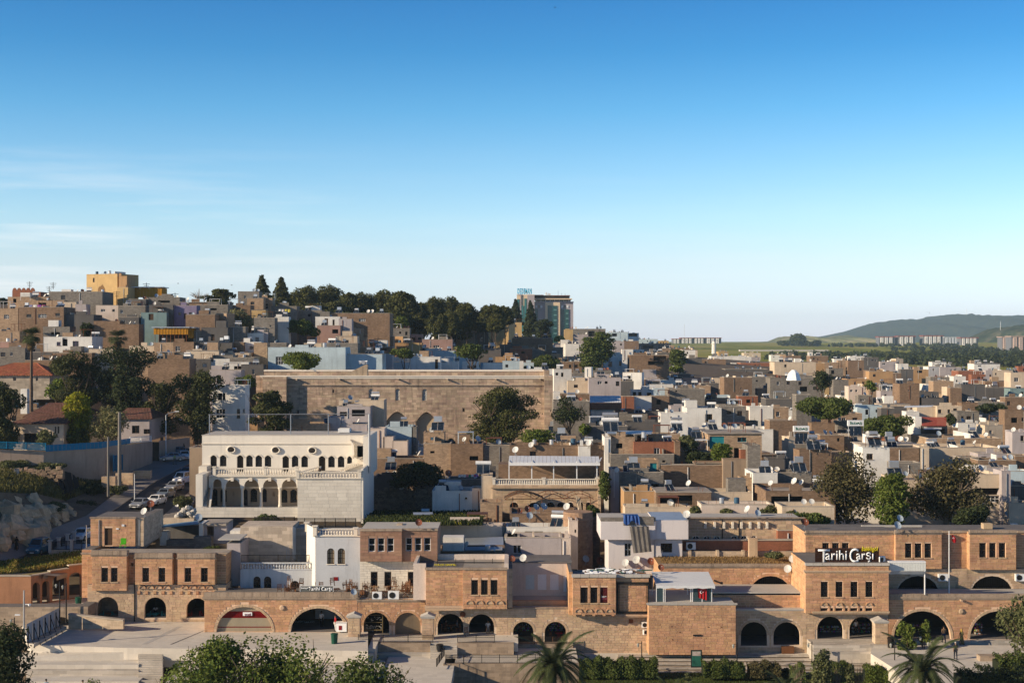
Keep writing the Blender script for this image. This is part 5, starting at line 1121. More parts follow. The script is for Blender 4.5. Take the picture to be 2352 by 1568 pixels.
def blockf(x0,x1,yt,yb,Y,dep,bays,label,roof=(.35,.08,.06),white=(.75,.73,.70),dark=(.18,.19,.22),nf=8,cat='apartment block',grp='white tower blocks on the plain'):
 R=bld('apartment_block',label,(x0+x1)/2,Y,yb+3,cat,grp);a,b,c,d=WX(x0,Y),WX(x1,Y),WZ(yb+3,Y),WZ(yt,Y);mw,md,mr=mat('far_white%d'%(white[0]*100),white,stain=.1,var=.05,bump=0),mat('far_dark',dark,stain=0,var=.1,bump=0),mat('far_roof%d'%(roof[0]*100),roof,stain=0,var=.1,bump=0)
 h=d-c;MB(R.location).box(a,b,Y,Y+dep,c,d-h*.07).build('wall',md,R)
 n=bays
 for i in range(n):
  w=(b-a)/(2*n+1);x=a+w*(2*i+.6);MB(R.location).box(x,x+w*1.25,Y-1.6,Y+.5,c,d-h*.06).build('bay',mw,R)
 MB(R.location).box(a-1.0,b+1.0,Y-2,Y+dep+1,d-h*.07,d).build('roof',mr,R)
 wb=MB(R.location)
 for f in range(nf):
  z=c+(d-c)*(f+.3)/nf
  for i in range(n):w=(b-a)/(2*n+1);x=a+w*(2*i+.6);wb.box(x+w*.35,x+w*.9,Y-1.66,Y-1.58,z,z+(d-c)/nf*.5)
 wb.build('window_rows',md,R)
 return R
for x0,x1,yt,yb,n,l in((1020,1165,640,718,3,'leftmost'),(1198,1355,635,718,3,'second from the left'),(1428,1605,630,722,4,'widest, in the middle,'),(1775,1930,648,728,4,'rightmost')):
 blockf(1764+x0/4,1764+x1/4,612.5+yt/4,612.5+yb/4,2600,24,n,f'{l} of the white tower blocks with red-brown roofs on the plain')
blockf(1764+1622/4,1764+1755/4,612.5+645/4,612.5+722/4,2800,24,4,'group of pale blue-white blocks between the red-roofed tower blocks',roof=(.5,.52,.55),white=(.6,.64,.70))
blockf(1764+2150/4,1764+2225/4,612.5+640/4,612.5+762/4,2100,20,2,'pinkish tower block nearest the garden hill',roof=(.4,.3,.26),white=(.62,.45,.38),grp='pinkish tower blocks');blockf(1764+2235/4,1764+2420/4,612.5+635/4,612.5+765/4,2050,24,3,'pinkish tower block cut by the picture edge',roof=(.4,.3,.26),white=(.62,.45,.38),grp='pinkish tower blocks')
for i,(a,b)in enumerate(((1478,1550),(1552,1665),(1672,1772),(1780,1922))):
 blockf(1176+a/4,1176+b/4,612.5+(650 if i else 660)/4,612.5+692/4,2300,20,3 if i else 2,f"{('first', 'second', 'third', 'fourth')[i]} from the left of the four long red-roofed blocks on the skyline",roof=(.42,.10,.06),nf=4,grp='long red-roofed blocks on the skyline')
R=bld('minaret','thin white minaret with a pointed cap before the green field',1640,1250,812,'minaret');X=WX(1640,1250);z0,z1=WZ(812,1250),WZ(776,1250)
MB(R.location).lathe([(2.1,z0),(1.9,z0+(z1-z0)*.62)],(X,1250,0),10).build('shaft',wallm('w'),R);MB(R.location).lathe([(2.6,z0+(z1-z0)*.62),(2.6,z0+(z1-z0)*.66),(1.5,z0+(z1-z0)*.66),(1.4,z0+(z1-z0)*.78)],(X,1250,0),10).build('balcony',wallm('w'),R);MB(R.location).lathe([(1.5,z0+(z1-z0)*.78),(.05,z1)],(X,1250,0),10).build('cap',M_STEEL,R)
for x,yt,yb,Y,l in((1572,745,775,2300,'tall thin radio mast beside the red-roofed blocks'),(2220.5,708,728,7300,'radio mast on the crest of the forested hill'),(2298,738,756,3500,'red and white mast on the garden hill')):
 R=bld('radio_mast',l,x,Y,yb,'mast');k=Y/F*.5;mb=MB(R.location);X=WX(x,Y)
 for s in(-1,1):mb.tube((X+s*k,Y,WZ(yb+2,Y)),(X+s*k*.3,Y,WZ(yt,Y)),k*.35,n=4)
 for j in range(8):z=WZ(yb,Y)+(WZ(yt,Y)-WZ(yb,Y))*j/8;mb.box(X-k,X+k,Y-.1,Y+.1,z,z+k*.4)
 mb.build('lattice',M_STEEL,R)
# far belts of trees on the plain
def belt(name,rows,seed,label,ls,leaf='dark'):
 g=np.random.default_rng(seed);cl=[]
 for x0,x1,y,Y,dn,sz in rows:
  for _ in range(dn):x=g.uniform(x0,x1);YY=Y*g.uniform(.94,1.06);s=sz*g.uniform(.6,1.4);cl.append((WX(x,YY),YY,WZ(y,Y)+s*.7,s,s,s*.8))
 V,Q=scatter(cl,len(cl)*60,ls,seed=seed);o=link(name,np_mesh(name,V,Q,LEAF[leaf]));tag(o,label,'trees',kind='stuff');return o
belt('far_treeline',[(1764,2352,822,1450,170,3.6),(1764,2352,829,1250,170,3.6),(1950,2352,838,1100,160,3.4),(2100,2352,815,1700,80,4)],5,'dark belt of trees between the town and the green field',1.5)
belt('far_treeline',[(1790,1880,792,2550,40,3.6),(1900,2260,795,2500,80,2.6),(2050,2352,803,2100,60,2.6),(1826,1838,789,2550,8,9)],6,'far row of dark trees along the top of the green field',2.6)
mb=MB();
for x0,x1,y,Y in((1764,1903,803,1900),(1700,1764,803,1900),(2050,2120,816,1500)):mb.box(WX(x0,Y),WX(x1,Y),Y,Y+12,WZ(y+4,Y),WZ(y,Y))
o=mb.build('greenhouse',M_CONC);tag(o,'long low pale sheds along the edge of the green field','shed')
# ---------------------------------------------------------------- middle ground landmarks
BAL={}
def baluster(m,h):
 k=(m.name,round(h,2))
 if k not in BAL:BAL[k]=MB().lathe([(.09,0),(.09,.06*h),(.05,.12*h),(.10,.34*h),(.11,.42*h),(.055,.72*h),(.05,.86*h),(.085,.92*h),(.085,h)],n=7).mesh('baluster',m)
 return BAL[k]
def balustrade(R,x0,x1,yt,yb,Y,n,m,posts=(),y2=None,Y2=None,yb2=None):
 """rail, plinth and single balusters; posts = picture x of square piers with caps"""
 Y2=Y2 or Y;y2=yt if y2 is None else y2;yb2=yb if yb2 is None else yb2;A,B,C,D=PT(x0,yb,Y),PT(x1,yb2,Y2),PT(x1,y2,Y2),PT(x0,yt,Y);L=R.location;h=D.z-A.z;e=(B-A);e.z=0;n_=Vector((-e.y,e.x,0)).normalized()*.13
 def bar(P,Q,lo,hi,nm,k=1.0):
  a,b=Vector((0,0,lo)),Vector((0,0,hi));mb=MB(L);mb.add([P-n_*k+a,Q-n_*k+a,Q+n_*k+a,P+n_*k+a,P-n_*k+b,Q-n_*k+b,Q+n_*k+b,P+n_*k+b],((0,3,2,1),(4,5,6,7),(0,1,5,4),(1,2,6,5),(2,3,7,6),(3,0,4,7)));return mb.build(nm,m,R)
 bar(A,B,0,.13*h,'plinth',1.2);bar(D,C,-.15*h,0,'hand_rail',1.35)
 me=baluster(m,h*.72)
 for i in range(n):
  o=link('baluster',me,R);o.location=A.lerp(B,(i+.5)/n)-L+Vector((0,0,.13*h))
 for x in posts:
  t=(x-x0)/(x1-x0);p=A.lerp(B,t);k=.2;mb=MB(L);mb.box(p.x-k,p.x+k,p.y-k,p.y+k,p.z,p.z+h*1.08);mb.box(p.x-k*1.5,p.x+k*1.5,p.y-k*1.5,p.y+k*1.5,p.z+h*1.08,p.z+h*1.2);mb.build('post',m,R)
MANS=lambda x,y:(441+x*.1875,980+y*.1875)
def MX(x):return 441+x*.1875
def MY(y):return 980+y*.1875
M_MW=mat('mansion_plaster',(.70,.655,.58),var=.07,stain=.22,bump=.12)
M_MC=mat('mansion_carved_stone',(.68,.62,.53),var=.1,stain=.25,bump=.2)
R=bld('white_mansion','big white two-storey stone mansion with arcade, balustrades and three round medallions',650,196,1165,'mansion');U=[0];Yu=201;Ya=196
up=[];
for a,b,t,bt in((225,303,345,550),(341,421,345,483),(550,629,345,570),(663,743,345,487),(777,857,346,488),(890,970,348,488),(1107,1187,352,570),(1222,1302,350,492),(1339,1419,352,493),(1552,1633,355,570),(1668,1748,355,495),(1786,1866,355,495),(1900,1960,357,450)):
 up.append((MX(a),MX(b),MY(t),MY(bt),5.2,'point'))
def plain(R,x0,x1,yt,yb,Y,dep,ops,m,t=.35,name='wall',top=None,back=True):
 O=[cop(o,Y)for o in ops];a,b,c,d=WX(x0,Y),WX(x1,Y),WZ(yb,Y),WZ(yt,Y);mb=MB(R.location);wall_face(mb,a,b,c,d,Y,O,t)
 mb.quad((b,Y,c),(b,Y+dep,c),(b,Y+dep,d),(b,Y,d));mb.quad((a,Y+dep,c),(a,Y,c),(a,Y,d),(a,Y+dep,d));wall_face(mb,a,b,c,d,Y+dep,[]if back else O,0,False);mb.m=1
 mb.quad((a,Y,d),(b,Y,d),(b,Y+dep,d),(a,Y+dep,d));mb.build(name,[m,top or m],R);return O
O=plain(R,MX(123),MX(2145),MY(100),MY(620),Yu,9,up,M_MW,top=M_CONC)
for o,q in zip(O,up):
 if(q[3]-q[2])<30:window(R,*o[:4],Yu,M_IRON,R.location,rise=o[4],bars=3,cross=4,shape='point')
 else:MB(R.location).box(o[0],o[1],Yu+.3,Yu+.33,o[2],o[3]).build('door',M_DARK,R)
 cv=op_curve(o,8);cw=op_curve(o,8,.16)
 for i in range(8):MB(R.location).prism([cv[i],cv[i+1],cw[i+1],cw[i]],Yu-.08,Yu+.02).build('hood_stone',M_MC,R)
strip(R,MX(130),MX(1975),MY(203),MY(216),Yu,.16,m=M_MC);strip(R,MX(123),MX(2145),MY(98),MY(104),Yu,.08,m=M_MC)
mb=MB(R.location);a,b=WX(MX(123),Yu),WX(MX(2145),Yu)
for cx,cy in((483,277),(1028,282),(1475,287)):
 X,Z=WX(MX(cx),Yu),WZ(MY(cy),Yu);r=56*.1875*Yu/F;d=MB(R.location);d.lathe([(r*.72,0),(r,.02),(r,.2),(r*.86,.3),(r*.72,.22),(r*.7,.05)],n=22);d.v=[(x+X,Yu-z,y*.8+Z)for x,y,z in d.v];d.f=[f[::-1]for f in d.f];q=d.build('medallion',M_MW,R)
 d=MB(R.location);d.lathe([(r*.7,0),(r*.66,.06),(r*.45,.04),(r*.4,.1),(r*.1,.12)],n=16);d.v=[(x+X,Yu-.22-z*.5,y*.8+Z)for x,y,z in d.v];d.f=[f[::-1]for f in d.f];d.build('carved_face',M_DARK,q)
plain(R,MX(205),MX(1290),MY(596),MY(612),Ya-.25,5.4,(),M_MC,name='gallery_floor')
AO=[(MX(a),MX(b),MY(640),MY(745),'s')for a,b in((255,362),(410,590),(637,818),(868,1050),(1097,1283))]
plain(R,MX(205),MX(1290),MY(612),MY(745),Ya,.5,AO,M_MW,t=.5,back=False)
for k in range(46):x=MX(285+k*21.5);MB(R.location).box(WX(x,Ya),WX(x+2.2,Ya),Ya-.14,Ya,WZ(MY(618),Ya),WZ(MY(604),Ya)).build('dentil',M_MC,R)
for x in(386,613,843,1074):
 X=WX(MX(x),Ya);z0,z1=WZ(MY(985),Ya),WZ(MY(745),Ya);cb=MB(R.location);cb.lathe([(.26,z0),(.26,z0+.25),(.2,z0+.35),(.18,z1-.4),(.28,z1-.15),(.36,z1)],(X,Ya+.25,0),10).build('column',M_MC,R,smooth=True)
for x in(495,722,955,1187):cx=MX(x);MB(R.location).box(WX(cx,Ya)-.2,WX(cx,Ya)+.2,Ya-.3,Ya+.01,WZ(MY(662),Ya),WZ(MY(618),Ya)).build('keystone',M_MC,R)
bk=[(245,312,758,970),(345,425,755,920),(630,682,760,975),(715,797,757,920),(862,915,755,920),(1092,1168,765,925),(1203,1283,765,925)];bo=[(MX(a),MX(b),MY(t),MY(c),4.5,'point')for a,b,t,c in bk]+[(MX(498),MX(525),MY(790),MY(845),'s'),(MX(987),MX(1015),MY(795),MY(850),'s')]
M_MB=mat('gallery_shade_plaster',(.46,.35,.25),var=.1,stain=.2)  # plaster darkened so the gallery's shade sits in its colour
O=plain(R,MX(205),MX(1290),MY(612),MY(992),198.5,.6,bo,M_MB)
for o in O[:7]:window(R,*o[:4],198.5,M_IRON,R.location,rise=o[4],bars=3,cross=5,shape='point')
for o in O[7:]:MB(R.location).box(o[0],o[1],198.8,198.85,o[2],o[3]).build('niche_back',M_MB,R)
flr=MB(R.location);flr.box(WX(MX(45),192),WX(MX(1290),192),191.3,200,WZ(MY(990),Ya)-.4,WZ(MY(990),Ya));flr.build('gallery_floor',M_CONC,R)
balustrade(R,MX(258),MX(1290),MY(502),MY(592),Ya,34,M_MC,posts=(MX(275),MX(897),MX(1285)))
# stair on the left
for k in range(17):y=Yu-1-.42*k;z=WZ(MY(575),200)-k*(WZ(MY(575),200)-WZ(MY(985),194))/17;MB(R.location).box(WX(MX(128)-1+0,y),WX(MX(235)-k*.6,y),y-.42,y,z-1.2,z).build('stair_step',M_CONC,R)
mb=MB(R.location);P0,P1,P2,P3=PT(MX(205),MY(985),193.2),PT(MX(262),MY(590),199.5),PT(MX(250),MY(500),199.5),PT(MX(215),MY(900),193.2);k=Vector((.25,0,0));mb.quad(P0,P1,P2,P3).quad(P0+k,P3+k,P2+k,P1+k).quad(P3,P2,P2+k,P3+k).quad(P0,P3,P3+k,P0+k);mb.build('stair_parapet',M_MW,R)
plain(R,MX(45),MX(130),MY(585),MY(1000),193,7,(),M_MW,name='side_wall');plain(R,MX(80),MX(180),MY(485),MY(580),198,3,(),M_MC,name='stair_head_block')
used=[0]
def wblocks(x0,x1,yt,yb,Y,dep,label=None):
 a,b,c,d=WX(x0,Y),WX(x1,Y),WZ(yb,Y),WZ(yt,Y);mb=MB(R.location);mb.box(a,b,Y,Y+dep,c,d).build('wall',mat('white_joint',(.55,.54,.52),var=.1,stain=.2),R);masonry(R,a,b,c,d,Y,[],SW,h=.46,l=1.35,proud=.03,org=R.location,used=used,jt=.02)
wblocks(MX(1292),MX(2070),MY(640),MY(1160),190,14.6);wblocks(MX(45),MX(1294),MY(988),MY(1108),191.2,.5)
sd=MB(R.location);sd.box(WX(MX(2070),190),WX(MX(2070),190)+.3,190,204.6,WZ(MY(1180),190),WZ(MY(505),190)-.1);sd.build('side_wall',M_MW,R)
strip(R,MX(1283),MX(2078),MY(628),MY(641),190,.22,m=M_MC)
balustrade(R,MX(1300),MX(2060),MY(548),MY(628),190,21,M_MC,posts=(MX(1300),MX(2055)))
MB(R.location).box(WX(MX(1292),190),WX(MX(2075),190),190.2,200.9,WZ(MY(628),190)-.2,WZ(MY(628),190)+.02).build('terrace_floor',M_CONC,R)
balustrade(R,MX(1292),MX(1560),MY(560),MY(600),190.4,12,M_MC,y2=MY(485),yb2=MY(530),Y2=199.5,posts=(MX(1555),))
balustrade(R,MX(1815),MX(2085),MY(520),MY(560),199.2,12,M_MC,y2=MY(365),yb2=MY(455),posts=(MX(2080),));plain(R,MX(1880),MX(2095),MY(458),MY(560),199.6,1.0,(),M_MW,name='stair_wall')
mb=MB(R.location)
for k in range(12):z=WZ(MY(470),200)+k*.22;mb.box(WX(MX(2015),200),WX(MX(2095),200),200+.22*k,201,z,z+.22)
mb.build('stair_step',M_MC,R)
mb=MB(R.location);a=Yu-.05
mb.prism([(WX(MX(1950),a),WZ(MY(152),a)),(WX(MX(1990),a),WZ(MY(200),a)),(WX(MX(2000),a),WZ(MY(330),a)),(WX(MX(1975),a),WZ(MY(370),a)),(WX(MX(1970),a),WZ(MY(230),a))][::-1],Yu-1.4,Yu).build('curved_parapet',M_MW,R)
plain(R,MX(2095),MX(2158),MY(120),MY(620),196.5,13,(),M_MW,name='side_wall')
plain(R,MX(1793),MX(1926),MY(20),MY(116),206,2.2,(),M_MW,name='roof_box');MB(R.location).box(WX(MX(1790),206),WX(MX(1930),206),205.8,208.3,WZ(MY(66),206),WZ(MY(22),206)).build('roof_box_cover',M_WFRAME,R)
# steel pergola frame on its roof
R=bld('steel_frame','tall bare steel pipe frame standing on the mansion roof',660,202,1000,'steel frame');Y=202
for x in(481,571,667.5,754):MB(R.location).tube(PT(x,1001,Y),PT(x,951,Y),.07).build('post',M_STEEL,R)
MB(R.location).tube(PT(848,1086,195),PT(848,951,195),.16,n=8).build('post',M_STEEL,R)
MB(R.location).tube(PT(478,952,Y),PT(848,950,Y),.06).build('beam',M_STEEL,R);MB(R.location).tube(PT(848,950,Y),PT(848,950,195),.06).build('beam',M_STEEL,R)
# ---- long mosque wall
MSM=mat('mosque_stone',(.50,.375,.275),island=.28,var=.36,stain=.9,scale=.35,bump=.5,hue=.012);M_MM=mat('mosque_mortar',(.40,.30,.22),var=.25,stain=.6)
STY['q']=(M_MM,MSM,MSM)
R=bld('mosque_wall','long high old stone mosque wall with pointed recesses and lattice windows',930,290,1010,'mosque');Y=290;U=[0];M_WROOF=mat('white_roof_screed',(.68,.62,.54),var=.1,stain=.2)
LWN=[(847.5,857,892.5,914,4.5),(908.5,918.5,892.5,919.5,4.5),(970,981,893,920,5)];PTN=[(887,938,945,1040,22,'point'),(956,1003,946,1040,22,'point')];SLT=[(764,767,894,902),(682,686,942,951),(1063,1067,937,945),(1028,1043,1006,1040,7)]
slab(R,658,1252,884,1060,Y,4,[o if len(o)>5 else(*o,*([0]if len(o)==4 else[]),'round')for o in LWN+PTN+SLT],'q',used=U,h=.5,l=1.05,margin=.1,t=.9,top=M_WROOF)
slab(R,658,1252,866,884,Y-.25,4,(),'q',used=U,h=.5,l=1.1,top=M_WROOF);slab(R,603,658,865,1060,Y-1.6,5.6,(),'q',used=U,h=.5,l=1.1,top=M_WROOF);slab(R,588,603,862,1060,Y,4,(),'q',used=U,h=.5,l=1.1);slab(R,1250,1270,862,1060,Y-2.2,7,(),'q',used=U,h=.5,l=1.1,top=M_WROOF);slab(R,1250,1262,850,884,Y-.3,9,(),'q',used=U,h=.5)
strip(R,655,1254,882,886,Y-.1,.3,m=MSM);strip(R,600,1252,862,867,Y-.3,.25,m=M_WROOF)
MB(R.location).box(WX(603,Y),WX(1252,Y),Y-.4,Y+7,WZ(866,Y)-.3,WZ(865.5,Y)).build('roof',M_WROOF,R)
slab(R,606,1250,851,868,Y+7,2,(),'q',used=U,h=.5,l=1.2,top=M_WROOF);MB(R.location).box(WX(606,Y+7),WX(1250,Y+7),Y+6.8,Y+9.4,WZ(852.5,Y+7),WZ(849,Y+7)).build('coping',M_WROOF,R)
MB(R.location).prism([(WX(784,Y),WZ(864.5,Y)),(WX(844,Y),WZ(864.5,Y)),(WX(844,Y),WZ(837,Y)),(WX(838,Y),WZ(837.5,Y))],Y-.2,Y+1.6).build('gable_wall',MSM,R)
for o in LWN:
 c=cop(o,Y);lt=MB(R.location);w=c[1]-c[0]
 for i in range(-8,9):
  a=i*w/3.2
  for s in(1,-1):
   p=[]
   for t in np.linspace(0,1,25):
    x=c[0]+w*t;z=c[2]+(c[3]-c[2])*.5+a+s*w*(t-.5)*1.2
    if c[2]<z<c[3]-(abs(t-.5)*2)**2*c[4]:p.append((x,z))
   if len(p)>1:lt.tube((p[0][0],Y+.25,p[0][1]),(p[-1][0],Y+.25,p[-1][1]),.035,n=4)
 fr=lt.build('lattice',wallm('w'),R);MB(R.location).box(c[0],c[1],Y+.5,Y+.55,c[2],c[3]).build('pane',M_GLASS,fr)
for o in PTN:c=cop(o,Y);MB(R.location).box(c[0]-.1,c[1]+.1,Y+.85,Y+1.2,c[2],c[3]).build('recess_wall',mat('recess_plaster',(.54,.42,.28),var=.12,stain=.35),R);voussoirs(R,(*c[:5],'point'),Y,.45,MSM,R.location,14,.05)
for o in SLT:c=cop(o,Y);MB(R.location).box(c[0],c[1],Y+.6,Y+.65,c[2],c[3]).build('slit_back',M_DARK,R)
for x in(683,780.5,915.5,1028,1139,1240):MB(R.location).tube((WX(x,Y),Y,WZ(870.5,Y)),(WX(x,Y),Y-1.3,WZ(871.5,Y)),.17,n=6).build('water_spout',MSM,R)
R=bld('loudspeakers','cluster of horn loudspeakers on the mosque roof gable',834,290,837,'loudspeaker');MB(R.location).tube(PT(834,838,290.5),PT(834,826,290.5),.05).build('mast',M_STEEL,R)
for dx in(-1,1,.1):MB(R.location).tube(PT(834,830,290.5),PT(834+dx*9,832,290.5)+Vector((0,-.6*(1-abs(dx)),0)),.08,.42,n=10).build('horn',M_ALU,R)
# ---- glass hotel tower on the hill
HX=lambda z:1176+z/4;HY=lambda z:612.5+z/4
Y=900;R=bld('hotel_tower','tall pinkish hotel tower with green glass strips and cyan roof letters',1275,Y,790,'hotel')
mp_,mt,mg=mat('hotel_pink',(.42,.38,.40),var=.06,stain=.1,bump=0),mat('hotel_cream',(.66,.52,.36),var=.05,stain=.1,bump=0),mat('hotel_green_glass',(.015,.09,.085),rough=.2,var=.15,stain=0,bump=0,spec=.6)
def hb(x0,x1,y0,y1,d0,d1,m,nm):return MB(R.location).box(WX(HX(x0),Y),WX(HX(x1),Y),Y+d0,Y+d1,WZ(HY(y1),Y),WZ(HY(y0),Y)).build(nm,m,R)
hb(205,563,325,740,0,22,mp_,'wall');hb(305,440,328,740,-1.6,0,mt,'bay');hb(200,566,320,328,-1,23,mp_,'cornice')
for x0,x1,y0,y1 in((327,415,358,700),(450,522,390,700),(205,236,390,560)):
 d=-1.9 if x0==327 else-.4;hb(x0,x1,y0,y1,d,d+.5,mg,'glass_strip')
 for k in range(int((y1-y0)/24)):
  q=hb(x0+2,x1-2,y0+24*k+1,y0+24*k+4,d-.25,d,mat('hotel_band',(.03,.13,.13),rough=.4,var=.1,stain=0,bump=0),'floor_band')
 for k in(1,3,5,8,10):
  if y0+24*k+18<y1:hb(x0+(x1-x0)*.62,x0+(x1-x0)*.95,y0+24*k+8,y0+24*k+20,d-.15,d,mat('hotel_blind',(.14,.30,.30),var=.1,stain=0,bump=0),'blind')
for x0 in(452,476,502,215,240,262):hb(x0,x0+17,355,378,-.3,.2,M_GLASS if x0 in(476,240)else M_WFRAME,'window')
hb(185,550,292,302,-3,20,mt,'roof_slab');hb(215,540,302,320,2,18,M_GLASS,'glazed_floor');hb(200,530,262,292,1,16,M_DARK,'roof_pavilion');hb(195,290,258,264,0,17,M_RUST,'pavilion_roof');hb(370,535,262,268,0,17,M_RUST,'pavilion_roof')
for k in range(8):hb(222+k*42,226+k*42,300,322,0,.6,M_WFRAME,'roof_post')
for x,y0 in((310,232),(330,240),(345,244),(425,215),(458,238),(490,245),(515,250)):hb(x,x+(14 if y0 in(232,240,244)else 3),y0,262,5,9 if x<350 else 5.5,M_ALU if x<350 else M_STEEL,'antenna')
hb(45,205,258,600,-6,14,mt,'stair_tower')
hb(45,75,252,262,-6.5,14,M_WFRAME,'tower_cap')
for x0,x1,y0 in((48,66,300),(112,132,295),(86,104,360)):hb(x0,x1,y0,600,-6.5,-6,mat('hotel_pale_glass',(.06,.22,.22),rough=.3,var=.1,stain=0,bump=0),'glass_strip')
hb(76,84,258,600,-6.6,-6,mp_,'pilaster');hb(140,205,262,600,-6.4,-6,mp_,'pilaster')
M_CY=mat('cyan_letters',(.02,.45,.72),rough=.5,var=0,stain=0,bump=0)
text('DEDEMAN',HX(50),HX(182),HY(200),HY(250),Y-2,M_CY,R,bold=.025,ext=.5)
fr=MB(R.location)
for k in range(7):X=WX(HX(55+20*k),Y);fr.box(X-.12,X+.12,Y-1.6,Y-1.3,WZ(HY(262),Y),WZ(HY(198),Y))
fr.build('letter_frame',M_STEEL,R)
# ---- terrace restaurant with the white pergola
GX=lambda z:1176+z/4;GY=lambda z:955.5+z/4;FX=lambda z:588+z/4
R=bld('pergola_restaurant','stone restaurant with a balustraded roof terrace under a white steel pergola',1260,200,1180,'building');Y=200;U=[0]
AW=[(GX(a),GX(b),GY(790),GY(882),'s')for a,b in((-20,60),(140,270),(315,392),(415,482),(503,568),(605,655),(680,725))]
slab(R,1131,1380,1122,1178,Y,9,AW,'b',used=U,h=.34,l=.8,top=M_ROOF)
for i,a in enumerate(AW):c=cop(a,Y);window(R,c[0],c[1],c[2],c[3],Y,M_BFRAME,R.location,rise=c[4],bars=2,cross=2,rec=.22)
slab(R,1131,1380,1113,1123,Y-.3,9,(),'b',used=U,h=.34,l=.8,top=M_CONC);strip(R,1130,1381,1119,1122,Y-.3,.15,m=SB)
balustrade(R,1134,1250,1099,1113,Y-.1,22,M_MC,posts=(1134.5,1249));balustrade(R,1253,1373,1099,1113,Y-.1,26,M_MC,posts=(1372,))
plain(R,1105,1131,1092,1155,Y+1,5,(),wallm('c'));plain(R,1373,1380,1098,1178,Y-.4,8,(),SBB)
for x in(1168,1220.5,1271,1324.5,1371):MB(R.location).box(WX(x,Y),WX(x+2.2,Y),Y+1,Y+1.15,WZ(1113,Y),WZ(1060,Y)).build('pergola_post',M_ALU,R)
rf=MB(R.location);A,B,C,D=PT(1168,1063,Y+.6),PT(1378,1065,Y+.6),PT(1376,1049,Y+7),PT(1170,1047.5,Y+7)
for i in range(24):rf=MB(R.location);u=Vector((0,0,.1));p,q,r,s=A.lerp(B,i/24),A.lerp(B,(i+.94)/24),D.lerp(C,(i+.94)/24),D.lerp(C,i/24);rf.add([p,q,r,s,p+u,q+u,r+u,s+u],((0,3,2,1),(4,5,6,7),(0,1,5,4),(2,3,7,6))).build('roof_panel',M_ALU,R)
MB(R.location).box(A.x,B.x,Y+.5,Y+.7,A.z-.35,A.z+.05).build('gutter',M_ALU,R)
for x in(1168,1220,1271,1325,1375):MB(R.location).add([PT(x,1060,Y+.3),PT(x+3,1060,Y+.3),PT(x+8,1050,Y+7),PT(x+5,1050,Y+7)],((0,1,2,3),)).build('roof_beam',M_ALU,R)
plain(R,1145,1376,1066,1100,Y+8,4,(),wallm('b'),name='back_wall')
R=bld('canopy_frame','rusty curved pipe frame with a torn brown canopy before the restaurant windows',1260,197,1178,'canopy');Y=196.5;mb=MB(R.location)
for x in(1178,1245,1333,1356):mb.tube(PT(x,1180,Y),PT(x,1141,Y),.05,n=5)
mb.tube(PT(1160,1147,Y),PT(1364,1142,Y),.05,n=5)
for k in range(3):
 pts=[PT(1160+68*k+68*t,1146-17*math.sin(math.pi*t)*.75,Y-1+(k%2))for t in np.linspace(0,1,9)];mb.path(pts,.04,4);mb.path([p+Vector((0,3,.1))for p in pts],.04,4)
 for p in pts[1::2]:mb.tube(p,p+Vector((0,3,.1)),.03,n=4)
mb.build('pipe_frame',M_RUST,R);cv=MB(R.location)
for k in range(8):t0,t1=k/8,(k+1)/8;f=lambda t,d:PT(1158+90*t,1144-13*math.sin(math.pi*t),Y-1)+Vector((0,d,-.02));cv.quad(f(t0,0),f(t1,0),f(t1,3),f(t0,3))
cv.build('canvas',mat('brown_canvas',(.13,.08,.05),var=.2,stain=.3),R)
mb=MB(R.location)
for k in range(6):mb.quad(PT(1321+2*k,1137+k,Y-.5),PT(1323+2*k,1138+k,Y-.5),PT(1330+1.2*k,1176,Y-.2*(k%2)),PT(1328+1.2*k,1177,Y))
mb.build('side_curtain',wallm('c'),R)
# ---- white house with the blue tarp and hanging sheet
R=bld('tarp_house','white plastered house with a blue tarp on the parapet and a rusty hanging sheet',1440,164,1300,'house');Y=164
O=plain(R,1380,1505,1197,1239,Y,8,(),M_MW if False else mat('lilac_white_plaster',(.62,.58,.58),var=.08,stain=.3),top=M_CONC);LP=MC['lilac_white_plaster']
plain(R,1380,1506,1188,1198,Y+.05,.3,(),wallm('g'),name='parapet');plain(R,1432,1502,1186,1206,Y-.05,.3,(),wallm('g'),name='block_parapet')
w1=[(1434.5,1450,1247,1277)];O=plain(R,1398,1502,1239,1320,Y+.8,7,w1,LP);window(R,*O[0][:4],Y+.8,M_WFRAME,R.location,bars=1,cross=1,grille=True)
O=plain(R,1502.5,1581,1194,1238,Y+.3,8,(),LP,top=M_SHEET);O=plain(R,1503,1567,1238,1320,Y+.9,7,[(1518,1544,1247,1268)],LP);window(R,*O[0][:4],Y+.9,M_BFRAME,R.location,bars=2,cross=1,grille=True)
mb=MB(R.location);n=9
for i in range(n):a,b=1432+36*i/n,1432+36*(i+1)/n;d0,d1=-.25-.12*(i%2),-.25-.12*((i+1)%2);mb.quad(PT(a+3*(i>5),1200+6*math.sin(i),Y+d0),PT(b+2,1201+6*math.sin(i+1),Y+d1),PT(b,1182+i*.4,Y+d1+.2),PT(a,1182+i*.4,Y+d0+.2));mb.quad(PT(a,1182+i*.4,Y+d0+.2),PT(b,1182+i*.4,Y+d1+.2),PT(b-4,1180,Y+1.2),PT(a-6,1180,Y+1.2))
mb.build('blue_tarp',M_PVC,R)
mb=MB(R.location)
for i in range(8):a,b=i/8,(i+1)/8;d=.08*(i%2);e_=.08*((i+1)%2);f=lambda t,dd,k:PT(1446+44*t if k else 1455+42*t,1208 if k else 1270-4*t,Y-.5-dd);mb.quad(f(a,d,0),f(b,e_,0),f(b,e_,1),f(a,d,1))
mb.build('hanging_sheet',mat('rusty_grey_sheet',(.20,.185,.17),var=.35,stain=.8,scale=2.5,bump=.1),R)
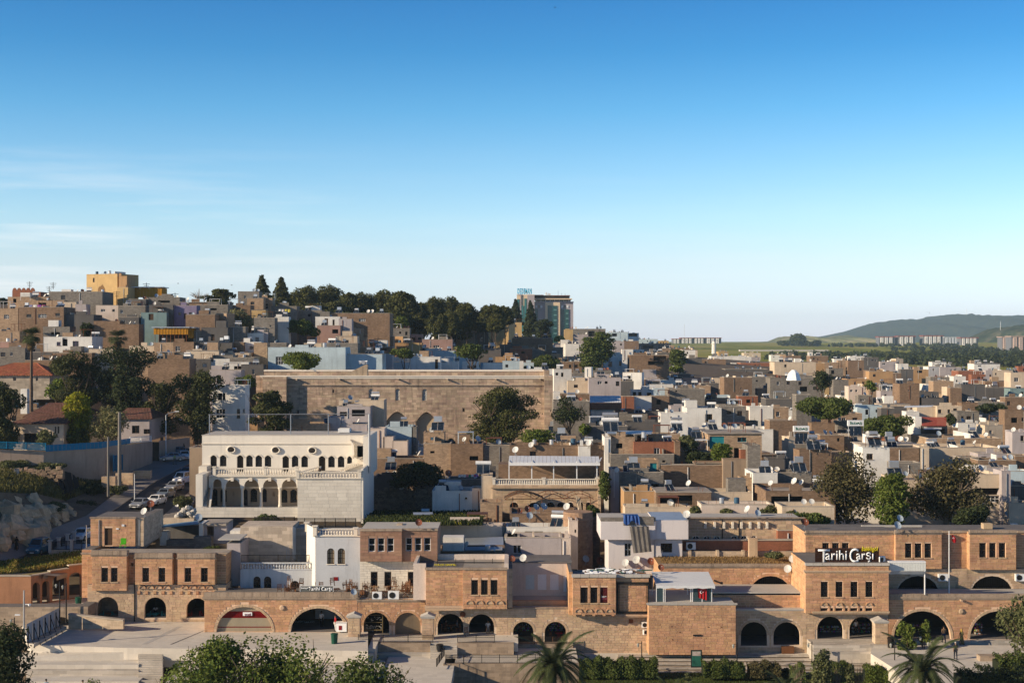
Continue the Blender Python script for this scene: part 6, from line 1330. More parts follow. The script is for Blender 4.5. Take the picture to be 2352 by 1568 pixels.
# ---- dark stone house with consoles
R=bld('console_house','blackened stone house with a row of stone consoles and small arched windows',1720,169,1245,'house');Y=169;AC=[(GX(a),GX(b),GY(1098),GY(1150),8)for a,b in((1655,1725),(1760,1825),(1855,1915),(2010,2075),(2100,2165),(2190,2250))]
slab(R,1581,1840,1190,1250,Y,5,AC,'b',h=.36,l=.8,top=M_CONC);strip(R,1578,1842,1187.5,1191,Y,.35,m=M_CORN)
for a in AC:c=cop(a,Y);window(R,c[0],c[1],c[2],c[3],Y,M_WFRAME,R.location,rise=c[4],bars=1,cross=0)
for x in(1775,1860,1945,2025,2105,2185,2265,2340):X=WX(GX(x),Y);MB(R.location).box(X-.12,X+.12,Y-.45,Y,WZ(GY(1000),Y),WZ(GY(968),Y)).box(X-.16,X+.16,Y-.2,Y,WZ(GY(1028),Y),WZ(GY(1000),Y)).build('console',M_MC,R)
for x in(1931,2085):X=WX(GX(x),Y);MB(R.location).tube((X,Y-.1,WZ(GY(945),Y)),(X,Y-.1,WZ(GY(1150),Y)),.06).build('drain_pipe',M_IRON,R)
R=bld('brick_parapet','low red brick wall with a carved stone pier behind the grass roof',1700,163.5,1262,'wall');Y=167;plain(R,1566,1850,1240,1285,Y,.5,(),wallm('r'));MB(R.location).box(WX(1563,Y),WX(1852,Y),Y-.1,Y+.6,WZ(1241,Y),WZ(1238,Y)).build('coping',M_CAP,R)
plain(R,1517,1850,1266,1285,165.2,.4,(),SBB,name='low_wall')
for x in(1517,1582,1646,1705,1770):plain(R,x,x+6,1264,1285,165,.7,(),SBB,name='pier')
plain(R,1721,1740,1236,1288,164.3,.8,(),SB,name='carved_pier');
for x,y in((1587,1253),(1557,1262)):put('ac',(WX(x,166.2),166.2,WZ(y+8,166.2)),0,1.3 if x>1570 else 1.1,label='air conditioner on the ledge '+('before the red brick wall' if x>1570 else 'left of the bigger one by the brick wall'))
grass_tufts('dry_grass',lambda g:(WX(g.uniform(1522,1845),160),g.uniform(157.3,164.8),WZ(1303,157)),6000,.17,(.34,.22,.09),41,'dry grass on the set-back arcade roof')
# ---- round stone corner tower and walls left of it
R=bld('round_tower','rounded brown stone corner tower beside the narrow dark alley',1345,176,1290,'tower');Y=176;r=34*Y/F;MB(R.location).lathe([(r,WZ(1330,Y)),(r,WZ(1196,Y)),(r+.12,WZ(1196,Y)),(r+.12,WZ(1194,Y)),(r,WZ(1194,Y)),(r,WZ(1178,Y))],(WX(1329,Y),Y+r,0),24).build('drum',mat('tower_stone',(.42,.27,.18),brick=(.6,.28,.012,(1.1,1.1,1.1)),var=.25,stain=.6),R)
# ---- brown house with overhanging bays, white house with arched windows, their neighbours
R=bld('bay_house','brown stone house with two overhanging bays of three white-framed windows',915,156,1345,'house');Y=156;U=[0]
WW=[(FX(a),FX(b),GY(1118),GY(1243))for a,b in((1033,1095),(1118,1180),(1205,1267))];W2=[(FX(a),FX(b),GY(1115),GY(1238))for a,b in((1375,1433),(1460,1520),(1545,1605))];WL_=[(FX(a),FX(b),GY(1428),GY(1560))for a,b in((1055,1117),(1180,1243),(1395,1450))]
slab(R,827,1003,1289,1400,Y,6,WL_,'w',used=U,top=M_CONC);wins(R,WL_,Y,bars=0,cross=1)
M_BST=mat('brown_stone',(.38,.225,.155),island=.13,var=.15,stain=.45,hue=.006);M_BSM=mat('brown_mortar',(.42,.27,.19),var=.15,stain=.4);STY['n']=(M_BSM,M_BST,M_BSM)
slab(R,827,923,1217,1289,Y-1.2,7,WW,'n',used=U,h=.3,l=.75,top=M_CONC);slab(R,923,1005,1216,1289,Y-.8,6.6,W2,'n',used=U,h=.3,l=.75,top=M_CONC)
wins(R,WW,Y-1.2,fm=M_WFRAME,bars=0,cross=1,sill=False);wins(R,W2,Y-.8,fm=M_WFRAME,bars=0,cross=1,sill=False)
coping(R,826,924,1214,1219,Y-1.2,.14);coping(R,924,1006,1213,1218,Y-.8,.14)
MB(R.location).box(WX(FX(1302),160),WX(FX(1350),160),159,160,WZ(1215,160),WZ(1200,160)).build('chimney',SBB,R)
R=bld('arched_window_house','whitewashed house with two arched brown windows and a roof balustrade',775,156,1350,'house');Y=156;AWN=[(FX(653),FX(720),GY(1212),GY(1355),'s'),(FX(750),FX(817),GY(1212),GY(1355),'s')];M_BW=mat('bluish_whitewash',(.52,.54,.57),var=.12,stain=.35)
O=plain(R,724,827,1231,1420,Y,7,AWN,M_BW);strip(R,722,829,1229,1232.5,Y,.15,m=M_MC)
for o in O:window(R,o[0],o[1],o[2],o[3],Y,M_BFRAME,R.location,rise=o[4],bars=2,cross=2,glass=mat('warm_curtained_glass',(.34,.27,.17),rough=.4,var=.25,stain=0,bump=0),sill=M_MC)
balustrade(R,725,818,1213.5,1229,Y+.1,14,M_MC,posts=(725,817));MB(R.location).box(WX(724,Y),WX(827,Y),Y+.2,Y+7,WZ(1231,Y)-.1,WZ(1231,Y)+.03).build('roof',M_CONC,R)
mb=MB(R.location);A,B,C,D=PT(704,1350,161.5),PT(724,1352,156),PT(724,1213,156),PT(704,1203,161.5);mb.quad(A,B,C,D);mb.build('angled_wall',M_MW,R)
for x,yt_ in((705,1200),(723.5,1208)):Yy=161.5 if x<710 else 155.9;o=MB(R.location);X,z=WX(x,Yy),WZ(yt_,Yy);o.box(X-.2,X+.2,Yy-.2,Yy+.2,z-1.0,z);o.box(X-.32,X+.32,Yy-.32,Yy+.32,z-.02,z+.1);o.build('post',M_MC,R)
MB(R.location).box(WX(FX(713),Y),WX(FX(754),Y),Y-.04,Y-.005,WZ(GY(1508),Y),WZ(GY(1475),Y)).build('red_plate',M_SHUTR,R);text('KAPALI',FX(716),FX(751),GY(1490),GY(1497),Y-.05,M_WPAINT,R,bold=.02,ext=.004)if False else None
R=bld('courtyard_house','pale courtyard house with a high blank wall, balustrade and arched ground windows',640,158,1350,'house');Y=158
AG=[(FX(-25),FX(42),GY(1470),GY(1578),'s'),(FX(72),FX(140),GY(1470),GY(1578),'s'),(FX(314),FX(400),GY(1510),GY(1600),'s')]
O=plain(R,552,724,1308,1400,Y,4,AG,M_BW,top=M_CONC)
for o in O:window(R,o[0],o[1],o[2],o[3],Y,M_BFRAME,R.location,rise=o[4],bars=2,cross=2)
balustrade(R,554,724,1291,1308,Y+.1,26,M_BW);bars(R,554,724,1274,1274,1291,1291,Y+1.5,Y+1.5,60,.018,M_IRON,posts=4)
M_CRY=mat('blank_cream_wall',(.56,.47,.38),var=.16,stain=.5,brick=(1.1,.4,.008,(.8,.8,.8)))
plain(R,552,672,1208,1300,164,5,(),M_CRY,name='blank_wall');plain(R,680,705,1212,1300,166,4,(),M_CRY,name='blank_wall');mb=MB(R.location);mb.quad(PT(680,1285,166),PT(672,1280,164),PT(672,1208,164),PT(680,1212,166));mb.build('angled_wall',M_MW,R)
plain(R,521,552,1247,1345,159,5,(),wallm('m'),name='side_house',top=M_CONC);MB(R.location).box(WX(502,159),WX(553,159),158.6,163,WZ(1239,159),WZ(1236.5,159)).build('thin_slab',M_CONC,R)
L_=bld('ladder','aluminium ladder leaning on the blank cream wall',661,162,1290,'ladder');mb=MB(L_.location)
for s in(-1,1):mb.tube(PT(661+3*s,1283,162.2),PT(661+2*s,1251,163.8),.03)
for k in range(8):t=k/8;mb.tube(PT(661-3,1283,162.2).lerp(PT(659,1251,163.8),t),PT(664,1283,162.2).lerp(PT(663,1251,163.8),t),.02)
mb.build('rails',M_STEEL,L_)
# iron fence below the mansion
R=bld('garden_fence','black iron garden fence below the mansion wall',700,181,1200,'fence');bars(R,585,676,1187,1187,1207,1207,182,180,60,.02,M_IRON,posts=4);bars(R,676,817,1190,1190,1211,1211,180,180,92,.02,M_IRON,posts=6)
plain(R,585,820,1208,1260,180.5,.4,(),SBB,name='fence_wall')
# white sheds and the blue lean-to roof by the fence
R=bld('lean_to','open lean-to with a slanting blue metal roof and white end wall',415,172,1240,'shed');Y=171
mb=MB(R.location);u=Vector((0,0,.12));P=[PT(372,1211,Y-1.5),PT(457,1203,Y-1.5),PT(457,1197,Y+2),PT(378,1206,Y+2)];mb.add(P+[p+u for p in P],((0,3,2,1),(4,5,6,7),(0,1,5,4),(1,2,6,5),(3,0,4,7)));mb.build('roof',mat('blue_sheet_roof',(.17,.33,.46),rough=.5,var=.1,stain=.2,bump=0,metal=.2),R)
plain(R,367,384,1221,1252,Y-1.6,1.6,(),M_MW);plain(R,457,466,1201,1237,Y-1,3,(),M_MW);plain(R,380,460,1206,1240,Y+2.2,.2,(),wallm('d'));plain(R,382,445,1240,1253,Y-1.8,1.4,(),wallm('g'));plain(R,445,485,1232,1262,Y-1.7,1.4,(),wallm('g'))
plain(R,466,520,1203,1248,Y-.4,4,[(475,491,1208,1232)],wallm('m'),top=M_CONC);MB(R.location).box(WX(464,Y),WX(522,Y),Y-.8,Y+3.6,WZ(1205,Y),WZ(1200,Y)).build('roof_slab',M_ROOF,R);plain(R,528,551,1219,1240,Y-3,3,(),wallm('w'))
R=bld('rubble_pile','heap of pale rubble and pipes behind the lean-to',425,178,1185,'rubble');mb=MB(R.location);rn=random.Random(4)
for _ in range(90):q=rn.random();rock(mb,PT(405+42*q,1186-22*math.sin(q*2.4)*rn.random(),178+rn.uniform(-1,1)),rn.uniform(.12,.38),rn)
for _ in range(16):a=PT(rn.uniform(418,445),rn.uniform(1170,1186),177.3);mb.tube(a,a+Vector((rn.uniform(-.2,.2),1,.1)),.12,n=7)
tag(mb.build('rubble_stones',M_CONC,R),kind='stuff');plain(R,375,445,1190,1203,177,1,(),wallm('c'),name='curb_wall')
# overgrown ruin garden
R=bld('garden_wall','long dark rubble wall above the overgrown ruin garden',940,212,1175,'wall');stones_wall(R,857,972,1128,1182,212,520,M_RUBD,.18,.42,7,.8);stones_wall(R,955,998,1124,1180,210.5,200,M_RUBD,.2,.42,8,.8);stones_wall(R,998,1100,1160,1184,207,200,M_RUBD,.18,.36,9,.6)
mb=MB();mb.add([PT(830,1208,172),PT(1110,1206,172),PT(1110,1176,206),PT(850,1180,211)],[(0,1,2,3)]);struct('garden_ground',mb,mat('overgrown_earth',(.085,.085,.035),var=.4,scale=2,stain=0,bump=.7))
def ong(g):a,b=g.random(),g.random();return tuple(PT(835,1207,172.5).lerp(PT(1108,1206,172.5),a).lerp(PT(855,1180,210).lerp(PT(1108,1178,205),a),b))
grass_tufts('weeds',ong,9000,.55,(.055,.075,.018),12,'rank green weeds in the ruin garden')
grass_tufts('yellow_flowers',lambda g:tuple(Vector(ong(g))*1),500,.5,(.42,.36,.03),13,'yellow flowering weeds in the ruin garden')
# ---------------------------------------------------------------- the old town, house by house
CR={'A':(0,612.5),'B':(588,612.5),'C':(1176,612.5),'D':(1764,612.5),'E':(0,955.5),'F':(588,955.5),'G':(1176,955.5),'H':(1764,955.5)}
def hz(crop,x0,x1,y0,y1,col,wins=(),label=None,**k):
 ox,oy=CR[crop]
 return house(ox+x0/4,ox+x1/4,oy+y0/4,oy+y1/4,col,wins=[(ox+w[0]/4,ox+w[1]/4,oy+w[2]/4,oy+w[3]/4,*w[4:])for w in wins],label=label,**k)
M_OSH=mat('orange_sheet',(.52,.24,.02),var=.15,stain=.3,bump=0)
TOWN=[
('A',70,460,278,352,'t',[(120,150,292,330,'o')]),('A',450,940,230,352,'g',[(560,600,262,300)],'wide grey concrete house under the yellow tower'),
('A',170,585,372,560,'b',[(242,288,435,465),(350,428,435,468,'W'),(508,550,425,455)],'brown block house with three small windows on the left hill'),
('A',165,590,312,375,'t',[(355,425,330,360,'o')]),('A',-40,165,385,560,'t',[(35,82,440,478,'W')],'tan house with a pale green porch wall at the left picture edge'),('A',585,700,325,435,'c'),('A',690,790,345,440,'m'),('A',570,860,442,550,'d',[],'long dark windowless concrete block below the cream stair'),
('A',860,1100,500,640,'b'),('A',1095,1275,465,530,'d',[(1110,1150,490,515)]),('A',1090,1275,530,650,'b'),('A',880,1085,355,460,'pw',[],'house with a white lower wall below the yellow tower'),('A',1085,1335,360,470,'g',[(1105,1130,395,425)]),
('A',1180,1340,300,360,'d'),('A',1335,1650,282,340,'g',[(1450,1560,310,330,'o')]),('A',1370,1590,352,500,'d'),('A',1590,1805,357,490,'p',[(1638,1665,418,445),(1690,1715,428,480,'d'),(1735,1780,420,440)],'purple painted house on the left hill'),
('A',1660,1930,328,362,'b',[],None,dict(par=0)),('A',1805,2095,352,445,'g',[(1930,1990,380,400,'o')]),('A',1295,1530,422,525,'tq',[(1365,1410,432,490,'d')],'turquoise-grey house with a dark doorway'),('A',1705,1975,440,545,'b'),('A',1975,2130,430,545,'t',[],None,dict(rot=-20)),
('A',2185,2380,228,350,'g',[(2240,2262,262,290)],'tall grey house at the edge of the hilltop pines'),('A',2270,2420,290,420,'t'),('A',2060,2300,355,430,'b'),('A',2310,2440,400,520,'y'),
('A',1775,1850,588,660,'g'),('A',1850,2092,560,690,'d',[(1938,1970,620,680,'d')]),('A',2092,2255,552,690,'g'),('A',2250,2420,612,690,'w'),
('A',400,845,645,782,'w',[(667,722,682,740,'w'),(572,620,652,728,'o'),(520,556,690,725)],'white house with a purple-framed window behind the tall palm',dict(fm=mat('purple_frame',(.20,.12,.30),var=0,stain=0,bump=0))),
('A',395,640,552,642,'g',[(470,550,600,625,'o')]),('A',640,760,600,645,'d'),('A',-40,180,592,700,'t'),('A',-40,100,690,745,'pk',[],'small house with a magenta side wall at the left edge'),('A',80,240,700,790,'b'),('A',-30,230,748,872,'g'),
('A',230,480,785,865,'d'),('A',480,842,792,868,'b',[(455,480,820,850)]),('A',815,1045,757,835,'c'),('A',1185,1415,728,785,'c'),('A',1415,1590,697,795,'t'),('A',1590,1780,692,795,'b'),
('A',1780,2132,700,792,'d',[(1985,2030,705,730,'o')]),('A',2130,2240,695,792,'b'),('A',2235,2400,692,792,'w'),('A',1395,1600,788,865,'b'),('A',1240,1400,785,840,'t'),('A',1600,1720,790,850,'g'),
('A',1710,2010,772,850,'c',[],None,dict(par=0)),('A',2010,2290,792,842,'c'),('A',1740,1935,847,935,'d'),('A',1930,2335,835,935,'g'),('A',1360,1740,848,1062,'b',[],'broad brown block wall with a stepped top above the pines',dict(stepped=True)),
('A',1860,2285,877,950,'w',[(2150,2275,912,946,'o')],'long low white house with a wide dark opening'),('A',1925,2215,948,1078,'m',[(1990,2030,995,1070,'o')]),('A',230,500,860,1000,'b'),('A',2215,2420,900,1010,'d'),
('A',1950,2252,1092,1445,'w',[(1985,2068,1307,1390,'W'),(2175,2205,1305,1390),(2228,2250,1305,1340),(2000,2070,1160,1225,'o')],'tall white house with dark windows left of the mansion',dict(Y=262)),
('B',-20,150,290,412,'t',[(10,112,335,390,'W')],'tan house with a wide white-framed window at the pine wood'),('B',140,375,362,445,'g',[(170,215,395,430)]),('B',345,605,402,460,'g'),('B',-20,172,470,692,'g',[(125,140,535,556)]),('B',172,300,462,668,'w',[],'narrow white house beside the dark green vine'),
('B',560,775,540,640,'pk',[(700,755,575,612,'o')]),('B',545,772,460,560,'w',[(630,662,475,537,'d'),(703,722,485,540,'d')],'white house with an orange balcony slab above the town'),
('B',760,880,480,650,'m',[(790,830,590,620,'o')]),('B',690,1228,428,655,'b',[(945,1005,477,503,'W')],'big brown brick house with one barred window below the pines',dict(par=.3)),('B',885,990,570,640,'t'),('B',730,930,638,715,'c'),('B',925,1012,650,715,'t'),('B',990,1260,640,740,'b'),
('B',-20,110,602,692,'m'),('B',-20,102,700,835,'t'),('B',100,280,700,745,'g'),('B',440,600,702,745,'c',[(442,482,712,738,'o')]),('B',600,935,702,800,'g'),('B',820,1060,740,830,'t'),
('B',110,822,742,945,'bl',[(180,250,825,900,'W')],'big pale blue house with one white-framed window',dict(dep=9)),('B',585,1160,802,955,'bl',[],'long blank pale blue plastered block above the mosque',dict(dep=9)),('B',955,1160,772,830,'bl',[],None,dict(dep=5)),('B',1160,1252,802,955,'m'),('B',940,1250,738,775,'b',[(1000,1200,752,770,'o')],'rooftop shack with a dark tin roof above the pale blue wall',dict(par=0)),
('B',1250,1382,640,712,'o',[],None,dict(rot=-15)),('B',1250,1525,700,748,'o'),('B',1410,1530,622,692,'pk'),('B',1525,1805,668,765,'pk',[(1630,1685,722,762,'W')],'long faded red house with a double white window'),('B',1230,1412,567,645,'g'),
('B',1755,1880,547,602,'w'),('B',1625,1880,600,665,'t'),('B',1880,2010,590,715,'g'),('B',2010,2135,585,715,'d',[(2060,2085,650,685)]),('B',1880,2135,570,600,'w'),('B',2055,2380,505,705,'y',[(2150,2158,545,560)],'big ochre house with a blank wall by the hotel',dict(rot=-12,par=.3)),
('B',1720,1845,737,800,'y'),('B',1470,1822,772,838,'bl'),('B',1820,1962,807,865,'bl'),('B',1465,1640,745,785,'c'),('B',1255,1420,832,880,'w'),('B',1380,1630,822,900,'w',[(1530,1600,870,900)]),('B',1420,1692,828,955,'w',[(1645,1672,850,936,'d')],'white house with one tall narrow door above the mosque'),
('B',1255,1402,878,955,'bl'),('B',1690,1860,870,955,'w',[(1695,1740,870,880)]),('B',1895,2045,872,955,'w'),('B',2060,2265,882,955,'w',[],None,dict(rot=12)),('B',2265,2420,867,955,'bl'),('B',2040,2250,752,822,'d'),('B',2200,2420,830,865,'o'),('B',2240,2420,715,790,'d'),('B',1860,2000,780,840,'c'),('B',1400,1500,700,790,'y'),
('C',-20,90,512,635,'y'),('C',0,375,655,800,'b',[(180,210,740,770)],'wide brown block wall house below the spruce trees',dict(dep=10)),('C',480,560,578,645,'y'),('C',530,860,572,645,'g',[(700,760,590,640,'o')],'roof shed with a corrugated front on the skyline',dict(par=0)),('C',540,700,622,705,'m'),('C',690,800,655,740,'g'),
('C',880,1065,600,690,'bl',[(920,965,612,640,'o')],'pale blue house with a porch roof on the skyline'),('C',1060,1165,610,690,'bl',[(1075,1150,612,640,'o')],None,dict(par=0)),('C',925,1030,688,800,'m'),('C',1025,1165,682,758,'b'),('C',1160,1340,665,720,'bl'),('C',1340,1440,680,740,'y'),('C',1165,1460,705,760,'d',[(1200,1300,720,750,'o')]),
('C',450,525,672,742,'w'),('C',490,735,708,822,'b'),('C',185,300,762,825,'g'),('C',-20,187,752,835,'r',[],'low red brick house beside a pointed stone chimney'),('C',300,470,740,830,'g'),('C',360,460,800,880,'t'),('C',455,645,828,880,'c'),('C',470,645,872,935,'b'),('C',-20,105,866,940,'w'),('C',100,200,880,940,'bl'),('C',640,720,780,880,'b'),
('C',835,1012,802,940,'w',[(885,920,870,920,'w'),(985,1006,865,910,'w')],'white house with two dark windows in front of the tall green tree'),('C',1010,1112,758,935,'w',[(1022,1034,858,872)],'tall white plastered block next to the dark open shed'),('C',1110,1215,760,815,'w'),
('C',1085,1442,812,1015,'b',[(1300,1418,812,862,'o'),(1250,1395,866,902,'o')],'big brown house with dark rooftop openings and blue barrels'),('C',1585,1745,842,942,'d'),('C',1740,1965,850,945,'b',[(1770,1800,870,930,'o')]),('C',1830,2130,822,882,'w'),('C',1995,2200,828,885,'w'),('C',2200,2280,830,875,'m'),('C',2100,2400,882,965,'r',[],'long dark red brick house beside the blue tarp'),
('C',2130,2285,792,830,'c'),('C',1960,2105,905,950,'bl'),('C',1960,2350,940,1010,'d'),('C',1440,1590,940,1010,'d'),('C',1460,1640,985,1030,'d'),('C',370,548,940,1110,'w',[],'bright white plastered block beside the mosque end',dict(rot=6)),('C',80,372,945,1010,'w',[],None,dict(Y=306)),
('C',540,700,980,1060,'g'),('C',510,705,1050,1140,'c'),('C',668,750,925,1145,'w',[],'narrow white house with a sunlit side',dict(rot=-10)),('C',705,1000,1018,1185,'m',[],'mauve plastered house with a swooping parapet',dict(dep=8)),('C',745,912,952,1020,'g'),('C',1000,1118,1052,1130,'d'),('C',1020,1225,972,1100,'w',[],None,dict(rot=-14)),
('C',1200,1325,942,1015,'b'),('C',1225,1362,1027,1095,'m'),('C',1355,1572,1042,1082,'w'),('C',1570,1735,1022,1060,'pk'),('C',1485,1825,1092,1130,'t'),('C',1240,1480,1080,1120,'t'),('C',1100,1300,1132,1195,'w',[(1110,1140,1150,1190,'o'),(1160,1190,1150,1190,'o'),(1240,1280,1155,1190,'o')]),
('C',1300,1445,1120,1190,'bl'),('C',1015,1122,1192,1258,'r'),('C',1120,1282,1192,1262,'w'),('C',1280,1445,1187,1265,'b'),('C',1440,1772,1122,1275,'g',[(1645,1670,1222,1240),(1500,1520,1135,1150)],'grey concrete block house in the middle of the town',dict(dep=9)),('C',1775,2080,1222,1285,'b'),('C',1780,2005,1182,1225,'bl'),('C',1730,1900,1070,1130,'d'),
('C',1935,2210,1018,1190,'b',[(2100,2112,1110,1122)],'tall brown house with a sunlit left corner strip',dict(rot=5)),('C',2205,2420,1012,1125,'g',[(2240,2262,1040,1055)]),('C',2080,2260,1187,1262,'r'),('C',2255,2400,1120,1200,'d'),('C',710,1005,1252,1322,'r'),('C',430,712,1168,1238,'b'),('C',380,712,1238,1480,'g',[(540,580,1330,1380,'o')],None,dict(dep=9)),
('C',380,440,1150,1240,'w'),('C',730,945,1325,1408,'t'),('C',940,1245,1352,1420,'g'),('C',1240,1370,1330,1420,'d'),('C',1460,1720,1282,1345,'m'),('C',1365,1615,1345,1568,'w',[(1455,1470,1375,1386)]),('C',1608,1925,1300,1492,'w',[(1775,1842,1352,1422,'w')],'white block with one brown double window above the terraces',dict(fm=mat('yellow_brown_frame',(.26,.15,.06),var=0,stain=0,bump=0),dep=9)),('C',1918,2145,1282,1492,'g',[],None,dict(dep=9)),  # last grey house stands in for the white block's shaded side
('C',1650,2400,1495,1575,'w',[],'long low white terrace wall pierced by little holes'),('C',2140,2200,1320,1440,'d'),('C',2185,2400,1288,1450,'b'),('C',2140,2260,1420,1480,'g'),('C',680,1060,1462,1600,'d',[],'dark slate-coloured house under the big twin-drum heater'),('C',1050,1400,1430,1560,'d',[(1160,1200,1500,1550,'o')]),('C',780,900,1420,1480,'g'),
('D',60,440,877,1025,'c',[],'long sunlit cream house wall with a flat roof',dict(par=.2,rot=0)),('D',430,520,885,1010,'o'),('D',520,650,880,990,'t'),('D',645,740,862,990,'t'),('D',735,882,862,1000,'b',[(840,862,930,955)],'brown rooftop house under a wide shading roof',dict(rot=0)),('D',880,1018,835,940,'d',[],None,dict(par=0)),('D',560,690,935,1000,'g',[(580,610,950,985,'o')]),
('D',930,1150,962,1085,'o',[],'orange-brown house with a round vent and a small window',dict(par=.5)),('D',1145,1225,977,1070,'b'),('D',730,970,1032,1098,'o'),('D',1220,1335,942,1012,'d'),('D',1325,1475,945,1005,'o',[(1370,1420,950,975,'o')]),('D',1455,1580,917,985,'w',[],None,dict(rot=10)),('D',1580,1775,922,975,'m'),('D',1030,1190,872,925,'m',[(1050,1080,885,900)]),('D',1190,1290,890,940,'w'),
('D',1750,2005,957,995,'r',[],None,dict(par=.2)),('D',1870,2000,990,1060,'r'),('D',2000,2062,952,1060,'m',[(2035,2052,990,1040,'d')]),('D',2060,2255,952,1060,'c'),('D',2230,2420,972,1120,'c',[(2262,2302,1018,1055)],'cream house with one dark window at the right picture edge'),('D',1895,2132,890,925,'w',[(1930,1960,905,918)],None,dict(par=0)),('D',2300,2420,915,970,'r'),
('D',20,260,1022,1210,'g',[(80,106,1055,1086),(172,202,1052,1082)]),('D',258,517,1020,1210,'g',[(280,310,1055,1086),(292,362,1100,1146,'o'),(415,455,1100,1130)],'grey house with a blue-painted opening and a small window',dict(stepped=True)),('D',600,740,1040,1130,'g'),('D',740,900,1100,1180,'b'),('D',930,1040,1110,1190,'t'),('D',1040,1180,1075,1140,'d',[(1055,1090,1085,1110,'o')]),
('D',1035,1212,1142,1220,'b'),('D',1210,1392,1077,1262,'b',[(1285,1300,1130,1140)],'tall plain brown block tower in the right of the town',dict(dep=7,par=.2)),('D',1390,1568,1152,1225,'d'),('D',1415,1615,1207,1262,'d'),('D',1520,1705,1052,1105,'t'),('D',1630,1680,1105,1220,'c',[],None,dict(rot=8)),('D',1675,1780,1112,1225,'b'),('D',1775,1995,1082,1210,'d'),('D',1995,2230,1052,1110,'b'),('D',2000,2230,1110,1180,'d'),('D',2225,2420,1120,1200,'tq'),
('D',830,962,1182,1262,'g'),('D',250,402,1177,1340,'g',[],'grey wall with a bright white left edge before the bushy crown',dict(rot=4)),('D',-20,255,1212,1300,'d'),('D',-20,190,1292,1405,'t'),('D',820,1050,1275,1345,'bl'),('D',1040,1160,1300,1390,'d'),('D',1160,1275,1290,1370,'d'),('D',1270,1390,1332,1410,'w'),('D',1370,1560,1285,1355,'c'),('D',1555,1782,1282,1360,'c',[(1562,1595,1310,1345,'w'),(1650,1675,1310,1345,'w'),(1702,1738,1300,1342,'w')],'cream house with three small windows above the red roof'),
('D',1780,1930,1250,1340,'b'),('D',1930,2180,1245,1330,'g',[(2000,2040,1270,1300,'o')]),('D',1740,1940,1332,1440,'g'),('D',1745,1900,1432,1540,'w'),('D',2175,2420,1317,1490,'b',[(2235,2292,1385,1432,'o'),(2330,2352,1385,1420)]),('D',1970,2165,1457,1570,'c',[],None,dict(rot=8)),('D',1900,1980,1450,1540,'w'),('D',2240,2420,1510,1620,'m',[(2310,2340,1530,1560)]),
('D',550,865,1347,1430,'t'),('D',400,615,1437,1510,'b'),('D',5,268,1412,1580,'b',[],'broad brown brick wall house before the two lettered heaters',dict(rot=3)),('D',640,860,1420,1490,'g'),('D',1280,1430,1460,1550,'g'),('D',2150,2260,1230,1300,'b'),('D',2180,2420,1200,1310,'b'),('D',1110,1260,1390,1440,'b'),('D',1640,1745,1480,1540,'b'),
('H',165,250,195,395,'c',[],None,dict(rot=8)),('H',275,590,315,450,'b',[],None,dict(rot=4)),('H',480,700,175,310,'b',[(635,660,200,232,'o')]),('H',685,865,232,300,'t',[(795,820,205,230)]),('H',250,500,260,330,'g'),('H',590,772,335,415,'t',[],'little tan wall house with a bright blue tarp'),('H',870,1120,290,470,'w',[],'roofed house with a blue-white painted wall half'),('H',1118,1398,290,470,'b'),('H',865,1400,268,296,'w',[],None,dict(par=0,Y=233.5)),
('H',1390,1480,278,470,'c'),('H',1475,2145,205,290,'t',[],'long tan parapet with a pattern of small holes'),('H',1480,2130,290,345,'c'),('H',1930,2275,345,420,'m',[(1960,2010,370,400,'o')]),('H',1930,2280,405,470,'b'),('H',2245,2420,150,335,'m',[(2320,2352,178,228)]),('H',2270,2420,365,460,'b'),('H',1150,1400,430,540,'g'),('H',0,200,390,520,'d'),('H',1760,1940,380,440,'g'),
('H',-20,400,520,620,'g',[],'long grey terrace house behind a balustrade'),('H',-20,620,690,845,'b',[(30,322,735,835,'o')],'brown terrace house with a wide dark opening',dict(dep=10)),('H',130,610,830,960,'c',[],None,dict(dep=5)),('H',75,250,952,1050,'g'),('H',90,312,1050,1200,'r',[],'broken red brick and block wall left of the big sign building',dict(Y=168)),
('H',1195,1750,590,960,'c',[(1240,1260,700,840,'d'),(1290,1340,740,800),(1410,1450,730,790),(1540,1590,740,800)],'cream modern building behind the thin tree',dict(Y=196,dep=9)),('H',1740,2150,535,960,'c',[(1800,1940,740,800,'W'),(2010,2130,730,790,'W'),(1820,2125,660,722,'o')],'cream modern block with a recessed balcony and wide windows',dict(Y=193,dep=9)),('H',2148,2230,505,960,'m',[],None,dict(Y=192)),('H',2205,2420,505,640,'bl',[(2320,2350,665,690)],None,dict(Y=206)),('H',2200,2420,640,800,'d',[],None,dict(Y=199)),('H',2215,2420,800,980,'c',[],None,dict(Y=190)),('H',1850,2010,465,540,'w'),('H',2010,2240,470,540,'m',[(2110,2180,480,520,'o')]),
('G',905,1130,195,360,'t',[],'tan block upper house with a whitewashed side strip',dict(Y=221)),('G',850,908,190,640,'w',[],None,dict(Y=220.5,dep=6)),('G',1120,1498,238,360,'r',[],'house with a long red-brown brick parapet',dict(Y=220,dep=9)),('G',1495,1545,235,445,'b',[],None,dict(Y=219,dep=9)),('G',905,1490,350,460,'g',[(1380,1410,405,425)],None,dict(Y=218.5,dep=8)),('G',1130,1300,165,245,'d',[(1150,1215,175,235,'o')],None,dict(Y=228)),('G',1250,1545,165,245,'t',[],None,dict(Y=226)),
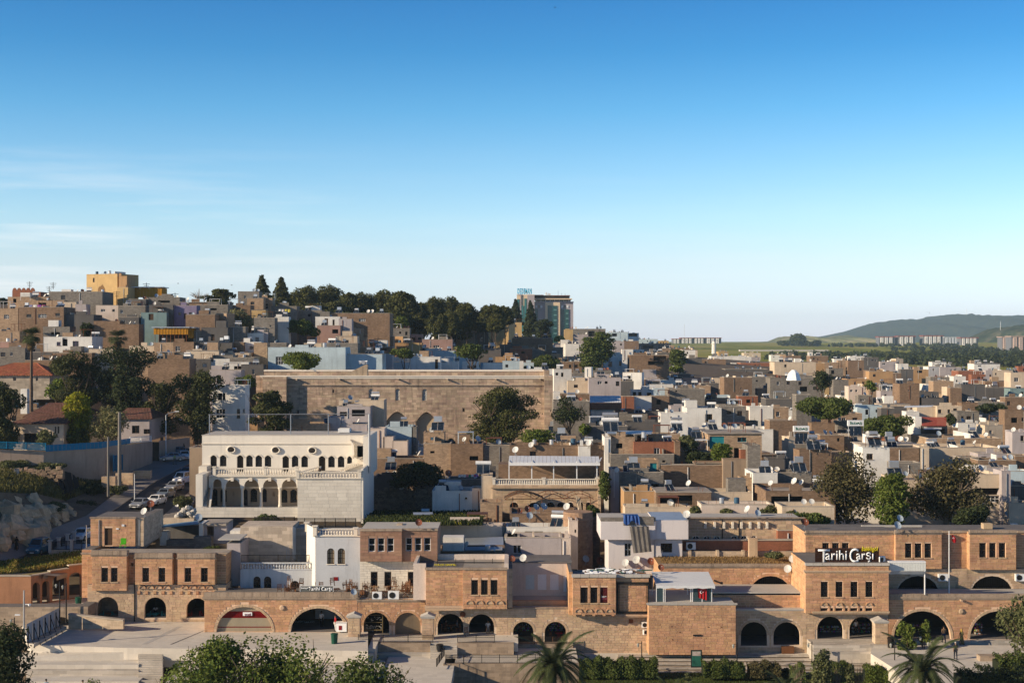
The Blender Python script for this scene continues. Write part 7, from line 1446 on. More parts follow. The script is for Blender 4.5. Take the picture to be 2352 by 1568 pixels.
('G',980,1392,515,690,'g',[(1055,1166,625,682,'W'),(1282,1350,622,686,'w')],'grey concrete house with a wide barred white window',dict(Y=205,dep=8)),('G',1080,1345,405,520,'t',[(1268,1330,430,510,'d')],'little roof room with a turquoise door',dict(Y=209,dep=4,fm=mat('turquoise_paint',(.02,.25,.30),var=0,stain=0,bump=0))),('G',905,985,490,750,'m',[],None,dict(Y=204,dep=4)),
('G',1370,1945,448,700,'b',[],'long brown boundary wall with a stepped top',dict(Y=209,dep=1.2)),('G',1670,1950,430,460,'b',[],None,dict(Y=209.2,dep=1.2,base=13)),('G',1940,2168,395,700,'st',[],'patched old stone garden wall',dict(Y=208,dep=1.5)),('G',2100,2200,305,400,'r',[],None,dict(Y=208.2,dep=1.5)),
('G',1800,2295,160,420,'t',[(1815,1950,185,302,'d'),(2072,2155,195,235),(2040,2110,290,390,'o')],'plastered house with a turquoise panel and barred windows',dict(Y=226,dep=8,par=0,fm=MC['turquoise_paint'])),('G',2165,2282,272,575,'g',[],'tall rough concrete pillar house',dict(Y=206.5,dep=5)),('G',1545,1800,235,330,'b',[],None,dict(Y=229)),('G',1545,1800,320,400,'t',[],None,dict(Y=224)),
('G',1030,1330,690,822,'o',[],None,dict(Y=193,dep=6,stepped=True)),('G',1325,1830,700,822,'b',[(1355,1660,725,815,'o')],'low brown house with a long dark open front',dict(Y=190,dep=6,par=0)),('G',1825,2205,700,812,'b',[],None,dict(Y=191,dep=5)),('G',2215,2440,525,820,'w',[(2300,2350,640,700,'W')],'whitewashed house with a rusty iron ladder',dict(Y=198,dep=7)),('G',2110,2215,570,690,'t',[(2130,2165,640,690,'o')],None,dict(Y=199)),
('G',1040,1645,838,900,'c',[],None,dict(Y=184,dep=4)),('G',1740,2400,812,900,'t',[],None,dict(Y=181,dep=4)),('G',2280,2440,690,810,'c',[],None,dict(Y=190)),('G',-20,860,270,380,'b',[],'long brown block wall behind the white pergola',dict(Y=222,dep=6)),('G',610,720,275,375,'w',[],None,dict(Y=221,dep=3)),
('G',-20,600,900,1030,'b',[],None,dict(Y=180,dep=7)),('G',-50,600,1020,1125,'w',[(118,200,1057,1110,'w'),(205,285,1057,1110,'w')],'white house with a pair of brown shutters',dict(Y=176,dep=4,fm=M_BFRAME)),('G',-60,460,1115,1345,'m',[],'mauve-white blank house wall with peeling spots',dict(Y=170,dep=4.5)),('G',455,540,1120,1345,'pw',[],None,dict(Y=170,dep=4)),('G',525,605,960,1345,'pw',[(575,590,1040,1070,'o')],None,dict(Y=173,dep=4)),('G',745,810,900,1200,'b',[],None,dict(Y=186)),
('F',1055,1545,390,480,'b',[],None,dict(Y=228,dep=6)),('F',1540,1790,252,580,'t',[(1600,1640,320,340,'o')],'tall tan brick house in front of the mosque',dict(Y=228,dep=7,par=.2)),('F',1788,2085,258,580,'b',[(1962,2042,365,406,'o')],'tall brown brick house with one dark window',dict(Y=227.6,dep=7,par=.2)),('F',1540,1730,150,258,'t',[(1600,1640,192,220,'W')],'rooftop cube of pale blocks with a tiny white window',dict(Y=231,dep=4)),
('F',1050,1180,115,395,'pw',[],None,dict(Y=236,dep=4)),('F',1170,1260,190,395,'pw',[],None,dict(Y=236,dep=4)),('F',1255,1392,228,395,'pw',[],None,dict(Y=236,dep=4)),('F',1190,1440,98,385,'bl',[],None,dict(Y=243,dep=6)),('F',1430,1475,100,385,'g',[],None,dict(Y=243)),('F',660,780,12,190,'m',[],None,dict(Y=238,dep=5)),('F',775,1022,75,190,'m',[],None,dict(Y=238,dep=5)),('F',325,665,72,190,'t',[],None,dict(Y=236,dep=6,stepped=True)),('F',745,1050,-90,90,'m',[(770,840,-40,0,'o'),(880,1000,-60,0,'o'),(1045,1090,-80,20,'o')],'ramshackle concrete house leaning on the mosque wall',dict(Y=258,dep=8)),
('F',760,1175,-145,-85,'c',[(845,905,-138,-90,'o')],None,dict(Y=262,dep=6)),('F',1075,1322,562,690,'d',[],None,dict(Y=216,dep=6)),('F',1320,1385,580,665,'w',[],None,dict(Y=214)),('F',1620,1985,690,828,'w',[(1920,1940,745,760)],'low white shed beside the rubble wall',dict(Y=203,dep=6)),('F',1985,2075,665,830,'pw',[],None,dict(Y=203)),('F',1765,2075,578,665,'g',[],None,dict(Y=212)),('F',2060,2262,795,1010,'t',[],'cracked tan wall with a leaning plank',dict(Y=188,dep=4)),
('F',2085,2200,480,600,'d',[],None,dict(Y=214)),('F',2080,2420,265,420,'g',[],'dark rooftop structure of pipes and slats',dict(Y=228)),('F',1670,2262,998,1115,'pw',[],'pinkish white wall above the corrugated lean-to roof',dict(Y=176,dep=2)),('F',1675,2280,1245,1320,'b',[],None,dict(Y=163,dep=5)),('F',2260,2420,1010,1110,'w',[],None,dict(Y=178)),('F',2285,2420,1115,1330,'bl',[],None,dict(Y=171)),
('E',1740,1860,290,700,'st',[],'old stone wall end left of the white mansion',dict(Y=214,dep=5)),
]
for r in TOWN:
 cr_,x0,x1,y0,y1,col=r[:6];k=r[8]if len(r)>8 else{}
 hz(cr_,x0,x1,y0,y1,col,r[6]if len(r)>6 else(),r[7]if len(r)>7 else None,**k)
# yellow tower house on the hilltop
R=house(189,299,629,702,'y',Y=372,rot=-22,dep=9,par=.3,label='tall yellow plastered tower house with a flaked brown patch on the hilltop',wins=[])
mb=MB();mb.v=[];px=F/372;
def patch(R,pts,y,m,nm):MB().prism([(x,z)for x,z in pts],y,y+.02).build(nm,m,R)
hh=HOUSES[-1];w,h=hh[1],hh[9];rn=random.Random(3)
patch(R,[(w*.5+w*.13*math.cos(t)*rn.uniform(.75,1.1),h-4.6+1.9*math.sin(t)*rn.uniform(.75,1.1))for t in np.linspace(0,6.0,14)],-.03,mat('flaked_plaster',(.27,.16,.075),var=.4,scale=3,stain=.4),'flaked_patch')
patch(R,[(.2,h-8.5),(w*.42,h-8.6),(w*.44,h-5.4),(.2,h-4.9)],-.03,mat('bare_cream_plaster',(.62,.50,.36),var=.2,stain=.4),'bare_plaster');patch(R,[(w*.5,1),(w*.95,1),(w*.93,h-8.9),(w*.5,h-8.2)],-.03,MC['bare_cream_plaster'],'bare_plaster')
house(272,299,634,660,'o',Y=371,dep=5,label='rust-orange upper storey annex right of the yellow tower',rot=-10,wins=[(289,293,654,664)])
house(268,300,660,705,'y',Y=369,dep=4,rot=-10)
# orange-clad sheds
def clad(x0,x1,yt,yb,Y,label):
 R=bld('clad_shed',label,(x0+x1)/2,Y,yb,'shed');n=max(4,int((x1-x0)/3.4));a,b,c,d=WX(x0,Y),WX(x1,Y),WZ(yb,Y),WZ(yt,Y)
 for i in range(n):x=a+(b-a)*i/n;MB(R.location).box(x,x+(b-a)/n*.93,Y-.06*(i%2),Y+.1,c,d+.15*math.sin(i)).build('cladding_panel',M_OSH,R)
 MB(R.location).box(a-.4,b+.4,Y-.4,Y+6,d+.1,d+.3).build('roof',M_SHEET,R)
 MB(R.location).box(b-.1,b,Y+.1,Y+5.5,c,d).box(a,a+.1,Y+.1,Y+5.5,c,d).build('side_sheet',M_OSH,R);return R
clad(353,432,753.5,768,326,'shed clad in orange corrugated sheet over an open storey');R=bld('open_storey','dark open storey with thin posts under the orange-clad shed',400,326,785,'shed');mb=MB(R.location)
for k in range(9):mb.tube(PT(356+9*k,788,326.1),PT(356+9*k,768,326.1),.06,n=4)
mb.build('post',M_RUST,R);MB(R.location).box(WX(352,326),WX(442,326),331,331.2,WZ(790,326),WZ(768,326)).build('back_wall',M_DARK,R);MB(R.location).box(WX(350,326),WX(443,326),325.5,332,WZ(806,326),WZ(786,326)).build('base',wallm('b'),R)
clad(432,443,754,776,327,'narrow orange-sheeted end of the clad shed');clad(302,372,661,683,374,'orange plastic-sheeted roof shelter right of the yellow tower')
R=bld('scalloped_house','low red brick house with a scalloped parapet on the skyline',58,392,682,'house');Y=392;a,b=WX(28,Y),WX(93,Y);n=5;mb=MB(R.location);mb.box(a,b,Y,Y+7,WZ(700,Y)-6,WZ(670,Y))
mb.build('wall',wallm('r'),R)
for k in range(n):x0=a+(b-a)*.8*k/n;w=(b-a)*.8/n;MB(R.location).prism([(x0+w/2-w/2*math.cos(t),WZ(670,Y)+1.1*math.sin(t))for t in np.linspace(0,math.pi,9)][::-1],Y,Y+.3).build('scallop',wallm('r'),R)
# red-tiled roofs at the left edge
M_TILE=mat('terracotta_tile',(.40,.135,.07),island=.3,var=.2,stain=.25,hue=.012);M_TILED=mat('old_dark_tile',(.22,.105,.075),island=.3,var=.25,stain=.35,hue=.01)
def tiled(name,label,x0,x1,ye,yr,yb,Y,dep,wall,tm,wn=(),lx=.25,rx=.25,big=300):
 """hipped roof: eaves at picture height ye, ridge at yr; rows of tiles"""
 R=bld(name,label,(x0+x1)/2,Y,yb,'house');O=plain(R,x0+2,x1-2,ye,yb+12,Y,dep,wn,wall)
 for o in O:window(R,*o[:4],Y,M_BFRAME,R.location,bars=1)
 a,b,z0=WX(x0,Y)-.4,WX(x1,Y)+.4,WZ(ye,Y);z1=WZ(yr,Y+dep/2);mx0,mx1=a+(b-a)*lx,b-(b-a)*rx;ym=Y+dep/2
 mb=MB(R.location);P=[(a,Y-.5,z0),(b,Y-.5,z0),(b,Y+dep+.5,z0),(a,Y+dep+.5,z0),(mx0,ym,z1),(mx1,ym,z1)];mb.add(P,((0,1,5,4),(1,2,5),(2,3,4,5),(3,0,4)));mb.build('roof',tm,R)
 def rows(A,B,C,D,cnt):
  A,B,C,D=map(Vector,(A,B,C,D));nrm=(B-A).cross(D-A).normalized();nr=max(3,int((D-A).length/.42));k=0;me=unit_box(tm);rest=MB(R.location)
  for i in range(nr):
   p,q=A.lerp(D,i/nr),B.lerp(C,i/nr);n=max(1,int((q-p).length/.5));up=(A.lerp(D,(i+1)/nr)-p)
   if(q-p).length<.1:continue
   ex=(q-p).normalized();ey=up.normalized()
   for j in range(n):
    c=p.lerp(q,(j+.5)/n)+up*.5+nrm*.05;hx,hy=ex*((q-p).length/n*.44),ey*(up.length*.5)
    if k<cnt:
     o=link('roof_tile',me,R);M=Matrix((ex,ey,nrm)).transposed().to_4x4();o.matrix_local=Matrix.Translation(c-R.location)@M@Matrix.Diagonal(((q-p).length/n*.88,up.length*1.04,.1,1));k+=1
    else:rest.add([c-hx-hy,c+hx-hy,c+hx+hy,c-hx+hy,c-hx-hy-nrm*.05,c+hx-hy-nrm*.05],((0,1,2,3),(4,5,1,0)))
  if rest.v:tag(rest.build('roof_tiles',tm,R),kind='stuff')
 rows(P[0],P[1],P[5],P[4],big);rows(P[1],P[2],P[5],P[5],0)
 MB(R.location).tube(P[4],P[5],.14).tube(P[0],P[4],.13).tube(P[1],P[5],.13).build('ridge_cap',tm,R);return R
tiled('tiled_house','old stone house with a bright red tiled hip roof at the left edge',-70,116,862,834,905,291,12,mat('old_school_wall',(.42,.36,.29),stain=.5,brick=(1.1,.5,.01,(.85,.85,.85))),M_TILE,[(30,37,866,874),(82,87,866,874)],.42,.3)
tiled('tiled_house','long low house with a dark old tiled roof behind the yellow-green tree',60,172,958,926,975,250,16,wallm('c'),M_TILED,(),.2,.3)
tiled('tiled_house','cream house with a dark tiled roof behind the blue fence',28,148,973,952,1022,232,11,wallm('c'),M_TILED,[(55,89,995,1018),(125.5,129,979,995),(132,136,979,995),(0,1,990,991)][:3],.3,.1)
tiled('tiled_house','low house with a striped tiled roof behind the lamp post',268,345,962,938,1000,250,12,wallm('m'),M_TILED,[(303,320,977,995),(330,345,985,996)],.1,.3)
plain(bld('chimney_stack','white square chimney pillar beside the palm trunk',55,247,945,'chimney'),47,62,893,950,247,1.2,(),wallm('w'))
# red corrugated roof
R=bld('red_roof_shed','shed with a tall sloping red corrugated metal roof',2140,262,975,'shed');Y=262;n=22;M_RC=mat('red_corrugated',(.42,.09,.06),var=.12,stain=.25,bump=0)
for i in range(n):
 a,b=2117+57*i/n,2117+57*(i+.9)/n;MB(R.location).quad(PT(a,978,Y-1.2),PT(b,978,Y-1.2),PT(b,957.5,Y+3),PT(a,957.5,Y+3)).build('roof_sheet',M_RC,R)
plain(R,2115,2176,977,1000,Y,4,[(2122,2170,985,996)],wallm('d'));MB(R.location).add([PT(2122,986,Y-2),PT(2163,986,Y-2),PT(2163,980,Y-.2),PT(2122,980,Y-.2)],((0,1,2,3),)).build('awning',M_ALU,R)
plain(R,2102,2117,957,1000,Y,5,(),wallm('w'),name='side_wall')
def ribbed(name,label,q,n,m,cat='roof'):
 """ribbed sheet roof over four points (near left, near right, far right, far left) given as picture x, y and distance"""
 A,B,C,D=[PT(*p)for p in q];R=root(name,A,0,label,cat);R['_x']=q[0][0];R['_y']=q[0][1]
 for i in range(n):u=Vector((0,0,.05));p,r,s,t=A.lerp(B,i/n),A.lerp(B,(i+.88)/n),D.lerp(C,(i+.88)/n),D.lerp(C,i/n);MB(R.location).add([p+u,r+u,s+u,t+u,p,r],((0,1,2,3),(4,5,1,0))).build('roof_sheet',m,R)
 MB(R.location).quad(A,B,C,D).build('underlay',m,R);return R
ribbed('sheet_roof','sloping white and blue ribbed metal roof with a red tank',[(1355,924,292),(1427,924,292),(1425,909,298),(1355,909,298)],13,M_ALU)
ribbed('sheet_roof','pale ribbed lean-to roof half in shade beside the brown bay house',[(1067,1263,166),(1157,1263,166),(1156,1233,172.5),(1068,1236,172.5)],26,M_SHEET)
ribbed('sheet_roof','ribbed grey awning roof under the twin-drum heater',[(1392,996,222),(1496,997,222),(1498,989,226),(1396,989,226)],26,M_SHEET)
ribbed('sheet_roof','thin sunlit ribbed roof right of the plain brown tower',[(2076,936,272),(2140,934,272),(2145,931,276),(2080,932,276)],18,M_ALU)
ribbed('sheet_roof','small ribbed porch roof on the tall white house',[(489,891,262),(520,891,262),(529,885,266),(493,885,266)],9,M_SHEET)
R=bld('mast_house','low roof with a row of timber brackets',1,1,1)if False else None
# pointed stone chimney
R=bld('stone_chimney','pointed pale stone chimney on the brown roofs',1187,560,800,'chimney');Y=560;X=WX(1187,Y);MB(R.location).lathe([(1.0,WZ(800,Y)),(.9,WZ(782,Y)),(1.2,WZ(780,Y)),(.7,WZ(776,Y)),(.1,WZ(763,Y))],(X,Y,0),6).build('stack',wallm('c'),R)
R=bld('tarp_heap','white canvas heaped over something on the grey house roof',1824,318,868,'tarp');Y=322;mb=MB(R.location);X=WX(1823,Y);z=WZ(869,Y)
mb.lathe([(1.7,z-.4),(1.5,z+.2),(1.1,z+1.3),(.45,z+1.9),(.05,z+2.0)],(X,Y,0),9).build('canvas',M_WPAINT,R)
for q in((1690,1728,971,978,262,'long white drum heater'),):pass
# ---- filler houses between and behind, never in front of a named one
rn=random.Random(21)
def clash(x0,x1,yt,Y,dep):
 for a,b,c,d,Ye,de in RECTS:
  ov=min(x1,b)-max(x0,a)
  if ov<=1.5:continue
  if Ye>Y-2 and d>yt+1.5 and Y<Ye+.1:return True
  if abs(Ye-Y)<max(dep,de)and ov>2:return True
 return False
RECTS+=[(480,860,950,1190,190,12),(603,1270,850,1020,290,8),(1130,1380,1045,1180,200,9),(180,2420,1190,1300,172,4),(1186,1320,672,775,900,20),(-60,440,1000,1320,245,30),(830,1110,1125,1205,210,6),(1225,1290,1150,1205,190,5),(1940,2352,705,803,2000,3),(1700,1905,780,803,2000,3),(1540,1764,770,800,2000,3)]
cand=[]
for row in range(60):
 for col in range(64):
  x=-30+2420*(col+rn.random())/64;t=(row+rn.random())/60;yb=655+t*540;cand.append((x,yb))
rn.shuffle(cand);nf=0
HORZ=lambda x:float(np.interp(x,[0,450,700,1100,1300,1500,1620,2352],[680,700,745,770,775,785,808,832]))
for x,yb in cand:
 if nf>=150 or yb<HORZ(x)+6:continue
 Y=YD(x,yb)
 if Y>1400 or Y<176:continue
 gz=T(WX(x,Y),Y);ww=rn.uniform(5,11);hh_=rn.uniform(2.8,6.0 if Y<500 else 5.5);zt=gz+hh_;yt=CY-(zt-H)*F/Y;px=F/Y;x0,x1=x-ww*px/2,x+ww*px/2
 if yt<HORZ(x)-2:yt=HORZ(x)+rn.uniform(-1,4)
 if clash(x0,x1,yt,Y,7):continue
 col=rn.choices('tbgdwcmoyr',[19,16,14,10,18,14,5,2,2,5])[0];k=[]
 if rn.random()<.55:
  for _ in range(rn.randint(1,3)):a=rn.uniform(x0+(x1-x0)*.1,x1-(x1-x0)*.25);zz=yt+px*rn.uniform(.9,1.6);k.append((a,a+px*rn.uniform(.6,1.1),zz,zz+px*rn.uniform(.7,1.1),rn.choice('wwo')))
 if len(k)>1:k=sorted(k);k=[k[0]]+[q for p,q in zip(k[:-1],k[1:])if q[0]>p[1]+px*.3][:2]
 house(x0,x1,yt,yt+40*min(1,300/Y),col,Y=Y,dep=rn.uniform(6,10),rot=rn.choice([0,0,0,rn.uniform(-18,18)]),wins=k,par=rn.choice([0,.3,.5,.7]));nf+=1
print('fillers',nf,'houses',len(HOUSES))
# ---------------------------------------------------------------- roof clutter, then the limit on countable repeats
def boxed(p,x0,x1,y0,y1):return x0<p[0]<x1 and y0<p[1]<y1
# explicit dishes: where the line of sight through their foot meets the town
bpy.context.view_layer.update()
dg=bpy.context.evaluated_depsgraph_get()
def look(x,y):
 d=Vector(((x-CX)/F,1,-(y-CY)/F)).normalized();ok,loc,nrm,_,ob,_=S.ray_cast(dg,Vector((0,0,H)),d);return(loc,nrm)if ok else(None,None)
FRONT=[(1202,1280,17,'dish'),(1345,1282,16,'dishb'),(1378,1288,18,'dishr'),(1436,1291,17,'dish'),(1461,1284,18,'dish'),(1494,1288,17,'dishr'),(1518,1303,15,'dishr'),(1216,1183,16,'dishb'),(1717,1169,17,'dishl'),(1739,1177,15,'dishb'),
(1576,1180,18,'dish'),(1417,1079,12,'dish'),(1184,1033,15,'dish'),(1220,1021,13,'dish'),(1352,1017,14,'dish'),(1819,1282,17,'dish'),(1808,1305,18,'dish'),(2059,1205,18,'dishb'),(2067,1190,16,'dishb'),(1849,1199,17,'dishr'),(346,1157,17,'dishr'),(333,1173,16,'dish'),
(458,1187,17,'dishb'),(962,1199,16,'dishr'),(1030,1087,16,'dishr'),(1176,1283,15,'dishr'),(813,1358,14,'dishb'),(2312,1180,15,'dishb'),(407,1160,10,'dish')]
HT=[(1272,990,'box',1.2),(1402,985,'double',1.4),(1556,985,'double',1.0),(1290,1010,'box',1.1),(1005,985,'box',1.2),(897,1075,'box',1.0),(1456,1080,'box',1.1),(1480,1005,'tank',.9),(1600,1003,'cyl',1.0),(2010,1020,'cyl',1.2),(1870,1030,'cyl',1.3),(2058,1095,'box',1.2),(1838,1080,'box',1.1),(1110,1080,'long',1.1),(2280,980,'tank',1.0),(860,793,'long',1.2),(1380,858,'cyl',1.1)]
HITS2=[look(x,y+10)for x,y,k,s in HT]
STREET={q:look(*q)[0]for q in((336,1180),(322,1166),(359,1158),(380,1143),(400,1126),(418,1110),(430,1093),(190,1238),(90,1270),(106,1290),(396,1058),(423,1054),(408,1044),(434,1048),(38,1263),(422,1040),(401,1066))}
HITS=[look(x,y+dpx*.95)for x,y,dpx,k in FRONT]
for(x,y,dpx,k),(loc,nrm)in zip(FRONT,HITS):
 if loc is None:continue
 s=dpx*loc.y/F/1.0;z=loc.z
 if nrm.z<.5:z=WZ(y,loc.y)-.95*s;loc=Vector((loc.x,loc.y-.35*s-.1,z))
 put(k,(loc.x,loc.y,loc.z),0,s,label=LAB[k])
for(x,y,k,s),(loc,nrm)in zip(HT,HITS2):
 if loc is not None:put(k,(loc.x,loc.y+(.8 if nrm.z<.5 else 0),loc.z if nrm.z>.5 else loc.z+.2),0,s)
for hs in HOUSES:
 if hs[1]>3.2 and hs[2]>2.6:clutter(hs,.95 if hs[4]<450 else.7)
hb_=sorted(HOUSES,key=lambda q:-(q[6]-q[5])*min(60,max(4,(q[8]-q[7]))));far=[q[0]for q in hb_[292:]]
merge_stuff(far,'far_houses','mass of small flat-roofed houses in the far part of the town','houses')
for cat_,lim,nm,lb in(('satellite dish',290,'far_satellite_dishes','scatter of tiny satellite dishes on the farther roofs'),('water heater',280,'far_water_heaters','scatter of tiny solar water heaters on the farther roofs')):
 qs=sorted([o for o in REG if o.get('category')==cat_],key=lambda o:o.location.y)
 if len(qs)>lim:merge_stuff(qs[lim:],nm,lb,cat_+'s')
# ---------------------------------------------------------------- trees and plants
AX=lambda z:z/4
def tz(crop,x0,x1,y0,y1,**k):ox,oy=CR[crop];return tree(ox+x0/4,ox+x1/4,oy+y0/4,oy+y1/4,**k)
G='tall pines of the hilltop wood'
WOOD=[(-20,125,85,300,'cone'),(130,330,100,390,'cone'),(320,590,150,400,'round'),(555,775,168,410,'round'),(630,800,310,440,'round'),(775,910,228,410,'round'),(870,1090,213,420,'round'),(1050,1300,213,430,'round'),(1240,1470,218,440,'round'),(1460,1570,318,470,'round'),
(1555,1735,253,460,'round'),(1700,1875,273,480,'round'),(1840,2005,322,500,'round'),(1220,1400,395,590,'round'),(1385,1490,420,610,'cone'),(1490,1610,415,610,'round'),(1600,1730,425,610,'round'),(1725,1860,395,590,'round'),(1845,1950,420,590,'cone'),(1925,2070,405,580,'round'),
(2055,2265,338,520,'round'),(2230,2340,350,500,'round'),(150,330,260,420,'round'),(980,1230,380,470,'round'),(420,640,330,450,'round'),(2150,2260,430,560,'round')]
for i,(a,b,c,d,kd)in enumerate(WOOD):
 tz('B',a-26,b+26,c-4,d+60,Y=470+14*(i%4)-(35 if c>390 else 0),kind=kd,leaf='wood',n=9000,ls=.30,nc=40,name='pine_tree',label=('pointed dark conifer' if kd=='cone' else 'rounded dark pine'),group=G,share=('w'+kd+str(i%4)),limbs=3,seed=i+3)
for i in range(15):
 a=640+108*i;tz('B',a-90,a+110,400+8*i,600,Y=452+6*(i%3),kind='round',leaf='wood',n=7000,ls=.32,name='pine_tree',label='low bushy pine',group='low pines at the foot of the wood',share='low%d'%(i%3),limbs=3,seed=i+60)
tz('B',1290,1400,440,570,Y=440,kind='round',leaf='fresh',n=2200,ls=.28,name='tree',label='small light green tree at the foot of the hilltop pines',limbs=2)
tz('A',1885,2150,207,350,Y=430,kind='pine',leaf='wood',n=4200,ls=.28,name='pine_tree',label='broad dark pine at the left end of the wood',limbs=4)
tz('A',-40,72,288,350,Y=450,kind='round',leaf='dark',n=1600,ls=.3,name='tree',label='dark round tree at the far left skyline',limbs=2)
tz('C',-30,98,296,520,Y=640,kind='cone',leaf='dark',n=4000,ls=.42,name='spruce_tree',label='dark conical spruce left of the hotel tower')
tz('C',98,245,312,645,Y=600,kind='cone',leaf='dark',n=6500,ls=.42,name='spruce_tree',label='tallest dark spruce in front of the hotel tower',nc=34)
tz('C',215,372,488,655,Y=590,kind='pine',leaf='dark',n=3200,ls=.40,name='pine_tree',label='low dark pine at the foot of the hotel tower')
tz('C',375,490,630,690,Y=580,kind='bush',leaf='fresh',n=1200,ls=.4,name='bush',label='light green bushes right of the hotel pines',trunk=False)
# the dark pine group on the left
for a,b,c,d,Y,lf,kd,l in((118,235,808,930,268,'pine','pine','spreading dark pine left of the tallest one'),(205,352,795,940,272,'dark','pine','tallest dark pine of the group by the tiled roofs'),(318,425,878,1000,262,'pine','pine','dark pine with low boughs over the street wall'),(402,506,848,995,258,'pine','pine','tiered dark pine above the top of the street'),
(-45,62,878,1022,228,'pine','pine','dark pine cut by the left picture edge'),(565,670,893,1002,235,'pine','pine','olive-green pine before the left end of the mosque wall'),(1063,1232,893,1010,262,'wood','pine','big dense pine before the mosque wall'),(250,330,860,960,262,'dark','round','dark round tree between the pines')):
 tree(a,b,c,d,Y,kd,lf,int(12000*(b-a)/120),.17,name='pine_tree',label=l,group='dark pines',limbs=7,nc=34)
tree(145,212,902,1030,236,'column','yellow',8500,.16,name='tree',label='bright yellow-green columnar tree behind the blue fence',nc=24)
tree(150,205,975,1028,235,'round','mid',3500,.16,name='tree',label='dark lower tree below the yellow-green one',limbs=3)
tree(205,292,932,1018,232,'round','pale',3800,.13,name='tree',label='thin pale blossoming tree behind the blue fence',limbs=7);tree(205,292,935,1018,233,'round','olive',3000,.13,name='tree',label='olive-green tree entwined with the pale one',limbs=5)
tree(84,128,988,1030,218,'round','olive',2600,.12,name='olive_tree',label='small grey-green olive tree at the blue fence',limbs=3)
tree(108,150,865,920,275,'round','fresh',1800,.2,name='tree',label='light green tree beside the palm trunk',limbs=3)
tree(187,215,737,772,330,'round','dark',1500,.25,name='tree',label='small dark tree beside the purple-framed white house',limbs=2)
tree(518,580,706,762,352,'round','pale',2200,.2,name='tree',label='airy pale-leaved tree between the brown block walls',limbs=7,yg=788)
tree(545,590,858,895,282,'round','fresh',2400,.17,name='tree',label='fresh green tree above the tall white house',limbs=3)
tree(653,735,798,852,300,'bush','fresh',6500,.17,name='tree',label='pair of bushy light green trees against the pale blue houses',limbs=4,nc=20)
tree(656,735,728,780,342,'bush','mid',5000,.2,name='vine',label='dark vine-covered corner below the orange balcony',trunk=False)
tree(900,957,796,825,318,'round','mid',2600,.2,name='tree',label='round green tree between the low white houses',limbs=3);tree(1048,1122,788,830,330,'round','mid',3200,.2,name='tree',label='green tree left of the low terrace roofs above the mosque',limbs=4)
tree(1216,1288,815,850,420,'round','mid',3200,.24,name='tree',label='wide green tree above the right end of the mosque wall',limbs=4);tree(1176,1222,838,852,410,'bush','olive',1500,.24,name='bush',label='olive-coloured shrubs left of the wide green tree',trunk=False)
tree(1358,1412,762,828,470,'column','mid',5200,.26,name='tree',label='tall dense green tree rising above the roofs',limbs=4);tree(1330,1388,775,856,440,'column','mid',5500,.24,name='tree',label='lower green tree joined to the tall dense one',limbs=4)
tree(1536,1577,803,842,520,'column','mid',3000,.3,name='tree',label='dark green tree between the brown rooftop house and the dark block');tree(1538,1570,838,855,500,'bush','fresh',1300,.3,name='bush',label='light green bush at the foot of the tree by the dark block',trunk=False)
tree(1268,1350,908,990,262,'round','dark',2400,.16,name='tree',label='thin dark tree behind the right end of the mosque',limbs=9,nc=18);tree(1330,1356,972,1000,255,'bush','fresh',1200,.18,name='bush',label='light green bush right of the mosque buttress',trunk=False)
tree(1830,1970,905,965,285,'bush','mid',13000,.2,name='tree',label='very wide bushy green crown among the right-hand houses',limbs=6,nc=30);tree(1984,2092,945,1005,258,'bush','mid',8000,.18,name='tree',label='wide dark green tree right of the lettered heaters',limbs=5,nc=22)
tree(1860,1914,846,898,345,'round','dark',1800,.2,name='tree',label='ragged dark tree beside the grey house with the blue opening',limbs=6);tree(2172,2196,950,975,268,'round','dark',900,.2,name='tree',label='small dark tree right of the red metal roof',limbs=2);tree(2243,2306,922,950,300,'bush','dark',1800,.2,name='tree',label='low dark tree behind the far right houses',limbs=2)
tree(1985,2015,870,900,360,'round','fresh',900,.22,name='tree',label='small light green tree left of the plain brown tower',limbs=2)
M_=tree(1855,2028,1045,1212,187,'round','brown',11500,.15,name='tree',label='broad bronze-leaved tree left above the sign building',group='bronze-leaved trees behind the market',limbs=13,nc=40,bark='pale');tree(2072,2265,1045,1200,184,'round','brown',9500,.15,name='tree',label='broad bronze-leaved tree right before the cream modern block',group='bronze-leaved trees behind the market',limbs=14,nc=38,bark='pale')
tree(2006,2088,1088,1205,180,'column','fresh',8000,.13,name='tree',label='bright green upright tree between the two bronze trees',nc=22);tree(2190,2292,1150,1212,176,'bush','dark',6500,.13,name='bush',label='dark bushes at the foot of the right bronze tree',trunk=False);tree(1828,1908,1172,1212,174,'bush','mid',5200,.12,name='bush',label='rounded dark green bush by the big sign building',trunk=False,nc=18)
tree(908,1030,1060,1128,213,'round','dark',9500,.15,name='tree',label='dense dark tree above the ruin garden',limbs=5,nc=26);tree(940,985,1058,1085,214,'round','mid',1500,.14,name='tree',label='lighter leaf clump for the sunlit top of the dark garden tree',trunk=False)  # lighter leaves stand in for sunlight on top of the dark crown
tree(1194,1278,986,1026,243,'column','fresh',3600,.15,name='bush',label='row of young light green saplings behind the block wall',trunk=False);tree(1560,1606,998,1034,221,'round','olive',2600,.14,name='olive_tree',label='grey-green olive tree in the walled yard',limbs=3);tree(1556,1640,1030,1066,219,'bush','dark',4200,.15,name='bush',label='dark shrubs in the walled yard below the olive tree',trunk=False)
tree(1632,1682,1018,1058,216,'column','fresh',2600,.14,name='tree',label='light green vine on stakes before the plastered house',limbs=0);tree(1376,1402,1082,1145,199,'column','mid',2600,.12,name='vine',label='climbing vine between the restaurant and the pink wall',trunk=False);tree(1346,1374,1153,1190,180,'bush','mid',2200,.11,name='vine',label='vine tumbling over the round tower top',trunk=False)
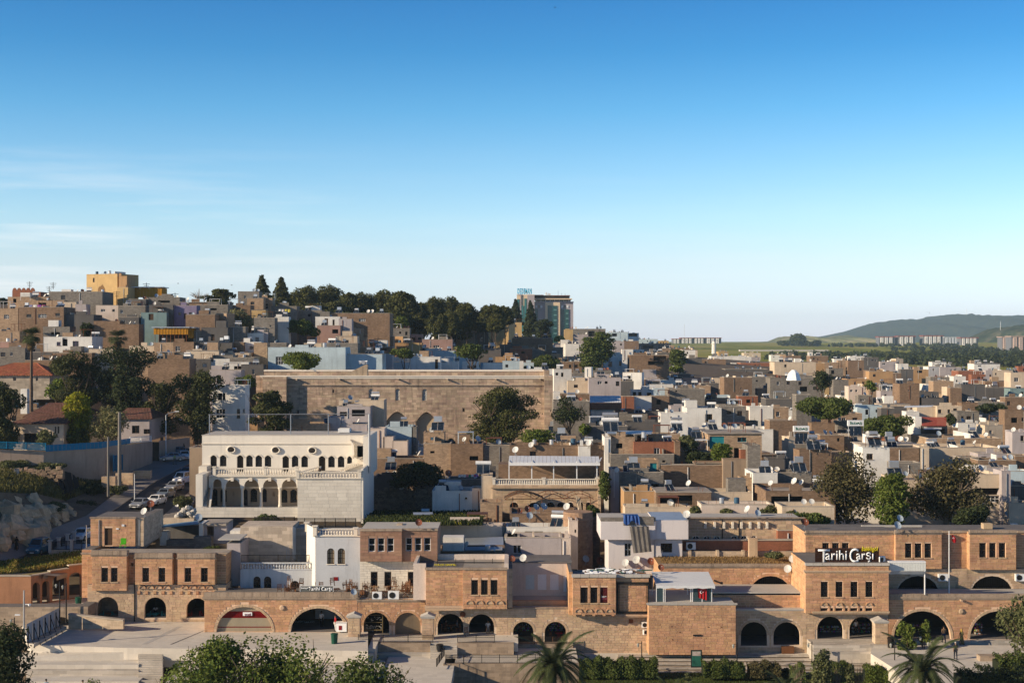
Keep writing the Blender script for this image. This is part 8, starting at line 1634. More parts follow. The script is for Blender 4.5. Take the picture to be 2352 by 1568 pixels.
for a,b,c,d,Y,l,lf in((1585,1613,1160,1190,178,'tuft of weeds at the corner of the console house roof','olive'),(1650,1686,1166,1182,180,'rounded weed clump on the pale terrace wall','olive'),(1746,1790,1158,1186,180,'taller weed clump right of the big dish','olive'),(575,645,1178,1210,182.5,'leafy bush behind the iron garden fence','mid'),(46,92,1143,1166,190,'green shrub on the rocks by the grey sheet','mid'),(96,152,1148,1178,187,'rounded olive shrub on the rocky bank','olive'),
(-10,62,1052,1078,212,'weeds growing along the foot of the compound wall','olive'),(60,142,1057,1082,213,'weedy fringe above the ruined rubble wall','olive'),(175,245,1140,1180,202,'dark undergrowth below the low stone wall','dark'),(215,290,1098,1135,214,'dark brambles at the compound wall corner','dark'),(185,240,1100,1150,209,'dark creeper beside the black net','dark'),(250,290,1112,1136,208,'weeds at the foot of the tall concrete pole','olive'),(2030,2060,1085,1098,200,'little weeds on a grey roof','olive'),
(400,440,1130,1170,203,'weeds on the verge beside the parked cars','olive'),(460,505,1252,1272,163,'small plant beside the roof air conditioner','mid'),(1805,1830,1170,1190,176,'small reddish shrub by the pale terrace','olive'),(1752,1800,1262,1282,161,'dry tuft on the low roof wall','olive')):
 tree(a,b,c,d,Y,'bush',lf,int(1800*max(1,(b-a)/45)),.12,name='bush',label=l,trunk=False,nc=12)
# bare tree on the hill
def bare(x0,x1,yt,yb,Y,label):
 cx=WX((x0+x1)/2,Y);R=root('bare_tree',(cx,Y,WZ(yb,Y)),0,label,'tree');R['_x']=(x0+x1)/2;R['_y']=yt;h=WZ(yt,Y)-WZ(yb,Y);w=(x1-x0)/2*Y/F;rn=random.Random(8);mb=MB();MB().tube((0,0,-2),(0,0,h*.3),.18,.12).build('trunk',M_BARKP,R)
 for i in range(34):a=rn.uniform(-1,1);e=Vector((a*w,rn.uniform(-1,1),h*(1-.35*abs(a))*rn.uniform(.7,1)));s=Vector((a*w*.2,0,h*.2));mb.tube(s,s.lerp(e,.5)+Vector((a*.2,0,.2)),.07,.045,n=4);mb.tube(s.lerp(e,.5)+Vector((a*.2,0,.2)),e,.045,.015,n=4)
 mb.build('branches',M_BARKP,R)
bare(432,482,662,692,440,'leafless pale tree on the skyline left of the pines')
# fan palms
def fan_palm(x,yt,yb,yg,rpx,Y,label):
 R=root('fan_palm',(WX(x,Y),Y,WZ(yg,Y)),0,label,'palm','tall fan palms on the left');R['_x']=x;R['_y']=(yt+yb)/2;h=WZ((yt*.55+yb*.45),Y)-WZ(yg,Y);r=rpx*Y/F;rn=random.Random(int(x))
 t=MB();
 for k in range(10):t.tube((0,0,h*k/10),(rn.uniform(-.03,.03),0,h*(k+1)/10),.34-.012*k,.30-.012*k,n=8)
 t.build('trunk',mat('palm_trunk',(.17,.12,.085),var=.3,stain=.4,bump=.8),R)
 mg,md=LEAF['palm'],leafm('dead_palm_leaves',(.13,.085,.04))
 def leaf(m):
  mb=MB();L=r*.95
  for j in range(11):
   a=math.radians(-62+12.4*j);d=Vector((math.cos(a),math.sin(a),0));s=d.cross(Vector((0,0,1)))*.075;b0=Vector((r*.35,0,0));m_=b0+d*L*.38+Vector((0,0,-.03));e=b0+d*L*.68+Vector((0,0,-.32*r*.6));mb.quad(b0,m_-s,e,m_+s)
  mb.tube((0,0,0),(r*.35,0,0),.03,n=4);return mb.mesh('fan_leaf',m)
 me,mdd=leaf(mg),leaf(md)
 for i in range(62):
  dead=i>=40;o=link('fan_leaf',mdd if dead else me,R);el=math.radians(rn.uniform(-75,-45)if dead else rn.uniform(-45,70));az=i*2.4;o.location=(0,0,h-(rn.uniform(.3,1.6)if dead else 0));o.rotation_euler=Matrix.Rotation(az,3,'Z').__matmul__(Matrix.Rotation(-el,3,'Y')).to_euler();k=.62 if dead else rn.uniform(.8,1.05);o.scale=(k,k,k)
 return R
fan_palm(72,736,815,945,30,246,'tall fan palm with a long bare trunk at the left edge');fan_palm(270,742,815,850,29,285,'fan palm rising from behind the dark pines')
# date palms in the foreground park
def date_palm(x,y,rpx,Y,label,nf=46,seed=1):
 R=root('date_palm',(WX(x,Y),Y,WZ(y,Y)-5),0,label,'palm','date palms of the park');R['_x']=x;R['_y']=y;r=rpx*Y/F;rn=random.Random(seed)
 t=MB()
 for k in range(12):t.tube((0,0,5*k/12-.2),(0,0,5*(k+1)/12-.1),.36,.30,n=9)
 t.build('trunk',MC['palm_trunk'],R)
 def frond(sd,rise,droop):
  q=random.Random(sd);mb=MB();P=[];n=22
  for i in range(n+1):t=i/n;P.append(Vector((r*t*(1-.10*droop*t),0,r*(rise*t-(.62+droop*1.6)*t*t))))
  for a,b in zip(P[:-1],P[1:]):mb.tube(a,b,.028*(1.1-(a.x/r)),n=3,cap=False)
  for i in range(2,n+1):
   for h_ in(0,.5):
    p=P[i-1].lerp(P[i],h_);t=i/n;L=r*.21*(math.sin(math.pi*min(1,t*.86+.12))**.6)*q.uniform(.85,1.1);d=(P[i]-P[i-1]).normalized()
    for s in(-1,1):
     e=p+(Vector((0,s,0))*.78+d*.62+Vector((0,0,.22-.5*t))).normalized()*L;w=d*.06*r/3.5;mb.add([p-w,p+w,e],((0,1,2),))
  return mb.mesh('frond',LEAF['palm'])
 ms=[frond(i,ri,dr)for i,(ri,dr)in enumerate(((1.25,.25),(.95,.3),(.6,.35),(.25,.3),(1.6,.1)))]
 for i in range(nf):
  k=4 if i<6 else 0 if i<15 else 1 if i<26 else 2 if i<36 else 3;o=link('frond',ms[k],R);o.location=(0,0,5);o.rotation_euler=(0,0,i*2.4+rn.uniform(-.2,.2));s=rn.uniform(.85,1.1);o.scale=(s,s,s)
 fr=MB()
 for i in range(60):a=rn.uniform(0,6.28);e=Vector((math.cos(a)*r*rn.uniform(.1,.35),math.sin(a)*r*rn.uniform(.1,.35),5+rn.uniform(-.9,.45)));fr.tube((0,0,5),e,.02,.012,n=3)
 tag(fr.build('fruit_stalks',mat('orange_stalks',(.42,.17,.03),var=.2,stain=0,bump=0),R),kind='stuff');return R
date_palm(1270,1532,92,124,'big date palm with orange stalks below the low arches',50,2);date_palm(2118,1543,92,124,'big date palm in front of the paved square',46,5);date_palm(1805,1590,62,118,'date palm of which only the top fronds show at the bottom edge',34,7);date_palm(1545,1604,52,118,'date palm fronds just showing at the bottom edge below the hedge',30,8)
# foreground trees
def fg(x0,x1,yt,yb,Y,leaf,n,ls,label,nc=34,seed=1,kind='round',limbs=12,bark=None,name='tree'):
 return tree(x0,x1,yt,yb,Y,kind,leaf,n,ls,name=name,label=label,limbs=limbs,nc=nc,seed=seed,bark=bark,yg=yb+60)
fg(330,640,1466,1760,112,'fresh',15000,.15,'leafy bright green tree at the bottom edge below the plaza',70,3,bark='pale');fg(500,800,1436,1740,114,'fresh',15000,.15,'taller part of the leafy green trees in front of the wide arches',70,5,bark='pale');fg(720,965,1490,1760,110,'mid',11000,.15,'darker leafy tree at the bottom edge left of the steps',55,6,bark='pale');fg(420,590,1454,1560,115,'fresh',4500,.14,'light green bough reaching up to the plaza edge',26,9)
fg(-90,116,1430,1760,116,'dark',16000,.15,'dark dense tree filling the bottom left corner',50,7,'pine',name='pine_tree');fg(2290,2440,1362,1505,118,'olive',7000,.13,'olive-green tree reaching in from the right picture edge',34,11,name='tree')
fg(2056,2110,1428,1500,146,'fresh',1300,.14,'young thin tree with light green leaves before the widest arch',14,12,'round',6);fg(2098,2142,1418,1488,146.5,'fresh',1000,.14,'second young thin tree next to the lamp post',12,13,'round',5)
fg(1860,1916,1488,1640,126,'olive',5000,.12,'dark upright juniper bush before the seating steps',22,14,'column',0,name='bush');fg(1935,1965,1520,1620,126,'olive',1800,.12,'thin juniper beside the darker upright one',14,15,'column',0,name='bush')
fg(180,240,1548,1640,112,'fresh',2200,.07,'small light green shrub in front of the seated couple',12,16,'bush',0,name='bush');fg(1568,1592,1540,1575,132,'olive',700,.07,'tiny olive sapling on the lawn before the hedge',8,17,'column',2)
for k in range(3):
 R=bld('dry_shrub',('leafless grey shrub left of the juniper','leafless grey twigs between the junipers','leafless grey shrub right of the junipers')[k],(1832,1925,1972)[k],127,1580,'shrub');mb=MB();rn=random.Random(k)
 for _ in range(60):a=rn.uniform(0,6.28);q=rn.uniform(.1,.9);e=Vector((math.cos(a)*q,math.sin(a)*q,rn.uniform(.9,2.6)));mb.tube((e.x*.2,e.y*.2,0),e*.6,.012,n=3);mb.tube(e*.6,e,.01,.004,n=3)
 mb.build('twigs',M_BARKP,R)
def hedge(x0,x1,yt,yb,Y,label,leaf='fresh',dep=2.2):
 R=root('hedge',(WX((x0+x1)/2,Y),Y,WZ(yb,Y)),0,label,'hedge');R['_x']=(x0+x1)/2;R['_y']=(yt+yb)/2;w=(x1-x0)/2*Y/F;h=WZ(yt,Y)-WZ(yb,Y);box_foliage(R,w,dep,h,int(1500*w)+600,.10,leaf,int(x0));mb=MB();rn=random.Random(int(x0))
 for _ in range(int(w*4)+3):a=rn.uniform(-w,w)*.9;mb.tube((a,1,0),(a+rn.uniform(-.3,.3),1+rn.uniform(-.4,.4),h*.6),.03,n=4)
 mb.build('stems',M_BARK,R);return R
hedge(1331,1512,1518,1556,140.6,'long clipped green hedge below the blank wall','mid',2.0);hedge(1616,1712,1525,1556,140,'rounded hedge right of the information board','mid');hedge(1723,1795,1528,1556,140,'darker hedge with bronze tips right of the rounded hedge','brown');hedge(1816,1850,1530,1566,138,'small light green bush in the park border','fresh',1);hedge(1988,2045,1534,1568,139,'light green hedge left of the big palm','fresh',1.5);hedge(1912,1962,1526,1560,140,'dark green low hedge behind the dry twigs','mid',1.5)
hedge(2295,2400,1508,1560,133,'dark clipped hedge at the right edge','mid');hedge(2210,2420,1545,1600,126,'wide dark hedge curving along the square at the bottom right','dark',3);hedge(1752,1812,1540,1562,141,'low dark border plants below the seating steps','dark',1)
grass_tufts('lawn_grass',lambda g:(WX(g.uniform(1320,2080),134),g.uniform(131,144),-2.87),26000,.12,(.075,.12,.018),31,'short green lawn at the foot of the hedges')
# ---------------------------------------------------------------- people
M_SKIN=mat('skin',(.36,.21,.14),rough=.6,var=0,stain=0,bump=0);M_HAIR=mat('dark_hair',(.02,.015,.012),var=0,stain=0,bump=0);M_HAIRG=mat('grey_hair',(.40,.39,.37),var=0,stain=0,bump=0)
def cloth(n,c):return mat(n,c,rough=.85,var=.1,stain=0,bump=0)
def skinned(name,joints,edges,m,R):
 me=bpy.data.meshes.new(name);nm=list(joints);me.from_pydata([joints[k][:3]for k in nm],[(nm.index(a),nm.index(b))for a,b in edges],[]);me.materials.append(m)
 o=link(name,me,R);sk=o.modifiers.new('skin','SKIN');sk.use_smooth_shade=True
 for i,k in enumerate(nm):r=joints[k][3];me.skin_vertices[0].data[i].radius=(r,joints[k][4]if len(joints[k])>4 else r);me.skin_vertices[0].data[i].use_root=(i==0)
 s=o.modifiers.new('smooth','SUBSURF');s.levels=s.render_levels=1;return o
def person(label,loc,face,top,legs,pose='stand',hair=M_HAIR,coat=None,scarf=None,h=1.72,group=None):
 """figure facing -y before turning by face; one continuous body with clothes as children"""
 R=root('person',loc,face,label,'person',group);R['_x']=CX+loc[0]*F/loc[1];R['_y']=CY-(loc[2]+.9-H)*F/loc[1];k=h/1.72;sit=pose=='sit';z0=.46 if sit else.92;wk=.24 if pose=='walk' else.03
 J={'pelvis':(0,0,z0,.12,.1),'waist':(0,0,z0+.16,.115,.09),'chest':(0,.0,z0+.36,.145,.1),'neck':(0,-.01,z0+.54,.05),'jaw':(0,-.02,z0+.62,.065,.075),'skull':(0,-.01,z0+.72,.078,.092),'crown':(0,0,z0+.78,.05,.06),'nose':(0,-.11,z0+.67,.014)}
 Eg=[('pelvis','waist'),('waist','chest'),('chest','neck'),('neck','jaw'),('jaw','skull'),('skull','crown'),('jaw','nose')]
 for s,n in((-1,'l'),(1,'r')):
  sw=wk*s
  if sit:kn,ft,tt=(.11*s,-.42,.48),(.11*s,-.42,.07),(.11*s,-.58,.03)
  else:kn,ft,tt=(.09*s,-sw*.6-.02,.49),(.09*s,-sw*1.1+.04,.08),(.09*s,-sw*1.1-.12,.03)
  J.update({n+'hip':(.09*s,0,z0-.04,.085),n+'knee':(*kn,.055),n+'ankle':(*ft,.038),n+'toe':(*tt,.032),n+'shoulder':(.18*s,0,z0+.47,.058)})
  if sit or pose=='lean':el,hd=(.24*s,-.10,z0+.24),(.14*s,-.32,z0+.18)
  else:el,hd=(.23*s,.02+sw*.4,z0+.20),(.24*s,-.05+sw*.9,z0-.04)
  J.update({n+'elbow':(*el,.042),n+'wrist':(*hd,.028)});d=(Vector(hd)-Vector(el)).normalized();pm=Vector(hd)+d*.06;J[n+'palm']=(*pm,.032,.02)
  Eg+=[('pelvis',n+'hip'),(n+'hip',n+'knee'),(n+'knee',n+'ankle'),(n+'ankle',n+'toe'),('chest',n+'shoulder'),(n+'shoulder',n+'elbow'),(n+'elbow',n+'wrist'),(n+'wrist',n+'palm')]
  for f in range(5):
   e=pm+d*(.085-.012*abs(f-2))+Vector((0,(f-2)*.017,-.01))if f else pm+d*.03+Vector((0,-.06,0));J[n+'finger%d'%f]=(*e,.008);Eg.append((n+'palm',n+'finger%d'%f))
 if pose=='lean':
  for q,v in list(J.items()):
   if v[2]>z0+.05 and 'knee' not in q:J[q]=(v[0],-(v[2]-z0)*.8+v[1],z0+(v[2]-z0)*.55,*v[3:])
 J={q:tuple(c*k for c in v)for q,v in J.items()}
 skinned('body',J,Eg,M_SKIN,R)
 g=lambda*q,a=1.22:{n:(*J[n][:3],*[c*a for c in J[n][3:]])for n in q}
 if coat:
  hem=J['lankle'][2]+.06;mb=MB();mb.lathe([(.27*k,hem),(.22*k,hem+.35),(.17*k,J['pelvis'][2]),(.15*k,J['waist'][2]),(.19*k,J['chest'][2]),(.07*k,J['neck'][2])],n=12);mb.build('coat',coat,R,smooth=True)
 else:skinned('trousers',g('pelvis','lhip','rhip','lknee','rknee','lankle','rankle',a=1.28),[('pelvis','lhip'),('lhip','lknee'),('lknee','lankle'),('pelvis','rhip'),('rhip','rknee'),('rknee','rankle')],legs,R)
 skinned('shirt',g('waist','chest','lshoulder','lelbow','rshoulder','relbow','pelvis',a=1.25),[('waist','chest'),('waist','pelvis'),('chest','lshoulder'),('lshoulder','lelbow'),('chest','rshoulder'),('rshoulder','relbow')],coat or top,R)
 c=Vector(J['skull'][:3]);mb=MB();r=.1*k;mb.lathe([(r*1.02,-.35*r),(r*1.08,.2*r),(r*.85,.75*r),(r*.3,1.1*r)]if not scarf else[(r*1.6,-2.4*r),(r*1.1,-1.1*r),(r*1.15,.2*r),(r*.85,.85*r),(r*.3,1.15*r)],(c.x,c.y+.025,c.z),10);mb.build('headscarf' if scarf else 'hair',scarf or hair,R,smooth=True)
 e=MB();
 for s in(-1,1):e.box(c.x+s*.03-.009,c.x+s*.03+.009,c.y-.1*k,c.y-.08*k,c.z-.035,c.z-.025)
 e.box(c.x-.02,c.x+.02,c.y-.098*k,c.y-.08*k,c.z-.1,c.z-.092);e.build('face_marks',M_HAIR,R)
 sh=MB()
 for n in 'lr':a,t=Vector(J[n+'ankle'][:3]),Vector(J[n+'toe'][:3]);sh.box(a.x-.045,a.x+.045,min(a.y,t.y)-.04,a.y+.07,t.z-.03,t.z+.06)
 sh.build('shoes',M_HAIR,R);return R
def gp(x,y,z):Y=(H-z)*F/(y-CY);return(WX(x,Y),Y,z)
PI=math.pi
person('man in a brown T-shirt and jeans walking into the widest arch',gp(2168,1475,-.78),PI,cloth('brown_tshirt',(.20,.13,.08)),cloth('blue_jeans',(.03,.06,.14)),'walk')
person('woman in a long olive coat and mustard headscarf by the arches',gp(2209,1480,-.95),PI*.6,None,M_HAIR,'walk',coat=cloth('olive_coat',(.12,.11,.05)),scarf=cloth('mustard_scarf',(.42,.28,.06)),h=1.65)
person('grey-haired man in a dark jacket walking up the paved square',gp(2195,1513,-.95),PI*.95,cloth('dark_jacket',(.035,.04,.03)),cloth('dark_trousers',(.02,.025,.04)),'walk',M_HAIRG)
person('man in a white shirt standing inside the wide left arch',(WX(739,153),152.6,-.02),PI,cloth('white_shirt',(.6,.6,.6)),cloth('black_trousers',(.02,.02,.02)),'stand')
person('vendor in a red shirt and white apron beside the ice cream freezer',(WX(771,150.6),150.4,-.02),-1.2,cloth('red_shirt',(.45,.02,.03)),cloth('white_apron',(.6,.6,.58)),'stand')
person('man in a white shirt and waistcoat seated in the right tea room arch',(WX(1121,151.5),151.4,-.3),0,cloth('white_shirt',(.6,.6,.6)),cloth('beige_trousers',(.38,.34,.28)),'sit')
person('man in a dark red top seated left of the tea table',(WX(1024,152),151.8,-.3),1.3,cloth('dark_red_top',(.12,.02,.02)),cloth('black_trousers',(.02,.02,.02)),'sit');person('man in a grey top seated right of the tea table',(WX(1050,152),152,-.3),-1.4,cloth('grey_top',(.22,.22,.23)),cloth('black_trousers',(.02,.02,.02)),'sit')
person('shopkeeper in a white top standing in the right souvenir arch',(WX(1965,152),151.8,-.7),.3,cloth('white_shirt',(.6,.6,.6)),cloth('black_trousers',(.02,.02,.02)),'stand')
person('waiter in a white top bending behind the turquoise table',(WX(357,157.5),157.6,-.02),.2,cloth('white_shirt',(.6,.6,.6)),cloth('black_trousers',(.02,.02,.02)),'lean')
person('person in a blue cap bending over the mansion terrace rail',(WX(735,192),191.6,WZ(MY(628),190)),.4,cloth('dark_top',(.03,.03,.05)),cloth('black_trousers',(.02,.02,.02)),'lean',cloth('blue_cap',(.10,.25,.42)))
p=STREET[(38,1263)];person('woman in black walking down the pavement with a white bag',p,.2,None,M_HAIR,'walk',coat=cloth('black_coat',(.012,.012,.013)),scarf=M_HAIR,h=1.62)
p=STREET[(422,1040)];person('person in black standing by the wall at the top of the street',p,PI,None,M_HAIR,coat=cloth('black_coat',(.012,.012,.013)),scarf=M_HAIR,h=1.65);p=STREET[(401,1066)];person('man in a grey suit and bright vest crossing the forecourt',p,.8,cloth('bright_vest',(.30,.45,.20)),cloth('grey_trousers',(.16,.16,.17)),'walk')
person('man in a dark T-shirt at the bottom of the terraces',(WX(190,134.5),134.5,-3.1),PI,cloth('dark_tshirt',(.02,.03,.03)),M_HAIR,'stand');person('person in a white top and dark scarf beside the dark T-shirt man',(WX(209,134),134,-3.1),PI,cloth('white_shirt',(.6,.6,.6)),M_HAIR,scarf=M_HAIR,h=1.6);person('person in pale blue by the dark corner tree',(WX(106,135),135,-2.15-.95),PI,cloth('pale_blue_top',(.3,.4,.5)),M_HAIR,h=1.7)
# ---------------------------------------------------------------- cars
def car(x,y,Y,rz,m,label,van=0,L=4.3):
 p=STREET[(x,y)]
 if p is None or abs(p.y-Y)>30:print('CAR',label,p);p=PT(x,y,Y)
 R=root('parked_car',p,rz,label,'van' if van else 'car','cars parked along the climbing street');R['_x']=x;R['_y']=y;k=L/4.3;W_=.86;hh=.32 if van else 0
 def loft(st,nm,mm,smooth=True):
  mb=MB();n=len(st[0][1])
  for i,(yy,sec)in enumerate(st):mb.v.extend((a,yy*k,b)for a,b in sec)
  for i in range(len(st)-1):
   for j in range(n):mb.f.append((i*n+j,(i+1)*n+j,(i+1)*n+(j+1)%n,i*n+(j+1)%n))
  mb.f+=[tuple(range(n))[::-1],tuple(range((len(st)-1)*n,len(st)*n))];mb.f=[f[::-1]for f in mb.f];mb.mi=[0]*len(mb.f);return mb.build(nm,mm,R)
 sec=lambda w,zb,zt,r=.08:[(-w+r,zb),(-w,zb+.12),(-w,zt-.18),(-w+.1,zt),(w-.1,zt),(w,zt-.18),(w,zb+.12),(w-r,zb)]
 loft([(-2.15,sec(W_*.82,.3,.62)),(-2.02,sec(W_*.93,.22,.74+hh*.4)),(-1.2,sec(W_,.2,.90+hh*.5)),(0,sec(W_,.2,.95+hh*.5)),(1.5,sec(W_,.2,.97+hh*.5)),(2.05,sec(W_*.95,.24,.93+hh*.5)),(2.15,sec(W_*.86,.32,.8))],'body',m)
 zb,zt=.92+hh*.5,1.42+hh*1.3;a0,a1,b1,b0=(-1.25,-.62,1.7,2.05)if van else(-1.05,-.42,.95,1.65);w0,w1=W_*.93,W_*.74
 P=[(-w0,a0*k,zb),(w0,a0*k,zb),(w0,b0*k,zb),(-w0,b0*k,zb),(-w1,a1*k,zt),(w1,a1*k,zt),(w1,b1*k,zt),(-w1,b1*k,zt)]
 MB().add(P,((4,5,6,7),(0,1,5,4),(1,2,6,5),(2,3,7,6),(3,0,4,7))).build('cabin',m,R)
 def pane(q,nm,s=(.08,.92,.12,.9)):
  A,B,C,D=[Vector(P[i])for i in q];f=lambda u,v:A.lerp(B,u).lerp(D.lerp(C,u),v);nrm=(B-A).cross(D-A).normalized()*.012;MB().quad(f(s[0],s[2])+nrm,f(s[1],s[2])+nrm,f(s[1],s[3])+nrm,f(s[0],s[3])+nrm).build(nm,M_GLASS,R)
 pane((0,1,5,4),'windscreen');pane((2,3,7,6),'rear_window');pane((1,2,6,5),'side_window',(.1,.48,.15,.85));pane((1,2,6,5),'side_window',(.52,.86,.15,.85));pane((3,0,4,7),'side_window',(.52,.9,.15,.85));pane((3,0,4,7),'side_window',(.14,.48,.15,.85))
 for sx in(-1,1):
  for yy in(-1.35,1.35):
   o=MB().tube((sx*(W_-.2),yy*k,.32),(sx*(W_+.01),yy*k,.32),.32,n=14).build('wheel',M_IRON,R);MB().tube((sx*(W_-.02),yy*k,.32),(sx*(W_+.025),yy*k,.32),.19,n=10).build('rim',M_STEEL,o)
  MB().box(sx*.62-.17,sx*.62+.17,-2.13*k,-1.98*k,.56,.72).build('headlight',mat('lamp_glass',(.6,.62,.65),rough=.1,var=0,stain=0,bump=0,spec=.6),R);MB().box(sx*.7-.12,sx*.7+.12,2.02*k,2.16*k,.66,.82).build('tail_light',M_SHUTR,R);MB().box(sx*(W_+.1)-.09,sx*(W_+.1)+.09,-.85*k,-.72*k,.93+hh*.5,1.05+hh*.5).build('mirror',m,R)
 MB().box(-.45,.45,-2.175*k,-2.1*k,.4,.54).build('grille',M_IRON,R);MB().box(-.25,.25,-2.19*k,-2.17*k,.28,.38).build('number_plate',M_WFRAME,R);return R
CW,CS,CB,CT=mat('car_white',(.72,.72,.72),rough=.25,var=0,stain=0,bump=0,spec=.5),mat('car_silver',(.40,.42,.45),rough=.25,var=0,stain=0,bump=0,metal=.5,spec=.5),mat('car_blue',(.04,.16,.26),rough=.25,var=0,stain=0,bump=0,spec=.5),mat('car_slate',(.16,.20,.26),rough=.25,var=0,stain=0,bump=0,spec=.5)
def yroad(x,y):return float(np.interp(y,[1050,1065,1110,1163,1205,1252,1296],[246,236,218,203,190,176,165]))
for x,y,m,l,v in((336,1180,CW,'white car nearest the roof room',0),(322,1166,CS,'silver car half hidden behind the roof dishes',0),(359,1158,CW,'white saloon below the silver estate',0),(380,1143,CT,'slate-blue hatchback between two pale cars',0),(400,1126,CS,'silver car behind the white van',0),(418,1110,CW,'white van with roof ribs parked uphill',1),(430,1093,CB,'teal car just showing behind the van',0),(190,1238,CW,'white car behind the terrace posts',0),(90,1270,CB,'pale blue van low on the street',1)):
 Yv=yroad(x,y-(22 if x>300 else 12))+(3 if x>300 else 0);car(x,y,Yv,math.radians(-12 if x>300 else-8),m,l,v,3.8)
car(396,1058,237,math.radians(-80),CS,'silver hatchback parked side-on at the top of the street');car(423,1054,241,math.radians(20),CW,'small white car beside the side-on hatchback');car(408,1044,247,math.radians(-70),CT,'grey car tucked behind the side-on hatchback');car(434,1048,247,math.radians(20),CS,'silver car farthest back at the street top')
# ---------------------------------------------------------------- chairs and tables
M_TEAL=mat('turquoise_furniture',(.02,.30,.30),rough=.5,var=.05,stain=0,bump=0)
def mk_chair(m,r,arm=False):
 MB().box(-.22,.22,-.22,.22,.43,.47).build('seat',m,r);b=MB()
 for k in range(3):b.box(-.21,.21,.20,.225,.58+.13*k,.65+.13*k)
 b.build('backrest',m,r)
 for x in(-.2,.2):
  MB().box(x-.02,x+.02,-.22,-.18,0,.45).build('leg',m,r);MB().box(x-.02,x+.02,.19,.23,0,.95).build('leg',m,r)
  if arm:MB().box(x-.025,x+.025,-.22,.2,.64,.67).box(x-.02,x+.02,-.22,-.18,.45,.64).build('armrest',m,r)
def mk_table(m,r,w=.4):
 MB().box(-w,w,-w,w,.71,.75).build('table_top',m,r)
 for x in(-1,1):MB().tube((x*w*.8,-w*.8,0),(-x*w*.6,-w*.5,.72),.025,n=4).tube((x*w*.8,w*.8,0),(-x*w*.6,w*.5,.72),.025,n=4).build('leg',m,r)
def chair(loc,rot,m,label,arm=False,group=None,like=None):
 if like:r=copy_tree(like);r.location=loc
 else:r=root('chair',loc);mk_chair(m,r,arm)
 r.rotation_euler=rot;tag(r,label,'chair',group);r['_x']=CX+loc[0]*F/loc[1];r['_y']=CY-(loc[2]+.5-H)*F/loc[1];return r
rn=random.Random(9);z0=WZ(1378,150.2);c0=None;NM={0:'upright brown chair',1:'upturned brown chair',2:'brown chair lying down',3:'tilted brown chair'}
for i in range(46):
 right=i<24;x=rn.uniform(826,972)if right else rn.uniform(640,820);Yc=rn.uniform(151,153.8);k=i%4;zz=WZ(1381 if right else 1376,150.2)+(.6 if i%3 else.2)
 rot=[(0,0,rn.uniform(0,6.28)),(PI+rn.uniform(-.2,.2),rn.uniform(-.2,.2),rn.uniform(0,6)),(-PI/2,0,rn.uniform(0,6)),(rn.uniform(-.15,.15),.1,rn.uniform(0,6))][k]
 o=chair((WX(x,Yc),Yc,zz+(0,.95,.22,.5)[k]),rot,M_WOOD,NM[k],True,'wooden chairs piled on the cafe terrace',c0);c0=c0 or o
for x,Yc in((880,152),(930,152.6),(665,152.5),(770,152.4)):
 r=root('wooden_table',(WX(x,Yc),Yc,WZ(1381 if x>800 else 1376,150.2)),.3);mk_table(M_WOOD,r,.5);tag(r,'brown wooden table among the piled chairs','table','tables on the cafe terrace');r['_x']=x;r['_y']=1370
for x,y in((866,1374.5),(904,1374.5)):put('ac',(WX(x,150.2),150.2,WZ(y,150.2)),0,1.35 if x>900 else 1.2,label=('larger' if x>900 else 'smaller')+' of two air conditioners at the tea terrace edge')
for x,Yc,rz,m,l in((233,156.4,-1.4,M_TEAL,'left turquoise chair in the first arch'),(262,156.4,1.4,M_TEAL,'right turquoise chair in the first arch'),(341,156.6,-1.4,M_TEAL,'left turquoise chair in the middle arch'),(376,156.6,1.4,M_TEAL,'right turquoise chair in the middle arch'),(436,156.8,-1.2,M_SHUTR,'left red chair in the third arch'),(464,156.8,1.2,M_SHUTR,'right red chair in the third arch')):chair((WX(x,Yc),Yc,.0),(0,0,rz),m,l,True)
for x,Yc,m,l in((249,156.3,M_WOOD,'red-brown folding table in the first arch'),(357,156.4,M_TEAL,'turquoise folding table in the middle arch'),(1036,151.6,M_WOOD,'orange wooden tea table in the left tea room arch'),(1283,151,M_SHUTR,'table with a dark red cloth in the second open arch'),(1190,151,M_IRON,'dark table in the first open arch')):r=root('table',(WX(x,Yc),Yc,0 if x<900 else-.3 if x<1100 else-1.0),0);mk_table(m,r,.38);tag(r,l,'table')
for x,Yc,z,rz,m,l in((1020,151.2,-.3,1.2,M_WOOD,'left wooden chair at the tea table'),(1052,151.2,-.3,-1.2,M_WOOD,'right wooden chair at the tea table'),(1121,151.55,-.3,0,M_WOOD,'chair under the seated man in white'),(1072,149.3,-.3,.4,M_WOOD,'small chair at the pillar between the tea room arches'),(1268,150.6,-1.05,1,M_WOOD,'dark chair left in the second open arch'),(1296,150.6,-1.05,-1,M_WOOD,'dark chair right in the second open arch'),(1183,150.6,-1.05,1,M_IRON,'dark chair in the first open arch')):chair((WX(x,Yc),Yc,z),(0,0,rz),m,l)
R=bld('green_chair','bright green plastic chair on the roof terrace by the brown door',283,160,1255,'chair');r2=MB(R.location);X,z=WX(283,159.5),WZ(1256,159.5);M_LIME=mat('lime_plastic',(.08,.42,.01),rough=.4,var=0,stain=0,bump=0)
MB(R.location).box(X-.3,X+.3,159.6,159.66,z+.4,z+1.0).build('backrest',M_LIME,R);MB(R.location).box(X-.3,X+.3,159.1,159.6,z+.36,z+.42).build('seat',M_LIME,R)
for a,b in((-.27,159.15),(.27,159.15),(-.27,159.6),(.27,159.6)):MB(R.location).tube((X+a,b,z),(X+a,b,z+.4),.03).build('leg',M_LIME,R)
